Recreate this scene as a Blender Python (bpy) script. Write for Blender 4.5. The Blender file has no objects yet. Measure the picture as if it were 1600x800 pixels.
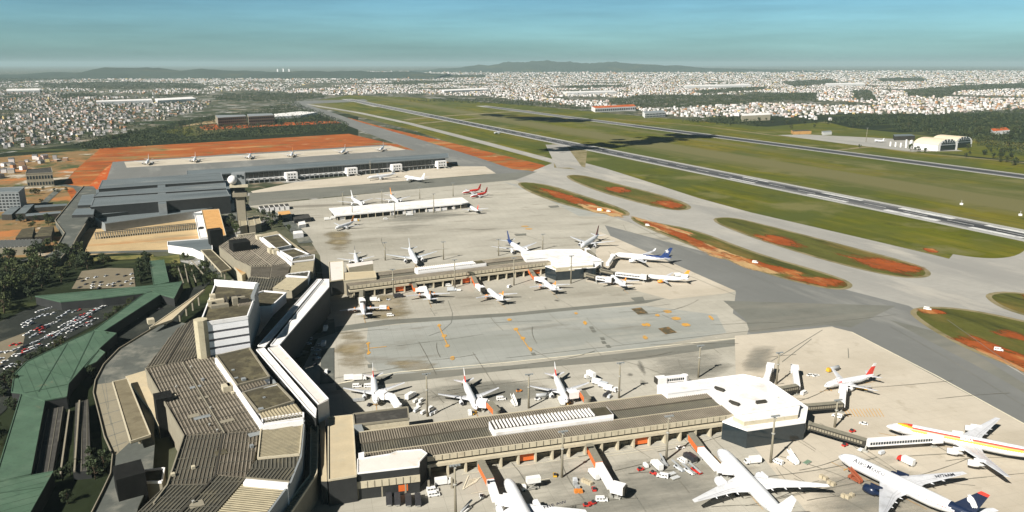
import bpy, bmesh, math, random
from math import sin, cos, pi, radians, atan, atan2, sqrt, hypot, floor
from mathutils import Vector

random.seed(7)
C = bpy.context.scene.collection
scene = bpy.context.scene

# ------------------------------------------------------------------ camera, sky, sun, exposure
FPX, CAMH, HOR = 1180.0, 179.5, 99.5           # focal length in photo pixels, height (m), horizon row
PITCH = atan((400 - HOR) / FPX)
cam_d = bpy.data.cameras.new('camera'); cam = bpy.data.objects.new('camera', cam_d); C.objects.link(cam)
cam.location = (0, 0, CAMH); cam.rotation_euler = (pi / 2 - PITCH, 0, 0)
cam_d.sensor_width = 36; cam_d.lens = FPX / 1600 * 36; cam_d.clip_start = 1; cam_d.clip_end = 200000
scene.camera = cam

SUN_AZ, SUN_EL = 49.0, 38.5                     # heading the light travels towards (deg from +X), elevation
w = bpy.data.worlds.new('World'); scene.world = w; w.use_nodes = True
nt = w.node_tree; nt.nodes.clear()
wo = nt.nodes.new('ShaderNodeOutputWorld'); bg = nt.nodes.new('ShaderNodeBackground')
sky = nt.nodes.new('ShaderNodeTexSky'); sky.sky_type = 'NISHITA'; sky.sun_disc = False
sky.sun_elevation = radians(SUN_EL); sky.sun_rotation = radians(221)
sky.altitude = 200; sky.air_density = 0.9; sky.dust_density = 1.0; sky.ozone_density = 4.0
bg.inputs['Strength'].default_value = 0.062
tint = nt.nodes.new('ShaderNodeMix'); tint.data_type = 'RGBA'; tint.blend_type = 'MULTIPLY'
tint.inputs[0].default_value = 1.0; tint.inputs[7].default_value = (0.60, 0.93, 0.99, 1)
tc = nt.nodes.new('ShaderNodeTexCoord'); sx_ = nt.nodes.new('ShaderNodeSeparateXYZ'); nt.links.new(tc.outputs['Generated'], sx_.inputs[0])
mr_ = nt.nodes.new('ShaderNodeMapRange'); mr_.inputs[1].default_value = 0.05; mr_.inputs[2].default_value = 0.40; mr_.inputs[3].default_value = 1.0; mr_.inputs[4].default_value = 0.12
nt.links.new(sx_.outputs[2], mr_.inputs[0])     # unseen upper sky dimmed to cut fill light and darken shadows
dim_up = nt.nodes.new('ShaderNodeMix'); dim_up.data_type = 'RGBA'; dim_up.blend_type = 'MULTIPLY'; dim_up.inputs[0].default_value = 1.0
nt.links.new(sky.outputs[0], tint.inputs[6]); nt.links.new(tint.outputs[2], dim_up.inputs[6]); nt.links.new(mr_.outputs[0], dim_up.inputs[7]); 
mp_ = nt.nodes.new('ShaderNodeMapping'); mp_.inputs['Scale'].default_value = (1.2, 1.2, 16); nt.links.new(tc.outputs['Generated'], mp_.inputs[0])
cz_ = nt.nodes.new('ShaderNodeTexNoise'); cz_.inputs['Scale'].default_value = 2.6; cz_.inputs['Detail'].default_value = 7; cz_.inputs['Roughness'].default_value = .62; nt.links.new(mp_.outputs[0], cz_.inputs['Vector'])
cr_ = nt.nodes.new('ShaderNodeMapRange'); cr_.inputs[1].default_value = .3; cr_.inputs[2].default_value = .72; cr_.inputs[3].default_value = .80; cr_.inputs[4].default_value = 1.12; nt.links.new(cz_.outputs['Fac'], cr_.inputs[0])
veil = nt.nodes.new('ShaderNodeMix'); veil.data_type = 'RGBA'; veil.blend_type = 'MULTIPLY'; veil.inputs[0].default_value = 1.0     # thin uneven high haze
nt.links.new(dim_up.outputs[2], veil.inputs[6]); nt.links.new(cr_.outputs[0], veil.inputs[7]); nt.links.new(veil.outputs[2], bg.inputs[0])
nt.links.new(bg.outputs[0], wo.inputs[0])

sd = bpy.data.lights.new('sun', 'SUN'); sd.energy = 5.0; sd.angle = radians(0.5); sd.color = (1.0, 0.96, 0.89)
so = bpy.data.objects.new('sun', sd); C.objects.link(so)
sv = Vector((cos(radians(SUN_AZ)) * cos(radians(SUN_EL)), sin(radians(SUN_AZ)) * cos(radians(SUN_EL)), -sin(radians(SUN_EL))))
so.rotation_euler = sv.to_track_quat('-Z', 'Y').to_euler(); so.location = (-300, -300, 600)

vs = scene.view_settings
scene.display_settings.display_device = 'sRGB'
vs.view_transform = 'Standard'; vs.look = 'None'; vs.gamma = 1; vs.use_curve_mapping = False
vs.exposure = 0.8
scene.render.engine = 'CYCLES'
scene.cycles.max_bounces = 5; scene.cycles.diffuse_bounces = 2; scene.cycles.glossy_bounces = 2
scene.cycles.transmission_bounces = 2; scene.cycles.volume_bounces = 0; scene.cycles.transparent_max_bounces = 24

# ------------------------------------------------------------------ helpers
def G(px, py, z=0.0):
    """point at height z that the photograph shows at pixel (px, py) of 1600 x 800"""
    x = (px - 800) / FPX; y = -(py - 400) / FPX
    dy = cos(PITCH) + y * sin(PITCH); dz = -sin(PITCH) + y * cos(PITCH)
    t = (z - CAMH) / dz
    return (x * t, dy * t)
def GP(poly, z=0.0): return [G(a, b, z) for a, b in poly]
def ccw(p):
    s = sum(p[i][0] * p[(i + 1) % len(p)][1] - p[(i + 1) % len(p)][0] * p[i][1] for i in range(len(p)))
    return list(p) if s > 0 else list(reversed(p))
def centroid(p): return (sum(a[0] for a in p) / len(p), sum(a[1] for a in p) / len(p))
def inpoly(x, y, p):
    r = False; n = len(p); j = n - 1
    for i in range(n):
        if (p[i][1] > y) != (p[j][1] > y) and x < (p[j][0] - p[i][0]) * (y - p[i][1]) / (p[j][1] - p[i][1]) + p[i][0]: r = not r
        j = i
    return r
def smooth_poly(p, it=2):
    for _ in range(it):
        q = []
        for i in range(len(p)):
            a, b = p[i], p[(i + 1) % len(p)]
            q += [(a[0] * .75 + b[0] * .25, a[1] * .75 + b[1] * .25), (a[0] * .25 + b[0] * .75, a[1] * .25 + b[1] * .75)]
        p = q
    return p

class MB:
    def __init__(s): s.v = []; s.f = []; s.m = []; s.sm = []
    def add(s, vs, fs, mi=0, smooth=False):
        o = len(s.v); s.v += [tuple(v) for v in vs]
        for f in fs: s.f.append([o + i for i in f]); s.m.append(mi); s.sm.append(smooth)
    def prism(s, poly, z0, z1, mi=0, top=True, bottom=False, mtop=None, side=True):
        p = ccw(poly); n = len(p)
        vs = [(x, y, z0) for x, y in p] + [(x, y, z1) for x, y in p]
        if side: s.add(vs, [[i, (i + 1) % n, n + (i + 1) % n, n + i] for i in range(n)], mi)
        if top: s.add([(x, y, z1) for x, y in p], [list(range(n))], mi if mtop is None else mtop)
        if bottom: s.add([(x, y, z0) for x, y in p], [list(reversed(range(n)))], mi)
    def box(s, c, d, rz=0, mi=0, taper=1.0, tx=None):
        cx, cy, cz = c; a, b, h = d[0] / 2, d[1] / 2, d[2]
        t2 = taper if tx is None else tx
        pts = []
        for z, k, k2 in ((0, 1, 1), (h, t2, taper)):
            for x, y in ((-a, -b), (a, -b), (a, b), (-a, b)):
                X, Y = x * k, y * k2
                pts.append((cx + X * cos(rz) - Y * sin(rz), cy + X * sin(rz) + Y * cos(rz), cz + z))
        s.add(pts, [[3, 2, 1, 0], [4, 5, 6, 7], [0, 1, 5, 4], [1, 2, 6, 5], [2, 3, 7, 6], [3, 0, 4, 7]], mi)
    def bar(s, p, q, wd, ht, mi=0):
        """rectangular beam from p to q (3D centre-line of its base), width wd, height ht"""
        p, q = Vector(p), Vector(q); d = (q - p); 
        n = Vector((-d.y, d.x, 0)); 
        if n.length < 1e-6: n = Vector((1, 0, 0))
        n = n.normalized() * wd / 2; u = Vector((0, 0, ht))
        vs = [p - n, p + n, p + n + u, p - n + u, q - n, q + n, q + n + u, q - n + u]
        s.add(vs, [[0, 1, 2, 3], [7, 6, 5, 4], [0, 4, 5, 1], [3, 2, 6, 7], [1, 5, 6, 2], [0, 3, 7, 4]], mi)
    def tube(s, pts, rads, n=8, mi=0, smooth=True, cap=True):
        rings = []; N = len(pts)
        for i, p in enumerate(pts):
            p = Vector(p); a = Vector(pts[max(0, i - 1)]); b = Vector(pts[min(N - 1, i + 1)])
            d = (b - a).normalized(); up = Vector((0, 0, 1)) if abs(d.z) < .9 else Vector((1, 0, 0))
            e = d.cross(up).normalized(); g = e.cross(d)
            r = rads[i] if isinstance(rads, (list, tuple)) else rads
            rings.append([p + e * r * cos(2 * pi * k / n) + g * r * sin(2 * pi * k / n) for k in range(n)])
        s.loft(rings, mi, smooth, cap)
    def loft(s, rings, mi=0, smooth=True, cap=True, fn=None):
        n = len(rings[0]); o = len(s.v)
        for r in rings: s.v += [tuple(p) for p in r]
        for i in range(len(rings) - 1):
            for k in range(n):
                a, b = o + i * n + k, o + i * n + (k + 1) % n
                s.f.append([a, b, b + n, a + n]); s.m.append(mi if fn is None else fn(i, k)); s.sm.append(smooth)
        if cap:
            s.f.append([o + k for k in reversed(range(n))]); s.m.append(mi if fn is None else fn(0, 0)); s.sm.append(False)
            e = o + (len(rings) - 1) * n
            s.f.append([e + k for k in range(n)]); s.m.append(mi if fn is None else fn(len(rings) - 2, 0)); s.sm.append(False)
    def mesh(s, name, mats, off=(0, 0, 0)):
        me = bpy.data.meshes.new(name)
        me.from_pydata([(x - off[0], y - off[1], z - off[2]) for x, y, z in s.v], [], s.f)
        for m in (mats if isinstance(mats, (list, tuple)) else [mats]): me.materials.append(m)
        me.polygons.foreach_set('material_index', s.m); me.polygons.foreach_set('use_smooth', s.sm)
        me.update(); return me
    def build(s, name, mats, parent=None, world=True):
        off = parent_loc(parent) if (parent and world) else (0, 0, 0)
        return link(name, s.mesh(name, mats, off), parent)
def parent_loc(p):
    l = Vector(p.location)
    while p.parent: p = p.parent; l += Vector(p.location)
    return tuple(l)
def link(name, me, parent=None):
    o = bpy.data.objects.new(name, me); C.objects.link(o)
    if parent: o.parent = parent
    return o
def tag(o, label=None, cat=None, group=None, kind=None):
    if label: o['label'] = label
    if cat: o['category'] = cat
    if group: o['group'] = group
    if kind: o['kind'] = kind
    return o
def thing(name, label, cat, loc=(0, 0, 0), rz=0, group=None):
    o = bpy.data.objects.new(name, None); C.objects.link(o)
    o.location = loc if len(loc) == 3 else (loc[0], loc[1], 0); o.rotation_euler = (0, 0, rz); o.empty_display_size = 2
    return tag(o, label, cat, group)
def copy_tree(o, parent=None):
    c = o.copy(); C.objects.link(c)
    if parent: c.parent = parent
    for ch in o.children: copy_tree(ch, c)
    return c
def struct(name, mb, mats, label=None, cat=None):
    return tag(mb.build(name, mats), label, cat, kind='structure')

# ------------------------------------------------------------------ materials
def lin(c):
    return tuple(((v / 12.92) if v <= 0.04045 else ((v + 0.055) / 1.055) ** 2.4) for v in c)
def _noise(n, l, vec, scale, detail=5, rough=.6, seed=0):
    t = n.new('ShaderNodeTexNoise'); t.inputs['Scale'].default_value = scale; t.inputs['Detail'].default_value = detail
    t.inputs['Roughness'].default_value = rough
    if seed:
        a = n.new('ShaderNodeVectorMath'); a.operation = 'ADD'; a.inputs[1].default_value = (seed * 37.1, seed * 11.7, seed * 5.3)
        l.new(vec, a.inputs[0]); l.new(a.outputs[0], t.inputs['Vector'])
    else: l.new(vec, t.inputs['Vector'])
    return t.outputs['Fac']
def _ramp(n, l, fac, a, b):
    r = n.new('ShaderNodeMapRange'); r.inputs[1].default_value = a; r.inputs[2].default_value = b; l.new(fac, r.inputs[0]); return r.outputs[0]
def _mix(n, l, fac, ca, cb, mode='MIX'):
    m = n.new('ShaderNodeMix'); m.data_type = 'RGBA'; m.blend_type = mode
    for sock, v in ((m.inputs[0], fac), (m.inputs[6], ca), (m.inputs[7], cb)):
        if isinstance(v, (int, float)): sock.default_value = v
        elif isinstance(v, tuple): sock.default_value = (v[0], v[1], v[2], 1)
        else: l.new(v, sock)
    return m.outputs[2]
def mat(name, col, rough=.8, var=.18, scale=.15, layers=(), spec=.3, metal=0.0, bump=0.0, bscale=1.0, ang=None, stretch=1.0, grid=None, island=0.0, local=False, fade=0.0, fsoft=.35, fmax=1.0, fthr=.85):
    """procedural: base colour +- noise; layers = (colour, scale, lo, hi, seed[, stretch]) blends masked by noise; grid = (size, width, darkness) of joints"""
    m = bpy.data.materials.new(name); m.use_nodes = True; n = m.node_tree.nodes; l = m.node_tree.links
    b = n['Principled BSDF']; b.inputs['Roughness'].default_value = rough; b.inputs['Metallic'].default_value = metal
    b.inputs['Specular IOR Level'].default_value = spec if rough < .84 else .06
    if local: vec = n.new('ShaderNodeTexCoord').outputs['Object']
    else: vec = n.new('ShaderNodeNewGeometry').outputs['Position']
    def mapped(st):
        mp = n.new('ShaderNodeMapping'); mp.vector_type = 'TEXTURE'
        mp.inputs['Rotation'].default_value = (0, 0, radians(ang or 0)); mp.inputs['Scale'].default_value = (st, 1, 1)
        l.new(vec, mp.inputs[0]); return mp.outputs[0]
    base = mapped(stretch) if (ang is not None or stretch != 1) else vec
    f1 = _noise(n, l, base, scale); f2 = _noise(n, l, vec, scale * 7.3, 3, .6, 3)
    ad = n.new('ShaderNodeMath'); ad.operation = 'ADD'; l.new(f1, ad.inputs[0])
    ml = n.new('ShaderNodeMath'); ml.operation = 'MULTIPLY'; ml.inputs[1].default_value = .5; l.new(f2, ml.inputs[0]); l.new(ml.outputs[0], ad.inputs[1])
    fac = _ramp(n, l, ad.outputs[0], .45, 1.05)
    lo = tuple(c * (1 - var) for c in col); hi = tuple(min(1, c * (1 + var)) for c in col)
    c = _mix(n, l, fac, lo, hi)
    for ly in layers:
        lc, ls, a, e, sdv = ly[:5]; st = ly[5] if len(ly) > 5 else 1
        v = mapped(st) if st != 1 else vec
        c = _mix(n, l, _ramp(n, l, _noise(n, l, v, ls, 6, .62, sdv), a, e), c, lc)
    if grid:
        sz, wd, dk = grid; mv = mapped(1); sp = n.new('ShaderNodeSeparateXYZ'); l.new(mv, sp.inputs[0]); prev = None
        for k in (0, 1):
            d = n.new('ShaderNodeMath'); d.operation = 'DIVIDE'; d.inputs[1].default_value = sz; l.new(sp.outputs[k], d.inputs[0])
            fr = n.new('ShaderNodeMath'); fr.operation = 'FRACT'; l.new(d.outputs[0], fr.inputs[0])
            lt = n.new('ShaderNodeMath'); lt.operation = 'LESS_THAN'; lt.inputs[1].default_value = wd / sz; l.new(fr.outputs[0], lt.inputs[0])
            if prev is None: prev = lt.outputs[0]
            else:
                mx = n.new('ShaderNodeMath'); mx.operation = 'MAXIMUM'; l.new(prev, mx.inputs[0]); l.new(lt.outputs[0], mx.inputs[1]); prev = mx.outputs[0]
        mm = n.new('ShaderNodeMath'); mm.operation = 'MULTIPLY'; mm.inputs[1].default_value = dk; l.new(prev, mm.inputs[0])
        c = _mix(n, l, mm.outputs[0], c, tuple(v * .45 for v in col))
    if island:
        g = n.new('ShaderNodeNewGeometry'); r = _ramp(n, l, g.outputs['Random Per Island'], 0, 1)
        hs = n.new('ShaderNodeHueSaturation'); l.new(c, hs.inputs['Color'])
        mr = n.new('ShaderNodeMapRange'); mr.inputs[3].default_value = 1 - island; mr.inputs[4].default_value = 1 + island; l.new(r, mr.inputs[0])
        l.new(mr.outputs[0], hs.inputs['Value']); c = hs.outputs[0]
    l.new(c, b.inputs['Base Color'])
    if fade:      # ragged soft-edged spread of dirt: opacity from the sheet's own fall-off broken up by noise
        at = n.new('ShaderNodeAttribute'); at.attribute_name = 'spread'; ns = _ramp(n, l, _noise(n, l, mapped(3) if ang is not None else vec, fade, 7, .7, 5), .30, .70)
        sm_ = n.new('ShaderNodeMath'); sm_.operation = 'ADD'; l.new(at.outputs['Fac'], sm_.inputs[0]); l.new(ns, sm_.inputs[1])
        ra = n.new('ShaderNodeMapRange'); ra.inputs[1].default_value = fthr; ra.inputs[2].default_value = fthr + fsoft; ra.inputs[4].default_value = fmax; l.new(sm_.outputs[0], ra.inputs[0]); l.new(ra.outputs[0], b.inputs['Alpha'])
    if bump:
        bp = n.new('ShaderNodeBump'); bp.inputs['Strength'].default_value = bump; bp.inputs['Distance'].default_value = .3
        l.new(_noise(n, l, vec, bscale), bp.inputs['Height']); l.new(bp.outputs[0], b.inputs['Normal'])
    return m
RW = 113.3                                       # runway heading, degrees from +X
PA = 14.8                                        # heading of the piers
M = {}
M['ground'] = mat('land_ground', (.085, .085, .055), .95, .35, .004, layers=[((.030, .042, .018), .006, .45, .58, 1), ((.26, .21, .15), .011, .56, .66, 2), ((.30, .29, .27), .02, .55, .62, 5)])
M['grass'] = mat('airfield_grass', (.090, .094, .007), .95, .32, .012, layers=[((.165, .12, .018), .005, .47, .70, 1, 3.5), ((.052, .068, .010), .009, .48, .66, 2, 5), ((.145, .13, .016), .045, .48, .66, 4, 9), ((.06, .07, .012), .09, .55, .68, 7, 12), ((.21, .11, .03), .014, .64, .76, 6, 2), ((.070, .082, .018), .0045, .44, .58, 12), ((.135, .128, .045), .012, .54, .66, 13), ((.055, .062, .012), .03, .58, .7, 15), ((.13, .12, .05), .003, .55, .62, 11, 30)], ang=RW, stretch=4, bump=.4, bscale=.5)
M['island'] = mat('island_grass', (.082, .083, .020), .95, .3, .05, layers=[((.17, .115, .035), .03, .5, .7, 1, 3), ((.04, .045, .014), .06, .52, .68, 3, 4)], ang=RW, stretch=3)
M['rim'] = mat('dry_verge', (.22, .185, .105), .95, .2, .06, layers=[((.13, .115, .05), .05, .45, .65, 2)])
M['red'] = mat('red_earth', (.30, .085, .020), .95, .25, .02, layers=[((.42, .25, .10), .012, .55, .66, 1, 3), ((.25, .060, .016), .02, .50, .64, 2, 3), ((.20, .14, .055), .022, .54, .64, 4, 2), ((.46, .34, .19), .03, .62, .70, 6, 2), ((.15, .06, .02), .05, .58, .66, 8, 4), ((.12, .11, .04), .015, .60, .68, 9)], ang=25, bump=.6, bscale=.08)
M['redder'] = mat('bare_red_soil', (.40, .085, .020), .95, .25, .05, layers=[((.46, .26, .11), .06, .56, .66, 1, 3)], ang=RW)
M['tan'] = mat('tan_earth', (.42, .31, .17), .95, .2, .03, layers=[((.36, .17, .06), .02, .55, .68, 1, 4), ((.25, .2, .12), .05, .55, .7, 2, 4)], ang=20)
M['lot'] = mat('brown_lot', (.21, .135, .062), .95, .25, .02, layers=[((.38, .15, .05), .012, .52, .62, 1), ((.06, .075, .03), .02, .52, .62, 2), ((.4, .36, .29), .018, .57, .63, 7)])
M['apron'] = mat('apron_concrete', (.375, .352, .295), .85, .14, .02, layers=[((.27, .252, .205), .010, .45, .68, 1, 4), ((.44, .41, .345), .014, .53, .72, 2, 3), ((.20, .182, .145), .045, .57, .74, 4, 3), ((.165, .15, .12), .012, .63, .72, 8, 16), ((.43, .40, .33), .2, .62, .72, 9)], ang=PA, grid=(7.5, .22, .35))
M['cool'] = mat('apron_grey', (.305, .308, .28), .85, .14, .02, layers=[((.235, .24, .212), .012, .46, .66, 1, 4), ((.38, .36, .305), .02, .52, .68, 2, 3), ((.19, .18, .15), .06, .58, .74, 4, 3), ((.15, .145, .125), .012, .64, .72, 8, 16)], ang=PA, grid=(7.5, .22, .3))
M['light'] = mat('light_concrete', (.47, .418, .335), .85, .09, .03, layers=[((.385, .338, .262), .02, .48, .7, 1, 2), ((.33, .285, .215), .06, .6, .78, 3), ((.30, .26, .20), .012, .65, .73, 8, 14)], ang=PA, grid=(7.5, .2, .22))
M['asphalt'] = mat('taxiway_asphalt', (.165, .166, .155), .88, .13, .02, layers=[((.145, .147, .137), .012, .45, .65, 1, 6), ((.25, .245, .22), .02, .56, .72, 2, 4)], ang=RW)
M['dark_lane'] = mat('taxilane_asphalt', (.150, .150, .128), .88, .15, .03, layers=[((.215, .20, .165), .02, .5, .7, 2, 5)], ang=PA)
M['taxi'] = mat('taxiway_concrete', (.315, .302, .27), .85, .12, .03, layers=[((.25, .243, .222), .014, .46, .66, 1, 6), ((.42, .39, .335), .02, .55, .72, 2, 3)], ang=RW, grid=(7.5, .2, .2))
M['rw_edge'] = mat('runway_shoulder', (.34, .335, .31), .85, .12, .05, ang=RW)
M['rw'] = mat('runway_asphalt', (.16, .158, .155), .9, .16, .03, layers=[((.075, .076, .078), .012, .40, .62, 1, 14)], ang=RW)
M['rubber'] = mat('tyre_rubber', (.050, .052, .055), .9, .3, .05, layers=[((.12, .12, .12), .05, .5, .66, 1, 14)], ang=RW)
M['paint'] = mat('white_paint', (.56, .555, .53), .7, .2, .3, layers=[((.30, .295, .28), .12, .5, .68, 2)])
M['ypaint'] = mat('yellow_paint', (.52, .27, .05), .8, .25, .4, layers=[((.33, .24, .12), .3, .5, .65, 1)])
M['lpaint'] = mat('pale_line', (.60, .55, .42), .8, .15, .2)
M['stain'] = mat('oil_stain', (.205, .178, .115), .9, .2, .12, layers=[((.29, .265, .2), .07, .45, .6, 2)])
M['darkpatch'] = mat('dark_patch', (.085, .072, .045), .9, .3, .4, layers=[((.22, .13, .05), .3, .5, .6, 2)])
M['road'] = mat('road_asphalt', (.092, .098, .087), .9, .18, .06, layers=[((.19, .185, .155), .05, .52, .66, 2), ((.10, .105, .095), .08, .55, .7, 4)])
M['deck'] = mat('deck_concrete', (.25, .222, .16), .9, .15, .08, layers=[((.24, .215, .16), .1, .5, .66, 1)])
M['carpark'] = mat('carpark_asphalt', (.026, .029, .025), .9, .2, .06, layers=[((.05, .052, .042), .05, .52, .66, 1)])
M['lotpale'] = mat('carpark_pale', (.17, .145, .10), .9, .15, .06)
M['lawn'] = mat('dry_lawn', (.16, .145, .05), .95, .3, .08, layers=[((.06, .07, .02), .06, .5, .62, 1)])
M['f_dust'] = mat('dusty_stain', (.215, .175, .10), .9, .2, .06, layers=[((.30, .26, .19), .05, .45, .6, 2)], ang=PA, fade=.05, fsoft=.7)
M['f_oil'] = mat('oily_stain', (.085, .08, .066), .8, .2, .1, ang=100, fade=.10, fsoft=.9, fmax=.6)
M['f_red'] = mat('spread_red_soil', (.25, .062, .016), .95, .3, .05, layers=[((.38, .17, .055), .06, .54, .66, 1, 3), ((.16, .06, .02), .09, .55, .68, 4)], ang=RW, fade=.12, fsoft=.4, fthr=.74)
M['f_tan'] = mat('spread_tan_soil', (.40, .26, .12), .95, .3, .05, layers=[((.34, .10, .03), .05, .5, .62, 1, 3)], ang=RW, fade=.09, fsoft=.3, fthr=.62)
M['f_grey'] = mat('worn_grey_stain', (.20, .195, .165), .9, .2, .05, ang=PA, fade=.03, fsoft=.8, fmax=.8)
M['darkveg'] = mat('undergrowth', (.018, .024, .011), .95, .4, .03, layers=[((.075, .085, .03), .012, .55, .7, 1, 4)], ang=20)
# ------------------------------------------------------------------ ground, airfield, aprons
mb = MB(); B_ = 60000
mb.add([(-B_, -3000, 0), (B_, -3000, 0), (B_, 75000, 0), (-B_, 75000, 0)], [[0, 1, 2, 3]])
struct('ground', mb, M['ground'])
_lay = [0.01]
def sheet(name, m, *polys, px=True, sm=0):
    mb = MB(); z = _lay[0]; _lay[0] += 0.004
    for p in polys:
        z += .0006; _lay[0] += .0006; q = GP(p) if px else p
        if sm: q = smooth_poly(q, sm)
        q = ccw(q)
        mb.add([(x, y, z) for x, y in q], [list(range(len(q)))])
    return struct(name, mb, m)
def soft(name, m, *polys, px=True):
    vs, fs, fd = [], [], []; z = _lay[0]; _lay[0] += .004
    for p in polys:
        z += .0006; _lay[0] += .0006; q = ccw(smooth_poly(GP(p) if px else p, 2)); c = centroid(q); n = len(q); o = len(vs)
        for k, f in ((1.12, 0), (.8, .42), (.45, .8)): vs += [(c[0] + (x - c[0]) * k, c[1] + (y - c[1]) * k, z) for x, y in q]; fd += [f] * n
        vs.append((c[0], c[1], z)); fd.append(1.0)
        for r in range(2): fs += [[o + r * n + i, o + r * n + (i + 1) % n, o + (r + 1) * n + (i + 1) % n, o + (r + 1) * n + i] for i in range(n)]
        fs += [[o + 2 * n + i, o + 2 * n + (i + 1) % n, o + 3 * n] for i in range(n)]
    me = bpy.data.meshes.new(name); me.from_pydata(vs, [], fs); me.materials.append(m)
    at = me.attributes.new('spread', 'FLOAT', 'POINT'); at.data.foreach_set('value', fd)
    return tag(link(name, me), kind='structure')
def strip_poly(pts, wd):
    q = [Vector(G(*p)) for p in pts]; L, R = [], []
    for i, p in enumerate(q):
        d = (q[min(i + 1, len(q) - 1)] - q[max(0, i - 1)]).normalized(); n = Vector((-d.y, d.x)) * wd / 2
        L.append(tuple(p + n)); R.append(tuple(p - n))
    return L + R[::-1]
def stripq(name, m, items):
    mb = MB(); z = _lay[0]; _lay[0] += 0.004
    for pts, wd in items:
        z += .0006; _lay[0] += .0006; q = ccw(strip_poly(pts, wd)); mb.add([(x, y, z) for x, y in q], [list(range(len(q)))])
    return struct(name, mb, m)

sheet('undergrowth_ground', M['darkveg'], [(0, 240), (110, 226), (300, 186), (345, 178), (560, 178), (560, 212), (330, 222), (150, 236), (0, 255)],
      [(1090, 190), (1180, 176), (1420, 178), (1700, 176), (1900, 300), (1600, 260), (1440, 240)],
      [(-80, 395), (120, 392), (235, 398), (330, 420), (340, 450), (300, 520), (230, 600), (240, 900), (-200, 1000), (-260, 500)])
sheet('grass', M['grass'], [(455, 163), (545, 149), (640, 152), (760, 160), (830, 165), (950, 177), (1090, 189), (1180, 197), (1300, 203), (1440, 236), (1600, 256), (1900, 296),
      (2600, 420), (2600, 700), (1500, 760), (1250, 500), (900, 290), (650, 205), (520, 172)],
      [(250, 206), (300, 196), (390, 200), (300, 213)])
sheet('grass_verge', M['grass'], [(1200, 198), (1290, 190), (1330, 200), (1450, 212), (1600, 222), (1700, 262), (1440, 236)])
sheet('red_earth', M['red'], [(96, 290), (135, 248), (156, 232), (330, 222), (545, 209), (600, 222), (740, 245), (866, 266), (835, 274), (760, 268), (640, 262), (180, 300), (120, 335)])
sheet('bare_soil', M['redder'], [(310, 198), (330, 194.5), (430, 192), (545, 188), (556, 191), (430, 197), (320, 203.5)], [(140, 290), (165, 262), (185, 250), (172, 275), (160, 296), (148, 303)])
sheet('construction_lot', M['lot'], [(-300, 262), (0, 246), (130, 234), (156, 233), (122, 262), (98, 285), (128, 340), (86, 400), (-400, 420)])
sheet('tan_ground', M['tan'], [(272, 199), (335, 187), (425, 190), (330, 193)], [(140, 356), (306, 338), (316, 373), (262, 392), (110, 400), (112, 385)])
sheet('red_verge', M['red'], [(515, 186), (565, 200), (650, 228), (720, 250), (800, 270), (866, 268), (850, 258), (700, 222), (600, 199), (545, 184)])
sheet('pavement', M['taxi'], [(780, 290), (845, 262), (880, 248), (930, 258), (1000, 280), (1130, 322), (1330, 368), (1500, 408), (1620, 440), (2300, 600), (2300, 1000), (1420, 480), (1320, 455), (1190, 420), (960, 340)],
      sm=1)
sheet('pavement_turn', M['taxi'], [(1500, 384), (1470, 420), (1640, 470), (1760, 430), (1640, 376), (1596, 372)], sm=1)
# the green pocket the taxiway hooks round
sheet('grass_pocket', M['grass'], [(1180, 322), (1200, 332), (1330, 360), (1440, 388), (1520, 403), (1575, 404), (1604, 392), (1602, 376), (1560, 360), (1400, 334), (1300, 312)], sm=2)
sheet('dirt_verge', M['rim'], [(862, 224), (918, 230), (914, 266), (866, 262)])
stripq('taxiway', M['taxi'], [([(455, 159), (560, 176), (640, 193), (760, 224), (880, 256), (1000, 288), (1120, 325), (1300, 370), (1450, 407), (1620, 452), (1900, 520)], 27),
      ([(868, 226), (890, 262)], 46), ([(562, 160), (590, 167)], 30)])
stripq('perimeter_road', M['rim'], [([(632, 187), (700, 181), (830, 172.5)], 34), ([(655, 193), (750, 184.5), (860, 183.5), (960, 192)], 26),
      ([(960, 186), (1090, 196), (1200, 210.5), (1320, 223), (1430, 239), (1600, 254), (1750, 268)], 12), ([(1296, 236), (1350, 230), (1420, 227)], 16)])
sheet('hangar_apron', M['taxi'], [(1215, 211), (1260, 210), (1400, 217), (1440, 222), (1505, 236), (1425, 237), (1330, 226)])
sheet('taxiway_asphalt', M['asphalt'], [(470, 160), (520, 176), (560, 190), (640, 213), (740, 244), (800, 264), (836, 268), (800, 282), (770, 276), (690, 250), (600, 218), (540, 195), (480, 172), (440, 160)],
      [(455, 158), (570, 155), (575, 158), (470, 163)])
sheet('far_apron', M['asphalt'], [(176, 253), (330, 243), (600, 226), (632, 233), (700, 243), (692, 256), (400, 282), (160, 300)])
sheet('far_apron_concrete', M['light'], [(194, 253), (330, 245), (610, 227.5), (634, 234), (400, 250), (198, 262)], [(392, 299), (460, 285), (690, 260), (758, 260), (775, 271), (395, 302)])
sheet('apron', M['apron'], [(388, 322), (800, 280), (830, 290), (960, 340), (1320, 455), (1420, 478), (2300, 1010), (1000, 1100), (300, 1100), (440, 640), (512, 500), (500, 400), (480, 368), (440, 338)])
sheet('taxilane', M['dark_lane'], [(390, 302), (772, 272), (840, 268), (806, 281), (470, 312), (388, 322)])
sheet('apron_grey', M['cool'], [(575, 512), (820, 488), (1010, 478), (1120, 492), (1135, 520), (1000, 545), (800, 566), (600, 590), (570, 560)], [(785, 284), (826, 292), (960, 338), (905, 338), (850, 308)])
sheet('asphalt', M['asphalt'], [(945, 352), (1330, 455), (1420, 478), (2300, 1010), (2160, 1060), (1602, 664), (1300, 510), (1166, 526), (1172, 508), (1145, 490), (1150, 456), (960, 380)])
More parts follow.
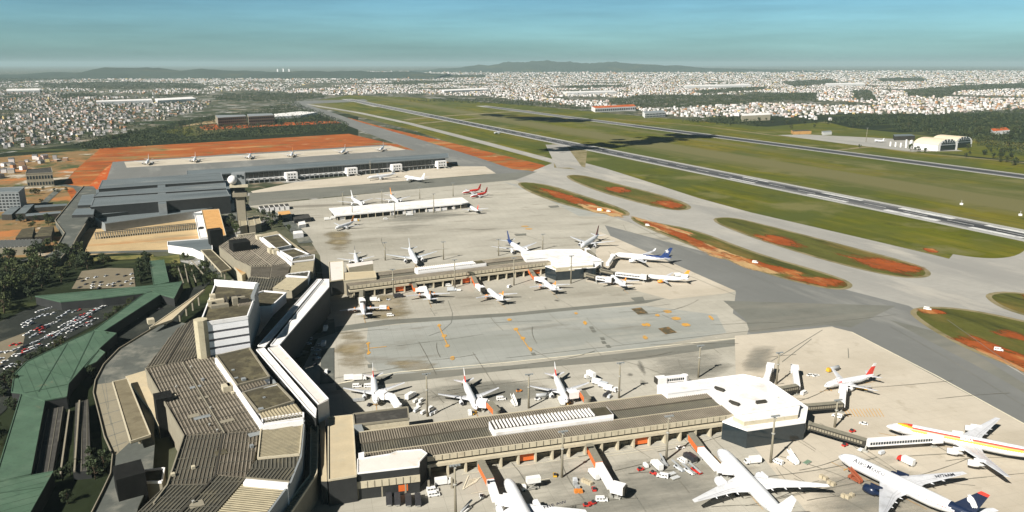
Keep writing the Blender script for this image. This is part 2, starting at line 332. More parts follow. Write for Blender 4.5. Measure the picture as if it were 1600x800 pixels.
sheet('taxilane_strip', M['dark_lane'], [(524, 600), (620, 585), (800, 571), (1000, 549), (1168, 528), (1164, 538), (1000, 562), (800, 578), (640, 596), (526, 610)],
      [(516, 512), (600, 500), (800, 489), (1000, 470), (1040, 466), (1010, 474), (800, 494), (620, 506), (518, 520)],
      [(1390, 500), (1470, 520), (1700, 660), (2100, 880), (2060, 890), (1660, 650), (1560, 590)], [(1130, 470), (1400, 478), (1330, 512), (1290, 508), (1172, 520), (1165, 500)])
sheet('light_apron', M['light'], [(1148, 525), (1300, 511), (1332, 519), (1602, 664), (2160, 1060), (1500, 1100), (1180, 700), (1150, 600)],
      [(936, 362), (962, 372), (1150, 455), (1132, 459), (1046, 468), (985, 452), (915, 440), (930, 400)])
soft('dusty_patch', M['f_dust'], [(518, 512), (574, 511), (582, 548), (576, 586), (518, 588)], [(500, 362), (550, 358), (556, 390), (516, 398)], [(590, 558), (710, 564), (690, 584), (600, 582)], [(560, 460), (640, 452), (660, 500), (560, 510)])
soft('worn_patch', M['f_grey'], [(960, 552), (1100, 542), (1170, 556), (1130, 596), (1030, 604)], [(1230, 705), (1420, 690), (1500, 760), (1540, 920), (1240, 920)], [(800, 720), (1150, 690), (1200, 800), (900, 860), (760, 820)], [(640, 600), (860, 590), (900, 620), (680, 650)], [(1160, 530), (1230, 525), (1200, 600), (1150, 590)], [(560, 320), (700, 300), (760, 330), (600, 380)])
sheet('service_lane', M['cool'], [(690, 726), (1160, 665), (1165, 672), (700, 738)])
# grass islands between the taxiways
ISL = [[(806, 284), (850, 288), (900, 304), (968, 326), (982, 336), (960, 337), (890, 321), (830, 300)],
       [(882, 275), (906, 273), (962, 288), (1040, 308), (1072, 320), (1074, 327), (1050, 328), (1000, 316), (930, 296)],
       [(984, 338), (1012, 347), (1085, 360), (1175, 396), (1285, 427), (1328, 443), (1318, 452), (1280, 448), (1190, 424), (1085, 384), (1000, 350)],
       [(1110, 343), (1140, 339), (1200, 354), (1320, 385), (1430, 414), (1449, 426), (1440, 433), (1398, 432), (1290, 406), (1170, 368)],
       [(1424, 484), (1480, 481), (1560, 494), (1700, 528), (1900, 600), (1850, 680), (1640, 602), (1600, 575), (1520, 546), (1448, 506)],
       [(1545, 460), (1590, 457), (1700, 478), (1850, 520), (1800, 540), (1660, 505), (1590, 488), (1558, 474)]]
def grow(p, d):
    q = ccw(GP(p)); n = len(q); r = []
    for i in range(n):
        a, b, c = Vector(q[i - 1]), Vector(q[i]), Vector(q[(i + 1) % n])
        e1 = (b - a).normalized(); e2 = (c - b).normalized(); nn = Vector((e1.y + e2.y, -e1.x - e2.x)).normalized()
        r.append(tuple(b + nn * d))
    return r
sheet('dry_verge', M['rim'], *[smooth_poly(grow(p, 4.5 if i > 1 else 6), 2) for i, p in enumerate(ISL)], px=False)
sheet('grass_island', M['island'], *ISL, sm=2)
soft('soil_patch', M['f_red'], [(828, 287), (885, 302), (930, 318), (975, 335), (940, 332), (880, 314), (836, 296)], [(1035, 310), (1068, 317), (1076, 327), (1050, 328), (1010, 318)],
     [(1300, 393), (1385, 404), (1440, 414), (1453, 426), (1424, 433), (1398, 430), (1340, 414)], [(1424, 482), (1470, 482), (1490, 494), (1436, 491)], [(1470, 512), (1520, 522), (1600, 556), (1700, 596), (1690, 618), (1600, 580), (1520, 546), (1484, 528)],
     [(1530, 512), (1590, 516), (1640, 540), (1556, 527)], [(1220, 428), (1300, 432), (1328, 444), (1300, 452), (1240, 440)], [(1436, 387), (1462, 388), (1470, 396), (1446, 396)], [(935, 292), (972, 290), (994, 301), (960, 304)], [(1590, 456), (1680, 474), (1690, 488), (1600, 474)], [(1165, 362), (1230, 370), (1280, 392), (1200, 382)])
soft('dug_earth', M['f_tan'], [(980, 336), (1020, 347), (1090, 366), (1080, 376), (1010, 355)], [(1060, 362), (1130, 390), (1160, 406), (1130, 408), (1076, 384)], [(1120, 390), (1200, 414), (1260, 432), (1190, 426), (1130, 408)], [(895, 316), (950, 324), (990, 339), (955, 339), (915, 328)], [(1500, 535), (1560, 556), (1640, 596), (1590, 578)])
soft('bare_verge', M['f_red'], [(990, 340), (1070, 363), (1140, 396), (1100, 392), (1020, 354)], [(1110, 388), (1200, 412), (1290, 434), (1250, 436), (1160, 412)])
# ------------------------------------------------------------------ runways
def runway(name, a, b, ext0, ext1, wid, edge, marks):
    A, Bp = Vector(G(*a)), Vector(G(*b)); d = (Bp - A).normalized(); n = Vector((-d.y, d.x)); A = A - d * ext0; Bp = Bp + d * ext1; L = (Bp - A).length
    def rect(u0, u1, v0, v1): return [tuple(A + d * u + n * v) for u, v in ((u0, v0), (u1, v0), (u1, v1), (u0, v1))]
    sheet(name + '_shoulder', M['rw_edge'], rect(-60, L + 60, -wid / 2 - edge, wid / 2 + edge), px=False)
    sheet(name, M['rw'], rect(0, L, -wid / 2, wid / 2), px=False)
    r = random.Random(3); q = []
    for k in range(60):
        u = 60 + r.random() ** 1.6 * L * .55; v = r.choice((-1, 1)) * r.uniform(2, 9); q.append(rect(u, u + r.uniform(100, 320), v - r.uniform(.8, 2.2), v + r.uniform(.8, 2.2)))
    for i, p in enumerate(q): pass
    sheet(name + '_skid', M['rubber'], rect(30, L * .62, -10.5, 10.5), px=False)
    if marks:
        q = [rect(u, u + 34, -.75, .75) for u in range(110, int(L) - 60, 60)]
        q += [rect(0, L, s * (wid / 2 - 1.2) - .5, s * (wid / 2 - 1.2) + .5) for s in (-1, 1)]
        q += [rect(12, 44, v, v + 2.1) for v in [s * (3 + 4 * k) - 1 for k in range(5) for s in (-1, 1)]]
        q += [rect(u, u + ln, s * 13.5 - hw, s * 13.5 + hw) for u, ln, hw in ((105, 60, 4.2), (205, 75, 4.8), (340, 70, 3.2), (520, 60, 2.4)) for s in (-1, 1)]
        sheet(name + '_marking', M['paint'], *q, px=False)
runway('runway', (1590, 366), (545, 155.5), 120, 0, 42, 8, True)
runway('second_runway', (1600, 276), (760, 166.5), 700, 0, 40, 8, False)

# ------------------------------------------------------------------ painted lines and patches on the aprons
def line(items, wd, m, name):
    stripq(name, m, [(it, wd) for it in items])
line([[(528, 600), (622, 582), (800, 566), (1000, 545), (1150, 529)], [(1330, 519), (1460, 586), (1602, 664), (1700, 724)], [(400, 331), (560, 322), (790, 302)]], 1.1, M['lpaint'], 'apron_edge_line')
line([[(1205, 565), (1285, 516)], [(1222, 566), (1268, 530)], [(948, 380), (1060, 424), (1150, 462)], [(1480, 500), (1600, 585), (1700, 640)],
      [(1390, 510), (1480, 560), (1602, 636)], [(980, 345), (1060, 386), (1200, 440)], [(515, 522), (606, 514)], [(520, 592), (622, 575)], [(1325, 545), (1326, 560)]], .45, M['dark_lane'], 'joint_line')
line([[(700, 470), (707, 490), (705, 505), (690, 518), (670, 525)], [(974, 352), (978, 360), (1000, 368)], [(672, 482), (680, 494)], [(870, 466), (905, 486)], [(990, 772), (1010, 802)], [(1010, 340), (1030, 350)], [(790, 560), (1400, 492)]], .35, M['dark_lane'], 'lead_in_line')
line([[(736, 772), (790, 762), (860, 748)], [(850, 706), (1000, 690)], [(905, 720), (1040, 700)], [(720, 735), (900, 708), (1150, 676)], [(722, 742), (900, 716), (1150, 682)]], .35, M['lpaint'], 'road_line')
def blob(px, py, rx, ry, n=12):
    g = G(px, py); r = random.Random(int(px * 7 + py)); s = (py - HOR) / CAMH
    return [(g[0] + rx / s * cos(2 * pi * k / n) * r.uniform(.85, 1.1), g[1] + ry / s * 3.2 * sin(2 * pi * k / n) * r.uniform(.8, 1.1)) for k in range(n)]
sheet('yellow_patch', M['ypaint'], *[blob(*b) for b in [(1043, 487, 7, 2.6), (1056, 498, 8, 2.6), (1072, 508, 7.5, 2.8), (1027, 493, 4, 2), (575, 537, 3, 2), (576, 552, 3, 2.4), (686, 509, 3, 2.2), (694, 525, 4, 2.2),
      (699, 541, 4, 2.2), (707, 560, 4, 2.8), (806, 515, 4, 2.4), (817, 529, 4, 2.2), (829, 546, 3, 2.6), (914, 505, 3, 3), (1008, 528, 4, 3), (1012, 508, 4, 3), (1006, 508, 4, 2), (820, 354, 6, 1.5), (826, 358, 6, 1.5), (900, 490, 3, 1.6), (796, 500, 4, 2), (1111, 497, 3, 4)]], px=False)
sheet('yellow_dash', M['ypaint'], strip_poly([(574, 545), (604, 542)], .9), strip_poly([(575, 537), (576, 553)], .8), strip_poly([(686, 510), (700, 542)], .8), strip_poly([(806, 515), (830, 550)], .8), px=False)
sheet('dark_square', M['darkpatch'], [(986, 483), (1002, 481), (1013, 490), (997, 492)], [(1028, 514), (1044, 511), (1058, 520), (1040, 523)], px=True)
sheet('dark_dash', M['dark_lane'], *[[(x, y), (x + 6, y - .6), (x + 9, y + 3.4), (x + 2.5, y + 4)] for x, y in [(923, 516), (939, 534), (946, 540), (829, 552), (920, 511), (937, 528)]],
      [(574, 570), (581, 569.5), (582, 575), (575, 575.5)], [(856, 322), (872, 321), (874, 324), (860, 325)], [(803, 366), (822, 365), (822, 368), (806, 369)], [(985, 466), (1004, 464), (1008, 471), (994, 473)])
soft('oil_stain', M['f_oil'], blob(1002, 575, 7, 12), blob(1005, 598, 8, 7), blob(985, 586, 6, 3), blob(780, 790, 14, 5), blob(970, 700, 16, 3), blob(905, 700, 10, 3), blob(730, 600, 9, 3), blob(860, 590, 9, 4), blob(590, 600, 9, 3), blob(1395, 790, 14, 5), blob(1215, 770, 14, 5), blob(870, 470, 6, 2), blob(680, 490, 6, 2), px=False)
# red-painted equipment zones
sheet('hatched_zone', M['ypaint'], *[strip_poly([(x, 640 - (x - 1320) * .02), (x + 8, 652)], .35) for x in range(1318, 1375, 5)], px=False)
sheet('white_hatching', M['lpaint'], *([strip_poly([(734 + k * 2, 750 - k * .4), (727 + k * 2.0, 764 - k * 1.1)], .28) for k in range(9)] + [strip_poly([(732, 744), (723, 766)], .5), strip_poly([(723, 766), (752, 746)], .5)]), px=False)
# landside ground
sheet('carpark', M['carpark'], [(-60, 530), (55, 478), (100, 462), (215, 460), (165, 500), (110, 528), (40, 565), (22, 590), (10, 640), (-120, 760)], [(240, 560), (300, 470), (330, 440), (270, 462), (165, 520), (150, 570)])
sheet('carpark_pale', M['lotpale'], [(112, 452), (128, 424), (170, 419), (208, 420), (212, 450)], [(-60, 560), (0, 535), (40, 520), (36, 540), (0, 572)])
sheet('lawn', M['lawn'], [(222, 404), (280, 398), (282, 412), (258, 412), (226, 410)], [(104, 415), (150, 402), (240, 398), (240, 404), (150, 408)])
stripq('road', M['road'], [([(-40, 298), (40, 291), (95, 289), (122, 293), (128, 300), (120, 312)], 13), ([(0, 342), (45, 338), (86, 345)], 10), ([(30, 345), (60, 325), (92, 296)], 9),
      ([(420, 332), (452, 350), (470, 368), (478, 380)], 14), ([(-20, 412), (60, 404), (110, 396), (270, 392), (310, 395), (345, 428)], 9), ([(320, 300), (380, 348), (402, 358)], 10)])
stripq('service_road', M['road'], [([(450, 540), (515, 520), (512, 500)], 9), ([(512, 545), (511, 600)], 8)])
# ------------------------------------------------------------------ building materials
M['rib'] = mat('ribbed_roof', (.092, .079, .058), .75, .16, .25, layers=[((.062, .053, .038), .07, .48, .66, 1), ((.14, .12, .09), .3, .58, .72, 2)])
M['ribhi'] = mat('roof_rib', (.225, .195, .150), .7, .22, .12, layers=[((.15, .128, .096), .05, .48, .66, 1), ((.28, .25, .20), .09, .6, .72, 3)])
M['ribdark'] = mat('dark_ribbed_roof', (.058, .054, .041), .75, .2, .25, layers=[((.13, .115, .075), .12, .5, .7, 1)])
M['ribdarkhi'] = mat('dark_roof_rib', (.13, .12, .092), .7, .15, .3)
M['ribtan'] = mat('tan_ribbed_roof', (.33, .285, .19), .75, .12, .25, layers=[((.25, .22, .15), .2, .5, .7, 1)])
M['canopytop'] = mat('weathered_canopy_top', (.175, .150, .098), .9, .18, .2, layers=[((.12, .10, .065), .12, .5, .68, 1)])
M['flatdark'] = mat('gravel_roof', (.074, .065, .043), .95, .28, .25, layers=[((.13, .115, .07), .12, .5, .65, 1), ((.05, .045, .03), .3, .55, .7, 2)])
M['bitumen'] = mat('bitumen_roof', (.045, .042, .036), .8, .25, .3, layers=[((.075, .07, .06), .2, .52, .66, 1)])
M['tanpad'] = mat('sand_membrane_roof', (.45, .375, .25), .85, .10, .2, layers=[((.42, .36, .25), .15, .5, .7, 1)])
M['pinkroof'] = mat('pale_membrane_roof', (.64, .585, .53), .8, .07, .15, layers=[((.52, .46, .36), .12, .58, .7, 1)])
M['whiteroof'] = mat('white_membrane_roof', (.72, .695, .665), .7, .07, .15, layers=[((.55, .52, .475), .12, .52, .70, 1), ((.40, .37, .32), .3, .62, .74, 2)])
M['white'] = mat('white_render', (.78, .76, .74), .7, .05, .2, layers=[((.60, .58, .54), .25, .58, .74, 1)])
M['cream'] = mat('cream_panel', (.47, .415, .30), .8, .12, .3, layers=[((.36, .31, .22), .5, .55, .7, 1)])
M['conc'] = mat('raw_concrete', (.24, .215, .16), .85, .15, .25, layers=[((.24, .215, .165), .3, .52, .68, 1)])
M['grey'] = mat('grey_cladding', (.22, .235, .235), .6, .12, .2)
M['t3roof'] = mat('grey_metal_roof', (.135, .155, .158), .55, .16, .05, layers=[((.085, .10, .105), .04, .48, .68, 1, 6), ((.21, .22, .21), .03, .58, .7, 3, 3)], ang=28, stretch=3)
M['near_black'] = mat('near_black_wall', (.014, .014, .013), .9, .3, .2)  # plain near-black tone for the stair towers
M['dark'] = mat('dark_wall', (.026, .027, .026), .7, .25, .2)
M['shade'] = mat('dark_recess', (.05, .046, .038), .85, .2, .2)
M['glass'] = mat('dark_glazing', (.020, .028, .032), .12, .2, .3, spec=.6)
M['greenroof'] = mat('green_painted_roof', (.060, .108, .068), .75, .2, .1, layers=[((.088, .138, .092), .05, .48, .66, 1), ((.05, .088, .058), .12, .54, .68, 2), ((.14, .125, .075), .07, .62, .74, 4), ((.06, .10, .066), .5, .58, .7, 6)])
M['greenseam'] = mat('dark_green_seam', (.038, .072, .046), .8, .2, .2)
M['orange'] = mat('orange_panel', (.62, .135, .03), .55, .1, .5)
M['orangeroof'] = mat('sandy_orange_roof', (.53, .30, .115), .85, .12, .1, layers=[((.44, .235, .085), .15, .5, .7, 1)])
M['steel'] = mat('galvanised_steel', (.38, .37, .33), .5, .15, .5, metal=.2)
M['tower_conc'] = mat('tower_concrete', (.45, .40, .28), .85, .12, .2, layers=[((.33, .29, .20), .3, .5, .7, 1)])
M['whitestripe'] = mat('white_tiled_band', (.86, .85, .85), .6, .05, .3)
M['greystripe'] = mat('grey_window_band', (.11, .108, .118), .5, .12, .3)  # grey bands, kept dark for contrast with the white ones

def ribs(mb, poly, ang, sp, wd, ht, z, mi=0, zfun=None):
    d = Vector((cos(radians(ang)), sin(radians(ang)))); n = Vector((-d.y, d.x)); p = [Vector(q) for q in poly]
    t0 = min(q.dot(n) for q in p); t1 = max(q.dot(n) for q in p); k = 0
    t = t0 + sp / 2
    while t < t1:
        xs = []
        for i in range(len(p)):
            a, b = p[i], p[(i + 1) % len(p)]; ta, tb = a.dot(n) - t, b.dot(n) - t
            if (ta > 0) != (tb > 0): xs.append((a + (b - a) * (ta / (ta - tb))).dot(d))
        xs.sort()
        for i in range(0, len(xs) - 1, 2):
            if xs[i + 1] - xs[i] < .8: continue
            A = d * (xs[i] + .15) + n * t; Bq = d * (xs[i + 1] - .15) + n * t; h = n * wd / 2
            vs = [(*(A - h), z), (*(A + h), z), (*(A + h * .6), z + ht), (*(A - h * .6), z + ht), (*(Bq - h), z), (*(Bq + h), z), (*(Bq + h * .6), z + ht), (*(Bq - h * .6), z + ht)]
            mb.add(vs, [[3, 2, 6, 7], [0, 3, 7, 4], [1, 5, 6, 2], [0, 1, 2, 3], [7, 6, 5, 4]], mi)
        t += sp
_dz = [0]
def block(root, poly, z, z0=0.0, roof=None, wall=None, rib=None, par=None, px=True, rname='roof', wname='wall', cross=None):
    """one storeyed block of a building: wall, roof, optional ribs on the roof and a parapet round it"""
    q = ccw(GP(poly, z) if px else poly); _dz[0] = (_dz[0] + 1) % 7; z = z + _dz[0] * .011
    b = MB(); b.prism(q, z0, z - .12, 0, top=False); b.build(wname, wall or M['conc'], root)
    b = MB(); b.prism(q, z - .12, z, 0, bottom=True)
    ms = [roof or M['conc']]
    if rib:
        ribs(b, q, rib[0], rib[1], rib[2], rib[3], z, 1); ms.append(rib[4])
    if cross:
        ribs(b, q, cross[0], cross[1], .35, .12, z + .3, 2); ms += [M['ribdark']] if len(ms) == 2 else [M['ribdark'], M['ribdark']]
    r = b.build(rname, ms, root)
    if par:
        b = MB(); h, t, pm = par[:3]; ed = par[3] if len(par) > 3 else range(len(q))
        for i in ed:
            a, c = q[i], q[(i + 1) % len(q)]
            b.bar((a[0], a[1], z - .3), (c[0], c[1], z - .3), t, h + .3)
        b.build('parapet', pm, r)
    return r
def dirpx(a, b, z):
    p, q = G(*a, z), G(*b, z); return math.degrees(atan2(q[1] - p[1], q[0] - p[0]))
def bld(name, label, cat, px, z=0, group=None):
    g = G(px[0], px[1], z); return thing(name, label, cat, (g[0], g[1], 0), 0, group)
def wallpx(mb, a, b, z, z0, t=.4, mi=0):
    p, q = G(*a, z), G(*b, z); mb.bar((p[0], p[1], z0), (q[0], q[1], z0), t, z - z0, mi)

# ------------------------------------------------------------------ near crescent of the terminal
ZT = 18.0
t1 = bld('terminal_building', 'huge crescent terminal block in the left foreground under brown ribbed roofs', 'terminal', (320, 650), ZT)
d1 = dirpx((283, 565), (349, 676), ZT); d2 = dirpx((349, 676), (336, 742), ZT); d3 = dirpx((325, 756), (283, 800), ZT); d0 = dirpx((259, 568), (300, 500), ZT)
R1 = (1.55, .62, .34, M['ribhi']); X1 = 8.6
def band(root, poly, d, cd, z=ZT, m='rib', hi=None):
    return block(root, poly, z, 0, M[m], M['conc'], (d, R1[0], R1[1], R1[2], hi or R1[3]), None, cross=(cd, X1))
band(t1, [(227, 575), (283, 565), (349, 676), (287, 680)], d1, dirpx((227, 575), (283, 565), ZT))
band(t1, [(283.6, 565), (306, 560), (338, 558), (408, 660), (405, 672), (349.6, 676)], d1, dirpx((227, 575), (283, 565), ZT))
band(t1, [(287, 681), (349, 677), (336, 742), (325, 756), (261, 757)], d2, dirpx((287, 680), (349, 676), ZT), hi=M['ribdarkhi'])
band(t1, [(349.7, 677), (405, 673), (397, 719), (384, 746), (336.6, 742)], d2, dirpx((287, 680), (349, 676), ZT), hi=M['ribhi'])
band(t1, [(261, 758), (324, 757), (283, 800), (225, 872), (130, 880)], d3, dirpx((261, 757), (325, 756), ZT), m='ribdark', hi=M['ribdarkhi'])
band(t1, [(325.5, 757), (336, 743), (384, 747), (330, 812), (286, 872), (228, 872), (284, 800)], d3, dirpx((261, 757), (325, 756), ZT), m='ribdark', hi=M['ribdarkhi'])
band(t1, [(228, 574), (258, 568.5), (300, 500), (276, 514)], d0, dirpx((228, 574), (258, 568), ZT), m='ribdark', hi=M['ribhi'])
band(t1, [(259, 568), (282, 564.5), (306, 559), (320, 505), (301, 499)], d0, dirpx((228, 574), (258, 568), ZT), m='ribdark', hi=M['ribhi'])
# ridge gutter with pale edging
b = MB()
for a, c in (((283, 565), (349, 676)), ((349, 676), (336, 742)), ((336, 742), (325, 756)), ((325, 756), (283, 800)), ((283, 565), (308, 557)), ((259, 568), (301, 500))):
    wallpx(b, a, c, ZT + .55, ZT, .7)
b.build('ridge_gutter', M['shade'], t1)
b = MB()
for a, c in (((284.5, 565), (350.5, 676)), ((227, 575), (287, 680)), ((287, 680), (261, 757)), ((261, 757), (240, 785)), ((258, 568), (227, 575))): wallpx(b, a, c, ZT + .9, ZT - 1, .55)
b.build('roof_edging', M['conc'], t1)
P1 = (1.0, .9, M['white'])
block(t1, [(338, 557), (390, 545), (421, 590), (371, 603)], 21, ZT - 1, M['flatdark'], M['white'], None, (.8, .8, M['conc']), rname='gravel_roof')
block(t1, [(371, 603), (409, 592), (418, 600), (374, 613)], 20.5, ZT - 1, M['rib'], M['white'], (d1, 1.5, .6, .35, M['ribhi']), None, rname='strip_roof')
block(t1, [(380, 615), (433, 601), (459, 628), (404, 645)], 21, ZT - 1, M['flatdark'], M['white'], None, (.8, .8, M['conc']), rname='gravel_roof')
block(t1, [(405, 645), (462, 631), (474, 646), (410, 656)], 20.6, ZT - 1, M['ribtan'], M['white'], (d1, 1.5, .6, .35, M['ribtan']), None, rname='strip_roof')
block(t1, [(410, 657), (474, 647), (474, 655), (410, 665)], 20.0, ZT - 1, M['ribdark'], M['white'], (d1, 1.4, .6, .35, M['ribdarkhi']), (.9, .7, M['white']), rname='strip_roof')
dt = dirpx((408, 680), (473, 668), 19)
block(t1, [(408, 670), (473, 661), (468, 711), (403, 717)], 19, 0, M['flatdark'], M['conc'], (dt, 1.3, .5, .3, M['ribtan']), (.7, .6, M['cream']), rname='tan_roof')
block(t1, [(398, 720), (467, 713), (464, 731), (391, 733)], 19.2, 0, M['ribdark'], M['conc'], (d2, 1.5, .55, .35, M['ribdarkhi']), None, rname='strip_roof')
block(t1, [(391, 733.5), (464, 731.5), (452, 751), (384, 745)], 19.2, 0, M['ribdark'], M['conc'], (d3, 1.5, .55, .35, M['ribdarkhi']), None, rname='strip_roof')
block(t1, [(384, 748), (451, 754), (449, 760), (380, 754)], 20.4, 0, M['white'], M['white'], None, None, rname='white_upstand')
block(t1, [(380, 755), (449, 761), (418, 800), (360, 880), (290, 872), (330, 812)], 18.6, 0, M['flatdark'], M['conc'], (dirpx((383, 758), (445, 764), 18.6), 1.35, .6, .35, M['ribtan']), (.8, .7, M['shade'], ()), rname='tan_roof')
b = MB()   # white parapet along the raised blocks
for a, c in (((337, 559), (372, 609)), ((372, 609), (410, 664)), ((379, 613), (434, 600)), ((411, 664), (474, 656))): wallpx(b, a, c, 21.4, ZT - .5, 1.1)
b.build('white_parapet', M['white'], t1)
b = MB()
for px, z in (((354, 610), 18), ((362, 608), 18), ((236, 505), 18)):
    b = MB(); g = G(*px, z); b.box((g[0], g[1], z), (5, 4, 3), radians(d1)); b.build('roof_plant', M['cream'], t1)
rr_ = random.Random(21)
for k in range(34):   # vents, patched sheets and pipes over the ribbed roof
    px = rr_.uniform(235, 400); py = rr_.uniform(570, 790); g = G(px, py, ZT)
    if not any(inpoly(px, py, p) for p in ([(230, 577), (335, 562), (402, 664), (395, 716), (332, 740), (322, 754), (264, 755), (287, 682)], [(325, 758), (384, 748), (300, 800), (240, 800)])): continue
    b = MB()
    if k % 3 == 0: b.box((g[0], g[1], ZT + .25), (rr_.uniform(2.5, 5), rr_.uniform(3, 8), .16), radians(d1)); b.build('roof_patch', M[rr_.choice(('ribtan', 'grey', 'flatdark', 'conc'))], t1)
    elif k % 3 == 1: b.tube([(g[0], g[1], ZT), (g[0], g[1], ZT + 1.1), (g[0], g[1], ZT + 1.5)], [.35, .35, .6], 8); b.build('roof_vent', M['steel'], t1)
    else: b.box((g[0], g[1], ZT + .3), (1.6, 1.4, 1.2), radians(d1)); b.build('fan_unit', M[rr_.choice(('cream', 'grey'))], t1)
for k in range(14):
    px = 345 + rr_.uniform(0, 75); py = 555 + (px - 345) * 1.0 + rr_.uniform(-6, 30)
    if inpoly(px, py, [(345, 560), (388, 549), (417, 588), (374, 600)]) or inpoly(px, py, [(386, 616), (430, 604), (452, 627), (406, 642)]):
        g = G(px, py, 21); b = MB(); b.box((g[0], g[1], 21), (rr_.uniform(1, 2.4), rr_.uniform(1, 3), rr_.uniform(.5, 1.4)), radians(d1)); b.build('fan_unit', M['grey'], t1)
b = MB()   # airside wall with joints below the raised blocks
for a, c in (((391, 546), (475, 656)), ((475, 656), (470, 713)), ((470, 713), (454, 753)), ((454, 753), (415, 806))): wallpx(b, a, c, 19.5, 9, .8)
b.build('airside_wall', M['grey'], t1)
block(t1, [(486, 668), (497, 668), (495, 742), (455, 802), (390, 900), (365, 900), (439, 802), (485, 744)], 12, 0, M['ribtan'], M['conc'], (dt, 2.4, .5, .25, M['ribtan']), (.9, .5, M['cream']), rname='walkway_roof', wname='walkway_wall')
block(t1, [(470, 668), (486, 668), (485, 744), (439, 802), (418, 805), (452, 755), (468, 712)], 9, 0, M['bitumen'], M['dark'], rname='gutter_roof')
# long white wing along the airside, bent at the tower
def wing(root, polys, z):
    for p, zz, rf in polys: block(root, p, zz, 0, rf, M['dark'], None, (.5, .4, M['white']), rname='white_roof')
wing(t1, [([(401, 547), (412, 544), (494, 640), (493, 652), (481, 640)], 19.6, M['whiteroof']), ([(419, 545), (436, 540), (513, 624), (498, 632)], 20, M['pinkroof'])], 20)
block(t1, [(388, 548), (401, 548), (481, 640), (493, 652), (484, 664), (474, 655)], 14, 0, M['bitumen'], M['dark'], rname='gutter_roof')
block(t1, [(413, 546), (418, 546), (498, 634), (497, 650), (494, 648), (494, 640)], 15, 0, M['bitumen'], M['dark'], rname='gutter_roof')
b = MB(); p, q = G(498, 632, 20), G(513, 624, 20); b.prism([(p[0] - .2, p[1] - .5), (q[0] + .3, q[1] - .5), (q[0] + .3, q[1] - 1.4), (p[0] - .2, p[1] - 1.4)], 7.5, 20.3); b.build('end_wall', M['pinkroof'], t1)
wing(t1, [([(403, 541), (415, 541), (503, 437), (496, 437)], 19.6, M['whiteroof']), ([(423, 540), (437, 539), (514, 449), (514, 437), (506, 437)], 20, M['whiteroof'])], 20)
block(t1, [(413, 542), (423, 542), (506, 438), (502, 438)], 15, 0, M['bitumen'], M['dark'], rname='gutter_roof')
block(t1, [(388, 546), (404, 542), (497, 438), (490, 425), (454, 455)], 13, 0, M['bitumen'], M['dark'], rname='gutter_roof')
# ------------------------------------------------------------------ control block on the terminal roof
ct = bld('control_block', 'white striped office block with a round stair shaft rising from the terminal roof', 'office block', (340, 540), ZT)
q = GP([(313, 507), (387, 496), (403, 452), (336, 447)], 38)
fz = [G(313, 507, 38), G(387, 496, 38)]
b = MB(); b.prism(q, 16, 38, 0, mtop=1); b.build('wall', [M['grey'], M['flatdark']], ct)
fd = Vector(fz[1]) - Vector(fz[0]); fl = fd.length; fd.normalize(); fn = Vector((fd.y, -fd.x))
for k, (zb, zt) in enumerate(((19, 22.2), (23.6, 27), (28.4, 31.8), (33.2, 37.2))):
    b = MB(); A = Vector(fz[0]) + fd * 3 + fn * .15; Bq = Vector(fz[1]) + fn * .15; b.bar((*A, zb), (*Bq, zb), .5, zt - zb); b.build('white_band', M['whitestripe'], ct)
for zb in (22.1, 26.9, 31.7):
    b = MB(); A = Vector(fz[0]) + fd * 3.2 + fn * .02; Bq = Vector(fz[1]) - fd * .2 + fn * .02; b.bar((*A, zb), (*Bq, zb), .2, 1.5); b.build('window_band', M['greystripe'], ct)
b = MB(); b.bar((*(Vector(fz[0]) + fn * .2), 37.0), (*(Vector(fz[1]) + fn * .2), 37.0), .7, 2.2)
p1, p2, p3 = [Vector(v) for v in (q[1], q[2], q[3])]
b.bar((*p1, 37), (*p2, 37), .7, 2.4); b.bar((*p2, 37), (*p3, 37), .7, 5.5); b.bar((*p3, 37), (*Vector(q[0]), 37), .7, 2.0)
b.build('parapet', M['white'], ct)
b = MB(); sc = Vector(fz[0]) + fd * .3 - fn * 1.5
b.tube([(*sc, 16), (*sc, 40.5)], 3.9, 8, smooth=False); b.build('stair_shaft', M['tower_conc'], ct)
b = MB(); cc = Vector(centroid(q))
ex = fd; ey = -fn
for (u, v, sx, sy, h, mi) in ((-8, 3, 9, 3.5, 2.6, 0), (-7, -5, 10, 4, 1.8, 1), (2, -4, 3, 5, 4.5, 1), (6, 0, 5, 3, 3.2, 1), (-9, 9, 3, 4, 4.5, 0), (-12, -1, 2, 3, 3.5, 0), (-10, 5, 2, 2, 3.2, 0), (4, 8, 7, 2, 2, 2), (7, -6, 6, .8, 3.5, 2), (-2, 2, .8, 12, 3.2, 2)):
    g = cc + ex * u + ey * v; b = MB(); b.box((g[0], g[1], 38), (sx, sy, h), atan2(fd.y, fd.x)); b.build('roof_plant', [M['cream'], M['conc'], M['shade']][mi], ct)
b = MB(); g = cc + ex * 7 - ey * 7; b.box((g[0], g[1], 38), (8, 5, .8), atan2(fd.y, fd.x)); ribs(b, [tuple(g + ex * s * 4 + ey * t * 2.5) for s, t in ((-1, -1), (1, -1), (1, 1), (-1, 1))], math.degrees(atan2(ey.y, ey.x)), .8, .35, .3, 38.8); b.build('louvre_deck', M['ribhi'], ct)
b = MB(); b.bar((*(Vector(q[1]) + (p2 - p1) * .5), 38), (*(Vector(q[2])), 38), 2.2, 4.2); b.build('screen_wall', M['grey'], ct)

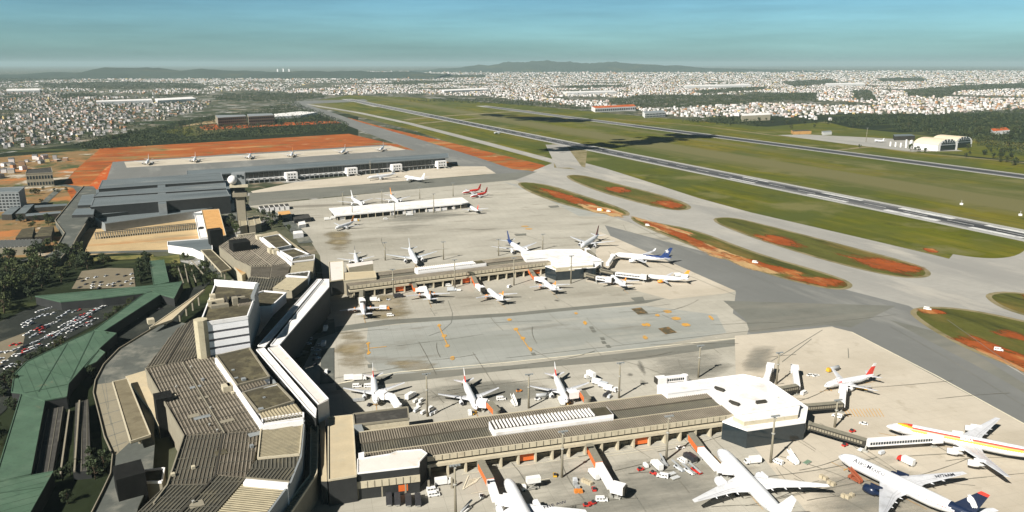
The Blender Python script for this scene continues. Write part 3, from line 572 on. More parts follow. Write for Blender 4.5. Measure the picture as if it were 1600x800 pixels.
# ------------------------------------------------------------------ far crescent of the terminal
t2 = bld('terminal_building', 'second crescent terminal block behind the striped tower under tan ribbed roofs', 'terminal', (420, 410), ZT)
dd = dirpx((364, 371), (424, 416), ZT); cd2 = dirpx((345, 386), (364, 371), ZT)
def band2(poly, d, cd, m='rib', hi='ribhi'): block(t2, poly, ZT, 0, M[m], M['conc'], (d, 1.9, .8, .4, M[hi]), None, cross=(cd, 9))
band2([(342, 385), (364, 371), (424, 415.5), (392, 416), (368, 405)], dd, cd2); band2([(364.5, 371), (400, 367), (431, 390), (455, 411), (424.5, 415.5)], dd, cd2)
band2([(392, 417), (424, 416.5), (421, 434), (391, 432)], 60, dirpx((392, 417), (424, 416), ZT), 'ribdark'); band2([(424.5, 416.5), (455, 412), (449, 431), (421.5, 435)], 60, dirpx((392, 417), (424, 416), ZT), 'ribdark', 'ribhi')
band2([(375, 448), (391, 433), (421, 436), (447, 433), (400, 470), (388, 462)], d0, 0, 'ribdark', 'ribdarkhi')
block(t2, [(410, 372), (436, 367), (455, 384), (431, 389)], 20.6, ZT - 1, M['flatdark'], M['white'], None, (.8, .9, M['white']), rname='gravel_roof')
block(t2, [(438, 393), (461, 389), (483, 398), (457, 404)], 20.6, ZT - 1, M['flatdark'], M['white'], None, (.8, .9, M['white']), rname='gravel_roof')
block(t2, [(402, 367), (432, 361), (492, 404), (486, 405), (436, 366), (409, 371)], 18.8, 0, M['ribtan'], M['conc'], None, None, rname='edge_roof')
block(t2, [(457, 405), (491, 399), (491, 406), (456, 410)], 19.8, ZT - 1, M['ribdark'], M['white'], (dd, 1.8, .8, .4, M['ribdarkhi']), (.8, .7, M['white']), rname='strip_roof')
block(t2, [(456, 411), (491, 407), (489, 424), (453, 428)], 19, 0, M['flatdark'], M['conc'], (dirpx((456, 411), (491, 407), 19), 1.8, .8, .3, M['ribtan']), None, rname='tan_roof')
block(t2, [(453, 429), (484, 425), (481, 434), (447, 432)], 19, 0, M['ribdark'], M['white'], (60, 1.8, .8, .4, M['ribdarkhi']), (1, .8, M['white']), rname='strip_roof')
block(t2, [(447, 434), (481, 435), (456, 455), (426, 450)], 19, 0, M['flatdark'], M['conc'], (dirpx((447, 434), (481, 435), 19), 1.8, .8, .3, M['ribtan']), None, rname='tan_roof')
block(t2, [(401, 460), (412, 456), (447, 459), (424, 480), (396, 482)], 19.5, 0, M['flatdark'], M['white'], None, (1, .9, M['white']), rname='tan_roof')
b = MB(); wallpx(b, (402, 367), (432, 391), 21, 17, 1.0); wallpx(b, (432, 391), (456, 411), 21, 17, 1.0); b.build('white_parapet', M['white'], t2)
b = MB()
for px in ((405, 374), (424, 395), (430, 396)): g = G(*px, 18); b = MB(); b.box((g[0], g[1], 18), (8, 5, 4), radians(dd)); b.build('roof_plant', M['cream'], t2)
for k in range(6): g = G(374 + 4.5 * k, 369.5 - .6 * k, 18); b = MB(); b.box((g[0], g[1], 18), (2.6, 3, 1.8), radians(dd)); b.build('fan_unit', M['cream'], t2)
for px in ((339, 392, 12, 12), (378, 420, 16, 15)):
    g = G(px[0], px[1], 0); b = MB(); b.box((g[0], g[1], 0), (px[2], px[3], 26 if px[0] > 350 else 22), radians(dd)); b.build('stair_tower', M['near_black'], t2)
block(t2, [(346, 394), (358, 386), (388, 424), (378, 430)], 10, 0, M['tan'], M['cream'], rname='terrace_roof')
# near stair towers
for px, s, z in (((262, 676), (9, 8), 20.5), ((208, 783), (13, 11), 15)):
    g = G(*px, 0); b = MB(); b.box((g[0] , g[1], 0), (s[0], s[1], z), radians(d1)); b.build('stair_tower', M['near_black'], t1)
block(t1, [(196, 588), (236, 576), (262, 650), (248, 665), (236, 640)], 7, 0, M['tanpad'], M['cream'], rname='terrace_roof')
block(t1, [(222, 737), (257, 733), (253, 754), (214, 755)], 8, 0, M['flatdark'], M['conc'], None, (.8, .6, M['white']), rname='annex_roof')
# ------------------------------------------------------------------ landside decks and canopies
b = MB(); dk = [(262, 500), (232, 518), (186, 546), (162, 571), (149, 596), (146, 615), (155, 650), (163, 683), (176, 712), (173, 742), (160, 770), (130, 830), (200, 850), (216, 792), (238, 745), (242, 690), (236, 600), (236, 575), (290, 505)]
q = GP(dk, 5); b.prism(q, 4.2, 5, 0, bottom=True); struct('approach_deck', b, M['road'])
b = MB()
for k_, p_ in enumerate(([(150, 601), (176, 597), (204, 690), (180, 712), (166, 682), (156, 645), (149, 615)], [(205, 590), (234, 580), (242, 620), (240, 690), (236, 676)])):
    b.add([(x, y, 5.02) for x, y in ccw(GP(p_, 5))], [list(range(len(p_)))])
struct('kerbside_slab', b, M['deck'])
b = MB()
for a_, c_ in (((222, 528), (176, 556)), ((176, 556), (158, 584)), ((164, 590), (170, 640)), ((172, 650), (186, 706)), ((180, 720), (172, 750)), ((194, 545), (172, 575)), ((159, 600), (174, 665))):
    p_, q_ = Vector(G(*a_, 5)), Vector(G(*c_, 5)); n_ = Vector((-(q_ - p_).y, (q_ - p_).x)).normalized() * .12; b.add([(*(p_ - n_), 5.04), (*(q_ - n_), 5.04), (*(q_ + n_), 5.04), (*(p_ + n_), 5.04)], [[3, 2, 1, 0]] if False else [[0, 1, 2, 3]])
for k_ in range(5):  # dark bars painted across the deck as gap shadows
    p_, q_ = Vector(G(152 + k_ * 5, 632 + k_ * 17, 5)), Vector(G(190 + k_ * 2, 622 + k_ * 17, 5)); d_ = (q_ - p_).normalized(); n_ = Vector((-d_.y, d_.x)) * .35; b.add([(*(p_ - n_), 5.04), (*(q_ - n_), 5.04), (*(q_ + n_), 5.04), (*(p_ + n_), 5.04)], [[0, 1, 2, 3]])
struct('lane_and_gap_shade', b, M['dark_lane'])
b = MB()
for i in range(11):
    a, c = q0 = (Vector(GP(dk, 5)[i]), Vector(GP(dk, 5)[i + 1])); b.bar((*a, 4.9), (*c, 4.9), .4, 1.1)
tag(b.build('parapet_wall', M['conc']), 'low concrete parapet along the outer edge of the curved approach deck', 'wall')
for lab, poly, m1, zz in (('long flat canopy slab over the near approach deck', [(176, 597), (199, 592), (235, 680), (204, 690)], 'canopytop', 10.5), ('long flat canopy slab at the far drop off road below the second crescent', [(314, 391), (330, 390), (361, 420), (345, 425)], 'flatdark', 10.5),
                          ('long pale covered walkway roof leading up to the striped tower', [(234, 512), (268, 500), (320, 452), (308, 460)], 'tanpad', 9)):
    c = bld('canopy', lab, 'canopy', poly[0], 0); q = ccw(GP(poly, zz)); b = MB(); b.prism(q, zz - 1.2, zz, 0, bottom=True); b.build('roof_slab', M[m1], c)
    b = MB()
    for i in range(len(q)):
        a, e = Vector(q[i]), Vector(q[(i + 1) % len(q)]); b.bar((*a, zz - .8), (*e, zz - .8), .6, 1.2)
    b.build('edge_beam', M['cream'], c)
    for i in range(6):
        f = (i + .5) / 6; pa = Vector(q[0]) * (1 - f) + Vector(q[1]) * f if (Vector(q[0]) - Vector(q[1])).length > (Vector(q[1]) - Vector(q[2])).length else Vector(q[1]) * (1 - f) + Vector(q[2]) * f
        pb = Vector(q[3]) * (1 - f) + Vector(q[2]) * f if (Vector(q[0]) - Vector(q[1])).length > (Vector(q[1]) - Vector(q[2])).length else Vector(q[0]) * (1 - f) + Vector(q[3]) * f
        b = MB(); m_ = (pa + pb) / 2; b.box((m_[0], m_[1], 4 if lab.startswith('long flat canopy slab over') else 0), (1, 1, zz - 5.2 if lab.startswith('long flat canopy slab over') else zz - 1.2)); b.build('column', M['conc'], c)
# green walkway and parking roofs
gr = bld('parking_hall', 'sprawling green roofed parking hall winding down the left edge', 'parking hall', (100, 570), 7)
for p in ([(18, 613), (22, 585), (41, 566), (105, 535), (147, 516), (182, 521), (155, 545), (107, 600), (104, 620), (70, 626), (37, 615)], [(33, 616), (70, 627), (48, 741), (0, 752), (-8, 750)], [(0, 753), (83, 737), (45, 805), (0, 870), (-60, 860), (-30, 762)],
          [(147, 516), (162, 518), (250, 461), (238, 455), (226, 459)], [(55, 463), (150, 454), (228, 447), (285, 440), (272, 466), (250, 460), (225, 458), (160, 466), (95, 472)], [(234, 408), (256, 406), (264, 441), (240, 446)], [(155, 546), (164, 551), (150, 566), (133, 574)]):
    block(gr, p, 7, 0, M['greenroof'], M['dark'], (dirpx(p[0], p[1], 7) + 8, 5.2, .16, .1, M['greenseam']), (.35, .4, M['greenroof']), rname='green_roof')
for a, c in (((107, 600), (37, 614)), ((41, 567), (110, 590)), ((105, 536), (60, 612)), ((147, 517), (107, 599)), ((60, 462), (270, 446)), ((0, 770), (70, 760))):
    b = MB(); wallpx(b, a, c, 7.25, 6.8, .5); b.build('roof_seam', M['greenseam'], gr)
for lab, pl in (('long low dark shed roof beside the green parking roof', [(72, 640), (100, 635), (82, 738), (52, 742)]), ('narrow dark awning roof between green hall and curved deck', [(118, 630), (138, 624), (142, 735), (114, 738)])):
    s = bld('shed', lab, 'shed', pl[0], 4); block(s, pl, 4, 0, M['bitumen'], M['dark'], (dirpx(pl[0], pl[3], 4), 2.2, .4, .2, M['ribdarkhi']))
s = bld('pergola', 'rows of pale beams over the sunken road left of the far canopy', 'pergola', (290, 430), 5)
for a, c in (((276, 411), (287, 443)), ((288, 412), (294, 440)), ((295, 408), (306, 440)), ((299, 406), (318, 428)), ((108, 640), (94, 740)), ((124, 625), (116, 735))):
    b = MB(); wallpx(b, a, c, 5.5, 4.6, .7); b.build('beam', M['conc'], s)

# ------------------------------------------------------------------ piers
def pier(label, front0, front1, Lm, zf, upx, sky_u, orange_bays, ncol, sp):
    A, Bq = Vector(G(*front0, 10)), Vector(G(*front1, 10)); e = (Bq - A).normalized(); n = Vector((-e.y, e.x)); ang = math.degrees(atan2(e.y, e.x))
    r = thing('pier', label, 'pier', (A.x, A.y, 0))
    def rect(u0, u1, v0, v1): return [tuple(A + e * u + n * v) for u, v in ((u0, v0), (u1, v0), (u1, v1), (u0, v1))]
    u0, u1 = upx
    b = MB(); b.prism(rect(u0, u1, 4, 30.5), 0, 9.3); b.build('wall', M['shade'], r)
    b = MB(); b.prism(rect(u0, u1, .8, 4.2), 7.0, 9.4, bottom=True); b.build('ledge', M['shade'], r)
    b = MB(); b.prism(rect(u0, u1, -1.2, 4), 5.2, 6.6, bottom=True); b.build('deck_beam', M['cream'], r)
    b = MB(); b.prism(rect(u0, u1, 3.4, 3.9), 0, 1.9); b.build('kerb_wall', M['conc'], r)
    b = MB(); b.prism(rect(u0, u1, 0, .6), 7.6, 10.05, 0, bottom=True)
    for k in range(int((u1 - u0) / 3.4)): b.prism(rect(u0 + 3.4 * k, u0 + 3.4 * k + .22, -.09, .7), 7.7, 10.0, 1)
    b.build('fascia', [M['cream'], M['shade']], r)
    for k in range(ncol):
        u = u0 + 3 + k * sp
        if u > u1 - 1: break
        b = MB(); b.prism(rect(u, u + .9, -1.0, .6), 0, 5.2); b.prism(rect(u + .1, u + .8, .6, 4), 0, 5.1); b.build('column', M['cream'], r)
        if k in orange_bays:
            b = MB(); b.prism(rect(u + 1.0, u + sp - .1, .4, .8), 1.0, 5.15); b.build('orange_panel', M['orange'], r)
    for v0, v1, z, m_, hi in ((.7, 10.6, 10.0, 'rib', 'ribhi'), (10.7, 20.3, 9.45, 'ribdark', 'ribdarkhi'), (20.4, 31, 10.1, 'rib', 'ribhi')):
        b = MB(); q = rect(u0, u1, v0, v1); b.prism(q, z - .7, z); ribs(b, q, ang + 90 + (0 if v0 != 10.7 else 0), 1.15, .5, .3, z, 1); b.build('ribbed_roof', [M[m_], M[hi]], r)
    b = MB(); b.prism(rect(u0, u1, 31, 31.6), 5, 10.5); b.prism(rect(u0, u1, 10.45, 10.75), 9.4, 10.35); b.build('back_parapet', M['cream'], r)
    s0, s1 = sky_u
    b = MB(); q = rect(s0, s1, 10.4, 19.6); b.prism(q, 9.4, 13.2); bx = b.build('skylight_box', M['white'], r)
    b = MB(); q = rect(s0 + .4, s1 - 9, 10.8, 19.2); b.prism(q, 13.2, 13.35, 0); ribs(b, q, ang + 90, 1.75, .8, .75, 13.35, 1); b.build('louvres', [M['shade'], M['whiteroof']], bx)
    b = MB(); b.prism(rect(s1 - 8.8, s1 - .4, 10.8, 19.2), 13.2, 13.4); b.build('gravel_top', M['flatdark'], bx)
    b = MB(); b.prism(rect(s0 + 1, s1 - 1, 10.25, 10.4), 10.4, 11.9); b.build('white_panel', M['whiteroof'], bx)
    return r, A, e, n, rect
prA, A_, eA, nA, rectA = pier('long ribbed roof pier in the foreground ending in a white eight sided head', (566, 727), (1143, 648.5), 0, 10, (0, 0), (0, 1), (), 0, 8.3) if False else (None,) * 5
def U(a, front0, front1, z=10):
    A, Bq = Vector(G(*front0, z)), Vector(G(*front1, z)); e = (Bq - A).normalized(); return (Vector(G(*a, z)) - A).dot(e)
FA = ((580, 726), (1143, 648.5))
uA = lambda px: U(px, *FA)
prA, A_, eA, nA, rectA = pier('long ribbed roof pier in the foreground ending in a white eight sided head', *FA, 0, 10, (uA((570, 727)), uA((1146, 648))), (uA((760, 684)) + 3.5, uA((947, 659)) + 4), (1, 8, 15), 40, 8.25)
def head(r, parts):
    for p, z, z0, rf, wl, nm, pr in parts: block(r, p, z, z0, rf, wl, None, pr, rname=nm)
W_ = M['whiteroof']
head(prA, [([(1027, 603), (1161, 586), (1189, 592), (1250, 632), (1157, 647), (1113, 606), (1043, 615)], 13, 0, W_, M['white'], 'white_roof', (.5, .5, M['white'])),
           ([(1145, 650), (1158, 648), (1250, 633), (1247, 648), (1163, 659)], 11.6, 8, W_, M['cream'], 'white_roof', None),
           ([(1129, 659), (1145, 652), (1163, 660), (1247, 649), (1251, 633), (1190, 593), (1197, 593), (1262, 637), (1258, 660), (1168, 673)], 9.4, 0, W_, M['glass'], 'ledge_roof', (.4, .4, M['white'])),
           ([(552, 648), (637, 637), (639, 655), (554, 665)], 12.5, 0, M['bitumen'], M['cream'], 'bitumen_roof', (.7, .6, M['conc'])),
           ([(513, 653), (551, 649), (557, 744), (513, 751)], 12, 0, M['tanpad'], M['dark'], 'pad_roof', (.5, .5, M['cream'])),
           ([(500, 660), (508, 656), (511, 752), (502, 752)], 11, 0, M['tanpad'], M['dark'], 'edge_roof', None),
           ([(559, 718), (610, 710), (620, 706), (658, 703), (667, 709), (655, 722), (655, 729), (559, 740)], 12.4, 0, M['pinkroof'], M['dark'], 'pale_roof', (.35, .4, M['white'])),
           ([(559, 742), (655, 731), (655, 737), (559, 748)], 9.6, 0, M['ribdark'], M['shade'], 'low_roof', None),
           ([(560, 708), (569, 706), (569, 714), (560, 716)], 13, 8, M['white'], M['white'], 'plant_roof', None)])
b = MB(); q = GP([(554, 666), (568, 664), (571, 725), (557, 728)], 9); b.prism(q, 0, 9); b.build('gap_wall', M['bitumen'], prA)
b = MB(); p, q = Vector(G(517, 762, 7)), Vector(G(656, 746, 7)); d_ = (q - p).normalized(); n_ = Vector((d_.y, -d_.x))
b.bar((*(p + n_ * .5), 5.4), (*(q + n_ * .5), 5.4), .6, 3.2)
L_ = (q - p).length
for k in range(int(L_ / 3)): g = p + d_ * 3 * k + n_ * .85; b.bar((*g, 5.5), (*(g + d_ * .2), 5.5), .12, 3.0, 1)
b.build('fascia', [M['cream'], M['shade']], prA)
b = MB(); b.bar((*p, 4.6), (*q, 4.6), .5, .8)
for k in range(5): g = p + d_ * (11 + 10 * k); b.box((g[0], g[1], 0), (.9, .9, 5))
b.build('column', M['conc'], prA)
b = MB(); g = p + d_ * 28 + n_ * .2; b.bar((*g, 1.6), (*(g + d_ * 4), 1.6), .4, 3); b.build('orange_panel', M['orange'], prA)
b = MB(); g = G(560, 676, 9); b.box((g[0], g[1], 9), (6, 5, 4), radians(15), taper=.6); b.build('vent_cowl', M['grey'], prA)
# dark roof openings on the head
b = MB()
for px, z in (((1124, 610), 13), ((1147, 632), 13), ((1189, 630), 13)): g = G(*px, z); b.box((g[0], g[1], z), (5.5, 1.4, 1.5), radians(15 if px[0] > 1160 else -45))
b.build('roof_vent', M['shade'], prA)
def mullions(r, a, c, z0, z1, n, m_):
    p, q = Vector(G(*a, z1)), Vector(G(*c, z1)); d = (q - p).normalized(); nn = Vector((d.y, -d.x)) * .12; b = MB(); L = (q - p).length
    for k in range(n + 1): g = p + d * L * k / n + nn; b.bar((*g, z0), (*(g + d * .25), z0), .2, z1 - z0)
    b.bar((*(p + nn), z0 + 1.0), (*(q + nn), z0 + 1.0), .22, .35); b.build('mullions', m_, r)
mullions(prA, (1168, 674), (1258, 661), 3.4, 8.6, 26, M['grey']); mullions(prA, (1129, 660), (1168, 674), 3.4, 8.6, 16, M['conc']); 

FB = ((530, 449.5), (850, 411))
uB = lambda px: U(px, *FB)
prB, B0, eB, nB, rectB = pier('long ribbed roof pier in the middle distance with jet bridges along its near side', *FB, 0, 10, (uB((545, 447)), uB((862, 409.5))), (uB((655, 434)) + 2, uB((757, 422)) + 6), (4, 11, 19, 26), 40, 8.25)
head(prB, [([(814, 394), (866, 390), (906, 390), (940, 407), (872, 413), (858, 402), (822, 405)], 13, 0, W_, M['white'], 'white_roof', (.5, .6, M['white'])),
           ([(863, 414), (872, 413.5), (927, 409), (927, 414), (869, 418.5)], 11.6, 8, W_, M['cream'], 'white_roof', None),
           ([(852, 416), (863, 415), (869, 419), (926, 415), (938, 408), (943, 409), (931, 418), (869, 422)], 9.4, 0, W_, M['glass'], 'ledge_roof', (.4, .5, M['white'])),
           ([(514, 410), (536, 408), (537, 437), (516, 440)], 12, 0, M['pinkroof'], M['dark'], 'pad_roof', (.5, .6, M['cream'])),
           ([(541, 413), (582, 407), (583, 412), (545, 418)], 12.6, 0, M['pinkroof'], M['cream'], 'pale_roof', None),
           ([(537, 427), (586, 424), (588, 434), (537, 439)], 12, 0, M['tanpad'], M['cream'], 'pale_roof', (.5, .5, M['cream']))])
mullions(prB, (869, 423), (931, 418.5), 3.4, 8.6, 26, M['grey'])

# ------------------------------------------------------------------ the new grey terminal with its long pier
t3 = bld('terminal_building', 'wide grey new terminal with stepped metal roofs and a long glazed pier', 'terminal', (250, 300), 18)
TR = M['t3roof']; d3a = dirpx((160, 281), (345, 269), 20)
for k, (p, z, z0, wl) in enumerate([([(160, 282), (345, 270), (349, 282), (254, 288), (154, 295)], 22, 0, 'dark'), ([(153, 301), (254, 293), (352, 286), (353, 294), (146, 307)], 22, 0, 'dark'),
        ([(147, 310), (354, 297), (359, 306), (246, 315), (142, 323)], 22, 0, 'dark'), ([(140, 334), (250, 326), (364, 313), (366, 318), (300, 331), (164, 350)], 9, 0, 'grey'),
        ([(128, 305), (147, 303), (147, 311), (143, 320), (121, 321)], 20, 17, 'dark'), ([(119, 326), (148, 325), (146, 335), (112, 336)], 19, 16, 'dark'), ([(150, 296), (358, 282), (362, 313), (150, 336)], 13, 0, 'dark'), ([(246, 286), (258, 285), (260, 318), (247, 319)], 21.4, 0, 'grey')]):
    block(t3, p, z, z0, TR, M[wl], (d3a, 3.2, .35, .16, TR) if k < 4 else None, (.5, .6, M['grey']) if k < 4 else None, rname='metal_roof')
block(t3, [(292, 267), (700, 239.5), (701, 246), (292, 276)], 18, 16.8, TR, M['grey'], None, (.5, .5, M['grey']), rname='pier_roof', wname='roof_fascia')
fa, fb = Vector(G(310, 275.5, 17.4)), Vector(G(697, 246.5, 17.4)); fd = (fb - fa).normalized(); fn = Vector((fd.y, -fd.x)); FL = (fb - fa).length
ba = Vector(G(310, 268, 17.4)); 
def pr(u0, u1, v0, v1): return [tuple(fa + fd * u - fn * v) for u, v in ((u0, v0), (u1, v0), (u1, v1), (u0, v1))]
b = MB(); b.prism(pr(0, FL, 3, 28), 0, 16.9); b.build('glass_facade', M['glass'], t3)
b = MB(); b.prism(pr(0, FL * .62, 1.6, 3.2), 4.5, 7.4, bottom=True); b.prism(pr(FL * .62, FL, 1.6, 3.2), 6.4, 7.2, bottom=True)
b.build('white_storey', M['white'], t3)
b = MB(); b.prism(pr(0, FL * .62, 1.5, 1.6), 5.3, 6.4)
for k in range(int(FL * .62 / 9)): b.prism(pr(k * 9, k * 9 + 4.5, 1.42, 1.5), 5.3, 6.4, 1)
b.build('storey_windows', [M['glass'], M['white']], t3)
b = MB()
for k in range(int(FL / 8)): b.prism(pr(k * 8, k * 8 + .7, .6, 1.5), 0, 4.6); b.prism(pr(k * 8, k * 8 + .4, 2.7, 2.95), 7.3, 16.8)
b.build('columns', M['grey'], t3)
for k, px in enumerate(((457, 283), (549, 274.5), (620, 269), (689, 263))):
    u = (Vector(G(*px)) - fa).dot(fd)
    b = MB(); b.prism(pr(u - 9, u + 9, -9, 2.9), 3.4, 13.5, bottom=True); b.prism(pr(u - 8, u - 5, -8, -4), 0, 3.4); b.prism(pr(u + 5, u + 8, -8, -4), 0, 3.4); nd = b.build('gate_house', M['white'], t3)
    b = MB()
    for i in (-6, -1.5, 3): 
        for zz in (5, 9.5): b.prism(pr(u + i, u + i + 2.4, -9.1, -9.0), zz, zz + 2)
    b.build('windows', M['glass'], nd)
    b = MB(); p0 = fa + fd * (u + 4) + fn * 10; p1_ = p0 + fd * 9 + fn * 7; b.bar((*p0, 4.5), (*p1_, .4), 2.2, .5); b.build('stair', M['steel'], nd)
# orange roofed link and neighbours
s = bld('link_building', 'low building with a sandy orange roof between new terminal and second crescent', 'building', (330, 350), 9)
block(s, [(315, 328.5), (342, 327), (353, 368), (325, 372)], 9, 0, M['orangeroof'], M['dark'], None, (.5, .6, M['cream']))
s = bld('service_wing', 'narrow white service wing along the left side of the orange roof', 'building', (310, 350), 8)
block(s, [(303, 329), (314, 328.5), (324, 371), (312, 372)], 8, 0, M['white'], M['white'], None, (.6, .5, M['white']))
b = MB(); g = G(314, 357, 8); b.box((g[0], g[1], 8), (4, 9, 1.2), radians(10)); b.build('roof_vent', M['dark'], s)
b = MB(); g = G(309, 336, 8); b.box((g[0], g[1], 8), (9, 5, 2), radians(10)); b.build('roof_plant', M['grey'], s)
s = bld('annex_building', 'curved white low annex at the corner of the earth lot', 'building', (300, 385), 7)
block(s, [(262, 378), (300, 375), (330, 373), (332, 391), (318, 397), (300, 389), (262, 384)], 7, 0, M['t3roof'], M['white'], None, (.7, .6, M['white']))
b = MB()
for k in range(4): g = G(272 + k * 12, 391 + k * 1.0, 2); b.box((g[0], g[1], 2), (7, .6, 2.6), radians(-10))
b.build('window', M['glass'], s)
s = thing('trestle_row', 'long row of concrete trestle frames across the brown earth lot', 'frame', (*G(230, 363), 0))
pa, pb = Vector(G(150, 373)), Vector(G(312, 357)); d_ = (pb - pa).normalized(); n_ = Vector((-d_.y, d_.x)); L_ = (pb - pa).length; N_ = 44
b = MB()
for k in range(N_ + 1):
    g = pa + d_ * L_ * k / N_
    for sgn in (-1, 1): b.box((*(g + n_ * sgn * 3.5), 0), (.9, .9, 5))
    b.bar((*(g - n_ * 4.4), 5), (*(g + n_ * 4.4), 5), 1.2, .8)
b.build('frames', M['conc'], s)
b = MB(); b.bar((*(pa - n_ * 3.5), 5.8), (*(pb - n_ * 3.5), 5.8), .6, .6); b.bar((*(pa + n_ * 3.5), 5.8), (*(pb + n_ * 3.5), 5.8), .6, .6); b.build('rails', M['shade'], s)
# elevated access road in front of the new terminal
b = MB(); ep = [(131, 291), (146, 291), (152, 298), (140, 320), (139, 342), (120, 372), (113, 386), (96, 403), (50, 412), (86, 391), (101, 365), (86, 345), (114, 311)]
q = GP(ep, 7); b.prism(q, 0, 7, 0); struct('elevated_road', b, M['road'])
b = MB()
for i in (3, 4, 5, 6, 9, 10, 11, 12):
    if i == 8: continue
    a, c = Vector(q[i]), Vector(q[(i + 1) % len(q)]); b.bar((*a, 7.0), (*c, 7.0), .6, 1.0)
tag(b.build('road_barrier', M['conc']), 'concrete edge barriers along both sides of the elevated grey access road', 'barrier')
# white roofed remote gate building
s = bld('remote_terminal', 'long low white roofed remote gate building on the far apron', 'building', (620, 335), 6)
block(s, [(514, 325), (722, 308), (733, 316), (722, 318), (524, 337)], 6.5, 5.2, W_, M['white'], None, None, rname='roof', wname='fascia')
wl = GP([(518, 327), (722, 310), (730, 317), (526, 336)], 6.5); b = MB(); b.prism(wl, 0, 5.2, top=False); b.build('wall', M['shade'], s)
fa2, fb2 = Vector(G(526, 336, 6.5)), Vector(G(724, 318, 6.5)); d_ = (fb2 - fa2).normalized(); n_ = Vector((d_.y, -d_.x)); L_ = (fb2 - fa2).length
b = MB()
for u0, u1 in ((.02, .06), (.40, .43), (.50, .60), (.68, .86), (.9, .93)): b.bar((*(fa2 + d_ * L_ * u0 + n_ * .9), 0.2), (*(fa2 + d_ * L_ * u1 + n_ * .9), 0.2), .3, 3.2)
b.build('shutters', M['white'], s)
b = MB()
for k in range(18): g = fa2 + d_ * L_ * k / 17.5 + n_ * 2; b.box((*g, 0), (.5, .5, 5.2))
b.build('columns', M['cream'], s)
# control tower
g = G(380, 356); s = thing('control_tower', 'tall control tower with a white radome dome on its top platform', 'control tower', (*g, 0))
def hz(px, py, base): # height above ground of row py over ground pixel
    gx, gy = G(px, base); lo, hi = 0, 120
    for _ in range(40):
        m_ = (lo + hi) / 2; z_ = m_ - CAMH; yc = gy * sin(PITCH) + z_ * cos(PITCH); zc = gy * cos(PITCH) - z_ * sin(PITCH)
        if 400 - FPX * yc / zc > py: lo = m_
        else: hi = m_
    return lo
h1, h2, h3, h4, h5 = [hz(380, y, 356) for y in (306, 300, 291, 287, 270)]
b = MB(); b.box((*g, 0), (9, 9, h1), radians(15)); b.box((g[0] - 4.7, g[1] - 1, 0), (1.2, 3, h1), radians(15), 1); b.build('shaft', [M['conc'], M['shade']], s)
b = MB(); b.box((*g, h1), (15, 15, h2 - h1), radians(15), taper=1.0); b.build('lower_gallery', M['conc'], s)
b = MB(); b.box((*g, h2), (11, 11, h3 - h2), radians(15)); b.build('neck', M['dark'], s)
b = MB(); b.box((*g, h3), (19, 19, h4 - h3), radians(15)); b.build('platform', M['cream'], s)
b = MB(); b.box((*g, h4), (14, 14, h5 - h4), radians(15)); b.build('cab', M['grey'], s)
b = MB(); rr = []
for i in range(9):
    a = pi * i / 8 - pi / 2; rr.append([(g[0] - 4 + 5 * cos(a) * cos(t * pi / 8), g[1] - 9 + 5 * cos(a) * sin(t * pi / 8), h4 + 5.5 + 5 * sin(a)) for t in range(16)])
b.loft(rr, cap=False); b.build('radome', M['white'], s)
b = MB()
for k in range(4): g2 = (g[0] - 5 + 3.4 * k, g[1] - 7.1); b.box((g2[0], g2[1], h4 + 8), (2.2, .5, 3), radians(15))
b.build('window', M['glass'], s)
# ------------------------------------------------------------------ aircraft
M['skin'] = mat('white_aircraft_paint', (.68, .68, .68), .28, .08, .12, layers=[((.52, .51, .50), .35, .54, .74, 3)], spec=.5, local=True, ang=0, stretch=4)
M['wingskin'] = mat('pale_grey_wing_paint', (.53, .535, .55), .36, .09, .2, layers=[((.40, .40, .40), .25, .52, .72, 2)], spec=.5, local=True)
M['track'] = mat('tyre_track_dark', (.17, .16, .13), .9, .3, .2)
M['seam'] = mat('panel_seam', (.30, .30, .31), .5, .1, 1, local=True)
M['a_red'] = mat('red_aircraft_paint', (.62, .045, .03), .35, .08, .3, spec=.5, local=True)
M['a_orange'] = mat('orange_aircraft_paint', (.80, .27, .03), .35, .08, .3, spec=.5, local=True)
M['a_yellow'] = mat('yellow_aircraft_paint', (.85, .50, .03), .35, .08, .3, spec=.5, local=True)
M['a_navy'] = mat('navy_aircraft_paint', (.008, .016, .042), .3, .1, .3, spec=.5, local=True)
M['a_blue'] = mat('blue_aircraft_paint', (.012, .035, .13), .3, .1, .3, spec=.5, local=True)
M['a_dark'] = mat('dark_red_aircraft_paint', (.16, .02, .025), .35, .1, .3, spec=.5, local=True)
M['a_grey'] = mat('silver_aircraft_paint', (.48, .50, .52), .35, .06, .3, spec=.5, local=True)
M['intake'] = mat('engine_intake', (.03, .03, .035), .4, .2, 1, local=True)
M['metal'] = mat('bare_metal', (.42, .42, .42), .35, .1, 1, metal=.6, local=True)
M['window'] = mat('aircraft_window', (.02, .025, .03), .15, .1, 1, spec=.6, local=True)
M['tyre'] = mat('tyre_black', (.02, .02, .02), .85, .2, 1, local=True)
M['ink'] = mat('dark_lettering', (.035, .035, .045), .5, .1, 1, local=True)

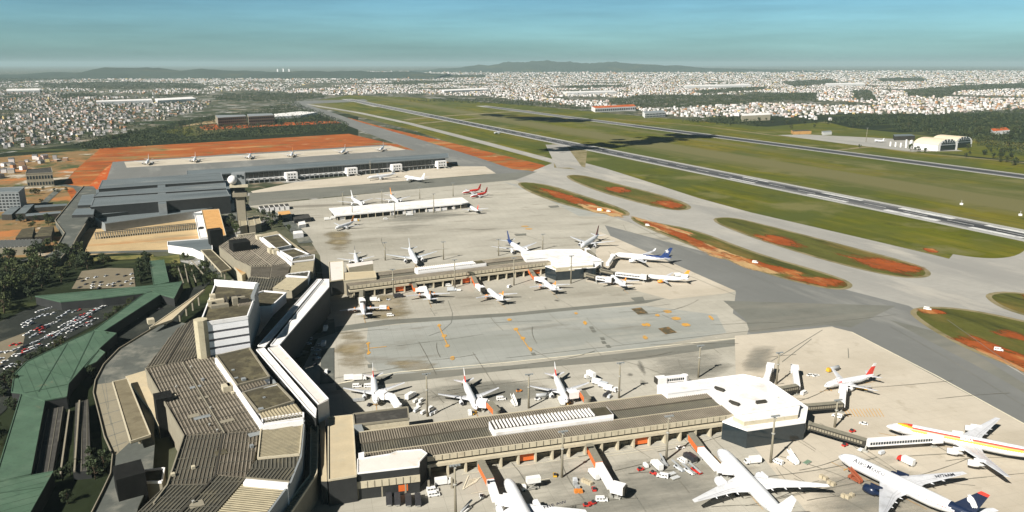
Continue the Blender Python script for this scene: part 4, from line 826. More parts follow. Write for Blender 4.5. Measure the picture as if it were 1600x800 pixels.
TYPES = dict(
    narrow=dict(L=36.5, span=34.1, D=3.95, zc=3.75, fin=11.9, eng=[(5.8, 11.6, 2.25, 4.6)], wx=12.2, rc=6.6, tx=20.6, tc=1.6, kink=.30),
    heavy=dict(L=63.7, span=60.9, D=6.2, zc=5.7, fin=18.6, eng=[(9.7, 20.0, 3.9, 7.0)], wx=21.5, rc=13.0, tx=39.2, tc=2.2, kink=.33),
    mid=dict(L=54.9, span=47.6, D=5.1, zc=5.1, fin=16.0, eng=[(7.9, 17.0, 3.0, 5.8)], wx=18.5, rc=10.5, tx=33.0, tc=2.2, kink=.33),
    quad=dict(L=75.3, span=63.5, D=5.64, zc=5.4, fin=17.3, eng=[(9.3, 26.5, 3.0, 6.2), (19.2, 34.5, 3.0, 6.2)], wx=28.5, rc=12.0, tx=47.5, tc=2.4, kink=.32))
PROF = [(0, .02, -.12), (.008, .22, -.11), (.022, .42, -.085), (.045, .64, -.05), (.075, .83, -.02), (.11, .96, 0), (.15, 1, 0), (.22, 1, 0), (.30, 1, 0), (.38, 1, 0), (.46, 1, 0), (.54, 1, 0), (.62, 1, 0), (.68, .99, .005),
        (.75, .90, .05), (.82, .74, .12), (.88, .56, .19), (.94, .34, .26), (.985, .16, .31), (1, .08, .32)]
def foil(x, y, z, c, t, vert=False):
    pts = [(0, 0), (.06, .42), (.28, .62), (.62, .36), (1, .03), (.62, -.25), (.28, -.38), (.06, -.28)]
    return [(x + c * a, y, z + t * b) if not vert else (x + c * a, y + t * b, z) for a, b in pts]
_ac = {}
def aircraft(label, typ, nose, tail=None, rz=None, at=None, livery=None, finmats=('skin',), engm='skin', n=16, group=None, winglet=False, extra=None, key=None, windows=True, wingm='wingskin', tailm='wingskin'):
    T = TYPES[typ]; L, D, zc = T['L'], T['D'], T['zc']
    if at is None:
        at = G(nose[0], nose[1], zc - .3); tl = G(tail[0], tail[1], zc); rz = atan2(tl[1] - at[1], tl[0] - at[0])
    kk = (typ, key) if key else None
    if kk and kk in _ac:
        r = copy_tree(_ac[kk]); r.location = (at[0], at[1], 0); r.rotation_euler = (0, 0, rz); tag(r, label, 'airplane', group)
        if not group and 'group' in r: del r['group']
        return r
    r = thing('airliner', label, 'airplane', (at[0], at[1], 0), rz, group)
    if kk: _ac[kk] = r
    mats = ['skin', 'a_red', 'a_orange', 'a_yellow', 'a_navy', 'a_blue', 'a_grey', 'a_dark']; ml = [M[q] for q in mats]
    b = MB(); rings = []; R = D / 2; prof = PROF
    if livery:  # finer rings so livery edges stay crisp
        prof = []
        for i in range(len(PROF) - 1):
            p, q = PROF[i], PROF[i + 1]
            for s in range(3): prof.append(tuple(p[j] + (q[j] - p[j]) * s / 3 for j in range(3)))
        prof.append(PROF[-1])
    nn = n * 2 if livery else n
    for t, k, dz in prof: rings.append([(t * L, R * k * cos(2 * pi * j / nn), zc + dz * D + R * k * sin(2 * pi * j / nn)) for j in range(nn)])
    fn = None
    if livery:
        def fn(i, k):
            t = (prof[i][0] + prof[i + 1][0]) / 2; a = 360.0 * (k + .5) / nn
            a = a if a <= 270 else a - 360       # -90..270, 0 = +Y side, 180 = -Y side
            el = a if a <= 90 else 180 - a        # elevation above the horizontal, both sides
            return mats.index(livery(t, el))
    b.loft(rings, 0, True, True, fn); b.build('fuselage', ml, r, world=False)
    b = MB(); fr = []   # wing-body fairing
    for q in range(9):
        s = q / 8; k = sin(pi * min(max(s, .04), .96)) ** .5
        fr.append([(T['wx'] - 2.5 + (T['rc'] + 6) * s, R * 1.12 * k * cos(2 * pi * j / 12), zc - R * .55 + R * .62 * k * sin(2 * pi * j / 12)) for j in range(12)])
    b.loft(fr); b.build('belly_fairing', M['skin'], r, world=False)
    H = T['span'] / 2
    for s in (-1, 1):
        b = MB(); zr = zc - R * .50; rings = []
        yk = H * T['kink']
        for f in (0.0, 1.0, 2.0):
            if f == 0: y, x, c, t = R * .5, T['wx'], T['rc'], T['rc'] * .13
            elif f == 1: y = yk; fr_ = (yk - R * .5) / (H - R * .5); x = T['wx'] + (T['tx'] - T['wx']) * fr_ ; c = T['rc'] * .62; t = c * .12
            else: y, x, c, t = H, T['tx'], T['tc'], T['tc'] * .11
            rings.append(foil(x, s * y, zr + (y - R * .5) * .098, c, t))
        if winglet: rings.append(foil(T['tx'] + 2.2, s * (H + .7), zr + (H - R * .5) * .098 + 2.4, T['tc'] * .5, .12))
        if s < 0: rings = [list(reversed(q)) for q in rings]
        b.loft(rings, 0, False)
        for fy in (.26, .44, .62):   # flap track fairings
            y = H * fy; fr_ = (y - R * .5) / (H - R * .5); xl = T['wx'] + (T['tx'] - T['wx']) * fr_
            kf = (y - yk) / (H - yk) if y > yk else 0; c = (T['rc'] * .62) * (1 - kf) + T['tc'] * kf if y > yk else T['rc'] * (1 - .38 * y / yk)
            z = zr + (y - R * .5) * .098 - .25; b.tube([(xl + c * .6, s * y, z - .1), (xl + c * .8, s * y, z - .2), (xl + c * 1.0, s * y, z - .15), (xl + c * 1.16, s * y, z - .05)], [.1, D * .055, D * .05, .05], 6)
        w_ = b.build('wing', M[wingm], r, world=False)
        for ey, ex, ed, el_ in T['eng']:
            z = zr + (ey - R * .5) * .098 - ed * .62; b = MB(); y = s * ey
            b.tube([(ex - .05, y, z), (ex + .15 * el_, y, z), (ex + .45 * el_, y, z), (ex + .72 * el_, y, z), (ex + el_ * .74, y, z), (ex + el_, y, z)], [ed * .45, ed * .5, ed * .51, ed * .42, ed * .30, ed * .17], 14)
            b.bar((ex + el_ * .35, y, z + ed * .4), (ex + el_ * 1.1, y, z + ed * .5), ed * .12, ed * .45)
            e = b.build('engine', M[engm], r, world=False)
            b = MB(); b.tube([(ex - .09, y, z), (ex - .02, y, z)], [ed * .40, ed * .40], 14); b.build('intake', M['intake'], e, world=False)
            b = MB(); b.tube([(ex + el_ * .93, y, z), (ex + el_ * 1.12, y, z)], [ed * .19, ed * .06], 10); b.build('exhaust_cone', M['metal'], e, world=False)
        b = MB(); ts = T['span'] * .17; x0 = L * .865; ch = D * .95
        rg = [foil(x0, s * R * .3, zc + D * .22, ch, ch * .11), foil(x0 + ts * .62, s * ts, zc + D * .22 + ts * .1, ch * .42, ch * .05)]
        if s < 0: rg = [list(reversed(q)) for q in rg]
        b.loft(rg, 0, False); b.build('tailplane', M[tailm], r, world=False)
    b = MB(); fb = zc + R * .75; fh = T['fin'] - fb; rings = []; NF = 8
    for i in range(NF + 1):
        f = i / NF; c = (1 - f) * D * 1.42 + f * D * .55; xx = L * .805 + f * (L * .955 - L * .805) ; rings.append(list(reversed(foil(xx, 0, fb + fh * f, c, c * .10, True))))
    fm = [M[q] for q in finmats]; K = len(fm)
    b.loft(rings, 0, False, True, lambda i, k: min(K - 1, int((i + .5) / NF * K))); fin = b.build('fin', fm, r, world=False)
    b = MB()
    for sx in (-1, 1):   # cockpit glazing, a touch proud of the nose
        pts = []
        for t, a0, a1 in ((.020, 40, 75), (.038, 28, 66)):
            i = max(j for j in range(len(PROF)) if PROF[j][0] <= t); f = (t - PROF[i][0]) / (PROF[i + 1][0] - PROF[i][0])
            k = PROF[i][1] + (PROF[i + 1][1] - PROF[i][1]) * f; dz = PROF[i][2] + (PROF[i + 1][2] - PROF[i][2]) * f
            for a in (a0, a1): pts.append((t * L - .03, sx * (R * k + .05) * cos(radians(a)), zc + dz * D + (R * k + .05) * sin(radians(a))))
        b.add(pts, [[0, 1, 3, 2] if sx > 0 else [2, 3, 1, 0]])
    b.build('cockpit_window', M['window'], r, world=False)
    if windows:
        for sx in (-1, 1):
            b = MB(); x = L * .115
            while x < L * .80:
                if not (L * .43 < x < L * .455):
                    rr = R + .025 if x < L * .68 else R * (1 - (x / L - .68) * 1.4) + .06; zo = 0 if x < L * .68 else (x / L - .68) * .55 * D
                    y0, z0_, y1, z1_ = rr * cos(radians(8)), rr * sin(radians(8)), rr * cos(radians(8 + 18 / D)), rr * sin(radians(8 + 18 / D * 1.6))
                    b.add([(x, sx * y0, zc + zo + z0_), (x + .3, sx * y0, zc + zo + z0_), (x + .3, sx * y1, zc + zo + z1_), (x, sx * y1, zc + zo + z1_)], [[0, 1, 2, 3] if sx < 0 else [3, 2, 1, 0]])
                x += .55 * 2
            b.build('cabin_windows', M['window'], r, world=False)
    if windows:
        for sx in (-1, 1):   # door outlines and wing panel seams
            for fx in (.085, .30, .56, .76) if L > 50 else (.10, .82):
                b = MB(); x0, x1 = L * fx - .55, L * fx + .55; k = 1 if fx < .68 else 1 - (fx - .68) * 1.15; zo = 0 if fx < .68 else (fx - .68) * .5 * D; kk_ = k if fx > .11 else .93
                def at_(x, e): return (x, sx * (R * kk_ + .03) * cos(radians(e)), zc + zo + (R * kk_ + .03) * sin(radians(e)))
                for xa, xb, e0, e1 in ((x0, x0 + .12, -12, 26), (x1 - .12, x1, -12, 26), (x0, x1, 26, 29), (x0, x1, -14, -12)):
                    q = [at_(xa, e0), at_(xb, e0), at_(xb, e1), at_(xa, e1)]; b.add(q, [[0, 1, 2, 3]])
                b.build('door_outline', M['seam'], r, world=False)
            b = MB(); zr_ = zc - R * .5; yk = H * T['kink']
            for f0, f1, wd_ in ((.70, .70, .14), (.83, .83, .1)):
                for ya, yb in ((R * 1.15, yk), (yk, H * .93)):
                    pp = []
                    for y in (ya, yb):
                        if y <= yk: xl = T['wx'] + (T['tx'] - T['wx']) * (y - R * .5) / (H - R * .5); c = T['rc'] * (1 - .38 * (y - R * .5) / (yk - R * .5))
                        else: xl = T['wx'] + (T['tx'] - T['wx']) * (y - R * .5) / (H - R * .5); c = T['rc'] * .62 + (T['tc'] - T['rc'] * .62) * (y - yk) / (H - yk)
                        pp.append((xl + c * f0, sx * y, zr_ + (y - R * .5) * .098 + c * .126 * .36 * (1.02 - f0) / .38 + .05))
                    a_, c_ = pp; b.add([a_, c_, (c_[0] + wd_, c_[1], c_[2]), (a_[0] + wd_, a_[1], a_[2])], [[0, 1, 2, 3]])
            b.build('flap_seam', M['seam'], r, world=False)
    def gear(x, y, rw, nw):
        b = MB(); top = zc - R * .5; b.tube([(x, y, top), (x, y, rw)], rw * .28, 6); g_ = b.build('landing_gear', M['metal'], r, world=False)
        for i in range(nw):
            for sy in (-1, 1):
                b = MB(); xx = x + (i - (nw - 1) / 2) * rw * 2.2; b.tube([(xx, y + sy * rw * .4, rw), (xx, y + sy * rw * 1.0, rw)], rw, 10); b.build('wheel', M['tyre'], g_, world=False)
    big = D > 4.5
    gear(L * .10, 0, .5 if big else .38, 1)
    for s in (-1, 1): gear(T['wx'] + T['rc'] * .66, s * D * .9, .66 if big else .55, 2 if big else 1)
    if extra: extra(r, T)
    return r
def text_mesh(txt, size, shear=0):
    cu = bpy.data.curves.new('t', 'FONT'); cu.body = txt; cu.size = size; cu.shear = shear; cu.resolution_u = 2; cu.offset = .022 * size
    o = bpy.data.objects.new('t', cu); C.objects.link(o); dg = bpy.context.evaluated_depsgraph_get(); dg.update()
    me = bpy.data.meshes.new_from_object(o.evaluated_get(dg)); bm = bmesh.new(); bm.from_mesh(me)
    for k in range(-2, 14):   # slice the letters so that they follow the curve of the hull
        bmesh.ops.bisect_plane(bm, geom=bm.verts[:] + bm.edges[:] + bm.faces[:], plane_co=(0, k * size / 12, 0), plane_no=(0, 1, 0))
    bm.to_mesh(me); bm.free(); v = [tuple(q.co) for q in me.vertices]; f = [list(p.vertices) for p in me.polygons]
    bpy.data.objects.remove(o); bpy.data.curves.remove(cu); bpy.data.meshes.remove(me); return v, f
def hull_text(r, T, parts, x0, el0, m_, side=-1):
    """letters wrapped on the curved flank; parts = [(text, size)]"""
    b = MB(); R = T['D'] / 2 + .05; x = x0
    for txt, size in parts:
        v, f = text_mesh(txt, size); wd = max(q[0] for q in v)
        pts = []
        for a, c, _ in v:
            e = radians(el0) + c / R; pts.append((x + (a if side < 0 else -a), side * R * cos(e), T['zc'] + R * sin(e)))
        b.add(pts, f if side < 0 else f); x += (wd + size * .12) * (1 if side < 0 else -1)
    b.build('airline_name', m_, r, world=False)
def wing_text(r, T, txt, size, side, frac, m_, rot, back):
    v, f = text_mesh(txt, size); b = MB(); H = T['span'] / 2; R = T['D'] / 2; y = H * frac
    x = T['wx'] + (T['tx'] - T['wx']) * (y - R * .5) / (H - R * .5) + back; z = T['zc'] - R * .5 + (y - R * .5) * .098
    pts = []
    for a, c, _ in v:
        X, Y = a * cos(rot) - c * sin(rot), a * sin(rot) + c * cos(rot)
        py = side * y + Y; pts.append((x + X, py, z + (abs(py) - y) * .098 + T['rc'] * .062))
    b.add(pts, f); b.build('registration_mark', m_, r, world=False)
# --- liveries
def liv_mex(t, el): return 'a_navy' if (t > .80 and el < 200 and t > .80 + max(0, (30 - el)) * .0012) else 'skin'
def ex_mex(r, T):
    hull_text(r, T, [('A', 2.7), ('ERO', 2.05), ('M', 2.7), ('EXICO', 2.05)], 9.0, 30, M['ink'])
    wing_text(r, T, 'N776AM', 2.3, 1, .56, M['ink'], radians(62), 4.5)
    fin = [c for c in r.children if c.name.startswith('fin')][0]
    def mp(p): return (58.7 + (p[0] - 480) / 300 * 4.2, 13.0 - (p[1] - 375) / 250 * 4.4)
    em = [(330, 265), (420, 255), (500, 290), (560, 350), (635, 450), (625, 482), (590, 462), (580, 500), (545, 488), (515, 518), (470, 480), (430, 425), (380, 420), (345, 390), (330, 330), (365, 300)]
    for s in (-1, 1):
        b = MB(); q = [mp(p) for p in em]; b.add([(u, s * .62, z) for u, z in q] + [(u, s * .3, z) for u, z in q], [list(range(len(q)))] + [[i, (i + 1) % len(q), len(q) + (i + 1) % len(q), len(q) + i] for i in range(len(q))]); b.build('emblem', M['skin'], fin, world=False)
    b = MB()
    for k in range(20):
        x = 14 + k * 2; R = T['D'] / 2 + .03; e0, e1 = radians(16 - 3 * sin(k / 19 * pi)), radians(17.6 - 3 * sin(k / 19 * pi))
        b.add([(x, -R * cos(e0), T['zc'] + R * sin(e0)), (x + 2, -R * cos(e0), T['zc'] + R * sin(e0)), (x + 2, -R * cos(e1), T['zc'] + R * sin(e1)), (x, -R * cos(e1), T['zc'] + R * sin(e1))], [[0, 1, 2, 3]])
    b.build('pinstripe', M['a_red'], r, world=False)
aircraft('white wide body airliner with a navy tail and white bird emblem, lower right', 'heavy', None, at=(149.8, 313.3), rz=-1.010, livery=liv_mex, finmats=('a_navy',) * 7 + ('a_red',), engm='a_navy', n=24, extra=ex_mex)
def liv_ibe(t, el):
    c = 30 if t > .16 else 30 + (.16 - t) * 620
    if t < .065: return 'skin'
    if t < .16:
        return 'a_yellow' if el < 95 and el > c - 22 and el < c + 2 else ('a_orange' if c + 2 <= el < c + 20 else ('a_red' if c + 20 <= el < c + 48 else 'skin'))
    return 'a_yellow' if 15 <= el < 24 else ('a_orange' if 24 <= el < 38 else ('a_red' if 38 <= el < 56 else 'skin'))
def ex_ibe(r, T): hull_text(r, T, [('IBERIA', 1.9)], 31.5, 27, M['skin'])
aircraft('long white four engine airliner with red, orange and yellow stripes along its side', 'quad', None, at=(186.2, 343.2), rz=-.50, livery=liv_ibe, finmats=('a_red', 'a_yellow', 'a_red'), n=30, extra=ex_ibe)
aircraft('all white wide body airliner nosed towards the pier beside the foreground truck cluster', 'heavy', (1122, 702), (1268, 858), n=24, wingm='skin', engm='skin')
def ex_low(r, T): wing_text(r, T, 'N1E AW', 2.6, 1, .36, M['ink'], radians(90), 3.4)
aircraft('white wide body airliner with black wing lettering, cut off by the bottom edge', 'mid', (791, 748), (870, 900), n=22, wingm='skin', extra=ex_low)
tam = dict(finmats=('a_red', 'a_red', 'skin', 'skin'), n=16)
aircraft('white airliner with red tail base parked nearest the terminal behind the near pier', 'narrow', None, at=(-72.8, 372.7), rz=1.79, key='tam', **tam)
aircraft('white airliner with red tail base in the middle of three behind the near pier', 'narrow', None, at=(-18.6, 365.3), rz=1.82, key='tam', **tam)
aircraft('white airliner with red tail base beside the white service trucks behind the near pier', 'narrow', (886, 628), (862, 577), key='tam', **tam)
def ex_tam(r, T): hull_text(r, T, [('TAM', 1.7)], 7.5, 20, M['a_red'])
aircraft('white airliner with bright red tail parked alone on the pale apron at right', 'narrow', (1288, 603), (1376, 586), finmats=('a_red', 'a_red', 'a_red', 'skin'), n=16, extra=ex_tam)
gol = dict(finmats=('skin', 'skin', 'a_orange', 'a_orange'), engm='a_orange', n=14, key='gol')
aircraft('orange tailed white airliner nearest the dark terminal corner on the middle pier', 'narrow', (565, 471), (571, 501), **gol)
aircraft('orange tailed white airliner linked by a curved white bridge to the middle pier', 'narrow', (664, 450), (677, 481), **gol)
aircraft('orange tailed white airliner with no bridge, angled out on the open middle apron', 'narrow', (762, 452), (797, 480), **gol)
aircraft('orange tailed white airliner below the orange bridge in front of the middle pier', 'narrow', (847, 437), (872, 459), **gol)
aircraft('orange tailed white airliner at the white glazed bridge off the middle pier head', 'narrow', (955, 431), (986, 456), **gol)
aircraft('orange tailed white airliner at the outermost bridge of the middle pier', 'narrow', (1008, 432), (1073, 437), **gol)
def liv_lan(t, el): return 'a_blue' if t > .52 and el > 62 - (t - .52) * 190 else 'skin'
def ex_lan(r, T):
    fin = [c for c in r.children if c.name.startswith('fin')][0]
    for s in (-1, 1):
        b = MB(); cx, cz = T['L'] * .915, T['fin'] - 3.6; q = [(cx + (2.2 if k % 2 == 0 else .9) * cos(k * pi / 5 + .3), cz + (2.2 if k % 2 == 0 else .9) * sin(k * pi / 5 + .3)) for k in range(10)]
        b.add([(u, s * .5, z) for u, z in q], [list(range(10)) if s < 0 else list(reversed(range(10)))]); b.build('emblem', M['wingskin'], fin, world=False)
aircraft('white airliner with blue rear fuselage, starred blue tail and winglets', 'mid', (958, 398), (1034, 404), livery=liv_lan, finmats=('a_blue',), n=12, winglet=True, extra=ex_lan)
aircraft('white airliner with a dark red tail facing the camera behind the middle pier head', 'mid', (908, 386), (934, 369), finmats=('a_dark',), tailm='wingskin', n=14)
aircraft('white airliner with dark blue tail half hidden behind the middle pier roof', 'mid', (824, 396), (803, 383), finmats=('a_blue',), livery=lambda t, el: 'a_blue' if t > .7 else 'skin', n=12)
aircraft('silver grey airliner facing the camera behind the middle pier skylight', 'mid', (651, 411), (638, 387), finmats=('a_grey',), n=14, wingm='a_grey', tailm='a_grey')
aircraft('white airliner with a dark tail tip parked behind the root of the middle pier', 'narrow', (558, 412), (554, 394), finmats=('skin', 'a_navy'), n=12)
aircraft('small orange tailed airliner on the apron left of the remote building', 'narrow', (524, 357), (538, 352), finmats=('a_orange',), n=12, windows=False)
aircraft('plain white airliner parked behind the white roofed remote building', 'mid', (566, 320), (548, 309), n=12, windows=False)
aircraft('white airliner with a tall orange tail behind the white roofed remote building', 'mid', (622, 316), (613, 308), finmats=('a_orange',), n=12, windows=False)
av = dict(livery=lambda t, el: 'a_red' if t > .35 or el < 10 else 'skin', finmats=('a_red',), n=10, windows=False)
aircraft('red and white airliner, farther one of the red pair on the far apron', 'narrow', (722, 301), (752, 296), key='av', **av)
aircraft('red and white airliner, nearer one of the red pair on the far apron', 'narrow', (735, 307), (768, 300), key='av', **av)
aircraft('white airliner with red tail just right of the remote building', 'narrow', (735, 323), (751, 333), finmats=('a_red',), n=10, windows=False)
aircraft('white airliner at a gate house in the middle of the glazed grey pier', 'mid', (574, 278), (597, 275), n=10, windows=False, key='far')
aircraft('white airliner at the outer gate of the glazed grey pier', 'mid', (632, 276), (650, 279), n=10, windows=False, key='far')
for lab, a, c, fm in (('white airliner farthest left on the pale strip behind the grey pier', (229, 255), (233, 249), 'skin'), ('white airliner second from left on the pale strip behind the grey pier', (303, 251), (306, 245), 'skin'),
                      ('white airliner with pink red tail on the pale strip above the radome tower', (389, 246), (392, 240), 'a_red'), ('white airliner with orange tail on the strip behind the grey pier', (455, 243), (458, 237), 'a_orange'),
                      ('white airliner fourth stand along the strip behind the grey pier, white tail', (534, 238), (540, 233), 'skin'), ('white airliner farthest right on the pale strip behind the grey pier', (594, 234), (600, 229), 'skin')):
    aircraft(lab, 'mid', a, c, finmats=(fm,), n=10, windows=False, key='strip' + fm)
aircraft('white airliner taxiing alone on the taxiway near the cloud shadow', 'narrow', (772, 208), (786, 206), n=10, windows=False)
aircraft('small white jet standing left of the twin arched hangars', 'narrow', (1366, 219), (1380, 221), n=10, windows=False)
aircraft('white jet with red tail on the far apron beyond the red earth', 'narrow', (462, 183), (470, 180), finmats=('a_red',), n=10, windows=False)

# ------------------------------------------------------------------ jet bridges
M['jb_white'] = mat('white_bridge_paint', (.74, .72, .70), .5, .06, .5)
M['jb_roof'] = mat('worn_bridge_roof', (.20, .185, .14), .8, .2, .6)
def jet_bridge(label, pts, kinds, z0=3.6, wd=3.2, ht=2.9, cabl=5.5, leg=True, group=None):
    """pts: (px,py) of the floor centre-line at roof height; kinds per stretch"""
    P_ = [Vector(G(p[0], p[1], z0 + ht)) for p in pts]; r = thing('jet_bridge', label, 'jet bridge', (P_[0].x, P_[0].y, 0), 0, group)
    for i, k in enumerate(kinds):
        a, c = P_[i], P_[i + 1]; d = (c - a).normalized(); n = Vector((-d.y, d.x)); L = (c - a).length
        b = MB(); w2 = wd + (.35 if k == 'orange' else 0); h2 = ht + (.12 if k == 'orange' else -.1 * (i % 2))
        m_ = {'orange': [M['orange'], M['jb_roof']], 'white': [M['jb_white'], M['jb_white']], 'glazed': [M['jb_white'], M['jb_white']], 'dark': [M['shade'], M['jb_roof']]}[k]
        o = [tuple(a - n * w2 / 2), tuple(c - n * w2 / 2), tuple(c + n * w2 / 2), tuple(a + n * w2 / 2)]
        b.prism(o, z0, z0 + h2, 0, mtop=1, bottom=True); t = b.build('tunnel', m_, r)
        if k in ('glazed', 'dark'):
            b = MB()
            for s in (-1, 1):
                q = 1.0
                while q < L - 1.4:
                    u, v = a + d * q + n * s * (w2 / 2 + .03), a + d * (q + 1.0) + n * s * (w2 / 2 + .03); b.bar((*u, z0 + .9), (*v, z0 + .9), .06, 1.3); q += 1.35
            b.build('windows', M['glass'] if k == 'glazed' else M['conc'], t)
        if i == 0 or leg:
            b = MB(); b.tube([(c.x, c.y, 0), (c.x, c.y, z0)], .5, 8); b.box((c.x, c.y, 0), (2.6, 1.2, .9), atan2(d.y, d.x)); b.build('support_leg', M['steel'], r)
    b = MB(); a = P_[0]; b.tube([(a.x, a.y, z0 - .1), (a.x, a.y, z0 + ht + .2)], wd * .62, 14, smooth=False); b.build('rotunda', M['jb_roof'] if kinds[0] in ('orange', 'dark') else M['jb_white'], r)
    e, d = P_[-1], (P_[-1] - P_[-2]).normalized()
    b = MB(); b.box((e.x, e.y, z0 - .25), (cabl, wd + 1.2, ht + .7), atan2(d.y, d.x)); cb = b.build('cab', M['jb_white'], r)
    b = MB(); g = e + d * (cabl / 2 + .3); b.box((g.x, g.y, z0 - .1), (.9, wd + .5, ht + .2), atan2(d.y, d.x)); b.build('bellows', M['shade'], cb)
    return r
jet_bridge('orange and white jet bridge reaching the airliner cut off at the bottom edge', [(752, 722), (766, 748), (775, 775), (795, 777)], ['orange', 'white', 'white'])
jet_bridge('orange and white jet bridge standing free between the two foreground airliners', [(922, 696), (936, 722), (955, 755), (966, 758)], ['orange', 'white', 'white'])
jet_bridge('orange and white jet bridge docked to the all white airliner in the foreground', [(1080, 678), (1095, 698), (1122, 727), (1138, 728)], ['orange', 'white', 'white'])
jet_bridge('long dark then white glazed bridge from the near pier head to the striped airliner', [(1262, 660), (1354, 687), (1462, 680)], ['dark', 'glazed'], wd=3.6)
jet_bridge('white jet bridge left one of the pair behind the white pier head', [(1197, 592), (1204, 570)], ['white'])
jet_bridge('bent grey and white jet bridge right one of the pair behind the pier head', [(1218, 606), (1246, 601), (1242, 573)], ['dark', 'white'])
jet_bridge('dark walkway and white jet bridge serving the lone red tailed airliner', [(1258, 633), (1316, 628), (1318, 604)], ['dark', 'white'])
jet_bridge('short white glazed bridge folded beside the left part of the pier head', [(1070, 586), (1033, 590)], ['glazed'])
jet_bridge('short white bridge serving the airliner nearest the terminal', [(622, 632), (612, 616), (596, 613)], ['white', 'white'])
jet_bridge('white bridge with orange root serving the middle red tailed airliner', [(776, 640), (764, 627), (753, 626)], ['orange', 'white'])
jet_bridge('white bridge with orange root serving the airliner by the service trucks', [(918, 622), (910, 610), (895, 612)], ['orange', 'white'])
jet_bridge('pale jet bridge in the dark corner of the middle pier', [(565, 446), (564, 464), (566, 469)], ['dark', 'white'])
jet_bridge('orange rooted jet bridge with a curved white arm on the middle pier', [(645, 437), (649, 450), (661, 449)], ['orange', 'white'])
jet_bridge('orange rooted jet bridge with no airliner at the middle pier', [(739, 430), (745, 443), (752, 448)], ['orange', 'white'])
jet_bridge('orange rooted jet bridge near the glazed head of the middle pier', [(828, 420), (836, 432), (848, 434)], ['orange', 'white'])
jet_bridge('white glazed bridge in front of the middle pier head', [(916, 427), (932, 431), (952, 434)], ['dark', 'glazed'])
jet_bridge('longest white glazed bridge reaching out from the middle pier head', [(938, 420), (962, 425), (1006, 430)], ['dark', 'glazed'])
jet_bridge('tall white upright bridge arm beside the blue tailed airliner', [(950, 410), (958, 398)], ['white'])
jet_bridge('grey service bridge beside the dark red tailed airliner', [(928, 398), (918, 389)], ['dark'])

# ------------------------------------------------------------------ floodlight masts
def mast(label, base, top):
    g = G(*base); h = hz(base[0], top, base[1]); s = thing('floodlight_mast', label, 'light mast', (*g, 0), radians(PA), 'floodlight masts on the aprons')
    b = MB(); b.tube([(0, 0, 0), (0, 0, h * .5), (0, 0, h)], [.62, .5, .36], 8); b.build('pole', M['conc'], s, world=False)
    b = MB(); b.box((0, 0, h), (4.2, .5, .35)); b.box((0, 0, h - .9), (.8, 2.6, .3)); b.tube([(0, 0, h * .62), (0, 0, h * .62 + .5)], .85, 8); rk = b.build('lamp_rack', M['steel'], s, world=False)
    for x in (-1.8, -.6, .6, 1.8):
        b = MB(); b.box((x, -.5, h - .1), (.8, .7, .6)); b.build('lamp', M['grey'], rk, world=False)
for lab, base, top in (('tall floodlight mast on the near apron beside the free jet bridge', (878, 746), 674), ('tall floodlight mast left of the parked belt loaders in the foreground', (1041, 719), 650), ('tall floodlight mast in front of the glazed near pier head', (1204, 723), 650),
                       ('floodlight mast at the right corner of the near pier head by the dark walkway', (1304, 668), 625), ('tall floodlight mast standing at the bottom edge beside the white vans', (712, 806), 727), ('floodlight mast among white carts behind the near pier root', (668, 651), 584),
                       ('floodlight mast behind the near pier just right of the orange tractor', (826, 638), 585), ('floodlight mast behind the near pier beside the cluster of service trucks', (967, 622), 567), ('floodlight mast behind the left part of the white pier head', (1091, 590), 540),
                       ('floodlight mast between the two small bridges behind the pier head', (1213, 600), 551), ('floodlight mast at the dark corner in front of the middle pier', (615, 463), 421), ('floodlight mast with small vehicles at its foot before the middle pier', (711, 450), 406),
                       ('floodlight mast in front of the middle pier left of the orange bridge', (803, 446), 403), ('floodlight mast in front of the middle pier head', (892, 443), 400), ('floodlight mast behind the middle pier beside the silver airliner', (602, 407), 379),
                       ('floodlight mast behind the middle pier skylight box', (693, 406), 378), ('floodlight mast behind the middle pier left of the blue tail', (779, 400), 374), ('floodlight mast behind the white head of the middle pier', (848, 390), 366),
                       ('floodlight mast left of the white airliner behind the remote building', (536, 321), 300), ('leftmost floodlight mast in front of the remote building', (551, 340), 321), ('middle floodlight mast in front of the remote building', (617, 340), 316),
                       ('rightmost floodlight mast in front of the remote building', (678, 333), 303), ('floodlight mast behind the remote building beside the orange tail', (597, 318), 297), ('floodlight mast behind the right half of the remote building', (656, 311), 293),
                       ('floodlight mast left of the red airliner pair', (708, 307), 286), ('thin mast in front of the grey pier between two gate houses', (579, 272), 251), ('thin mast on the grass behind the second runway', (1353, 222), 200)):
    mast(lab, base, top)

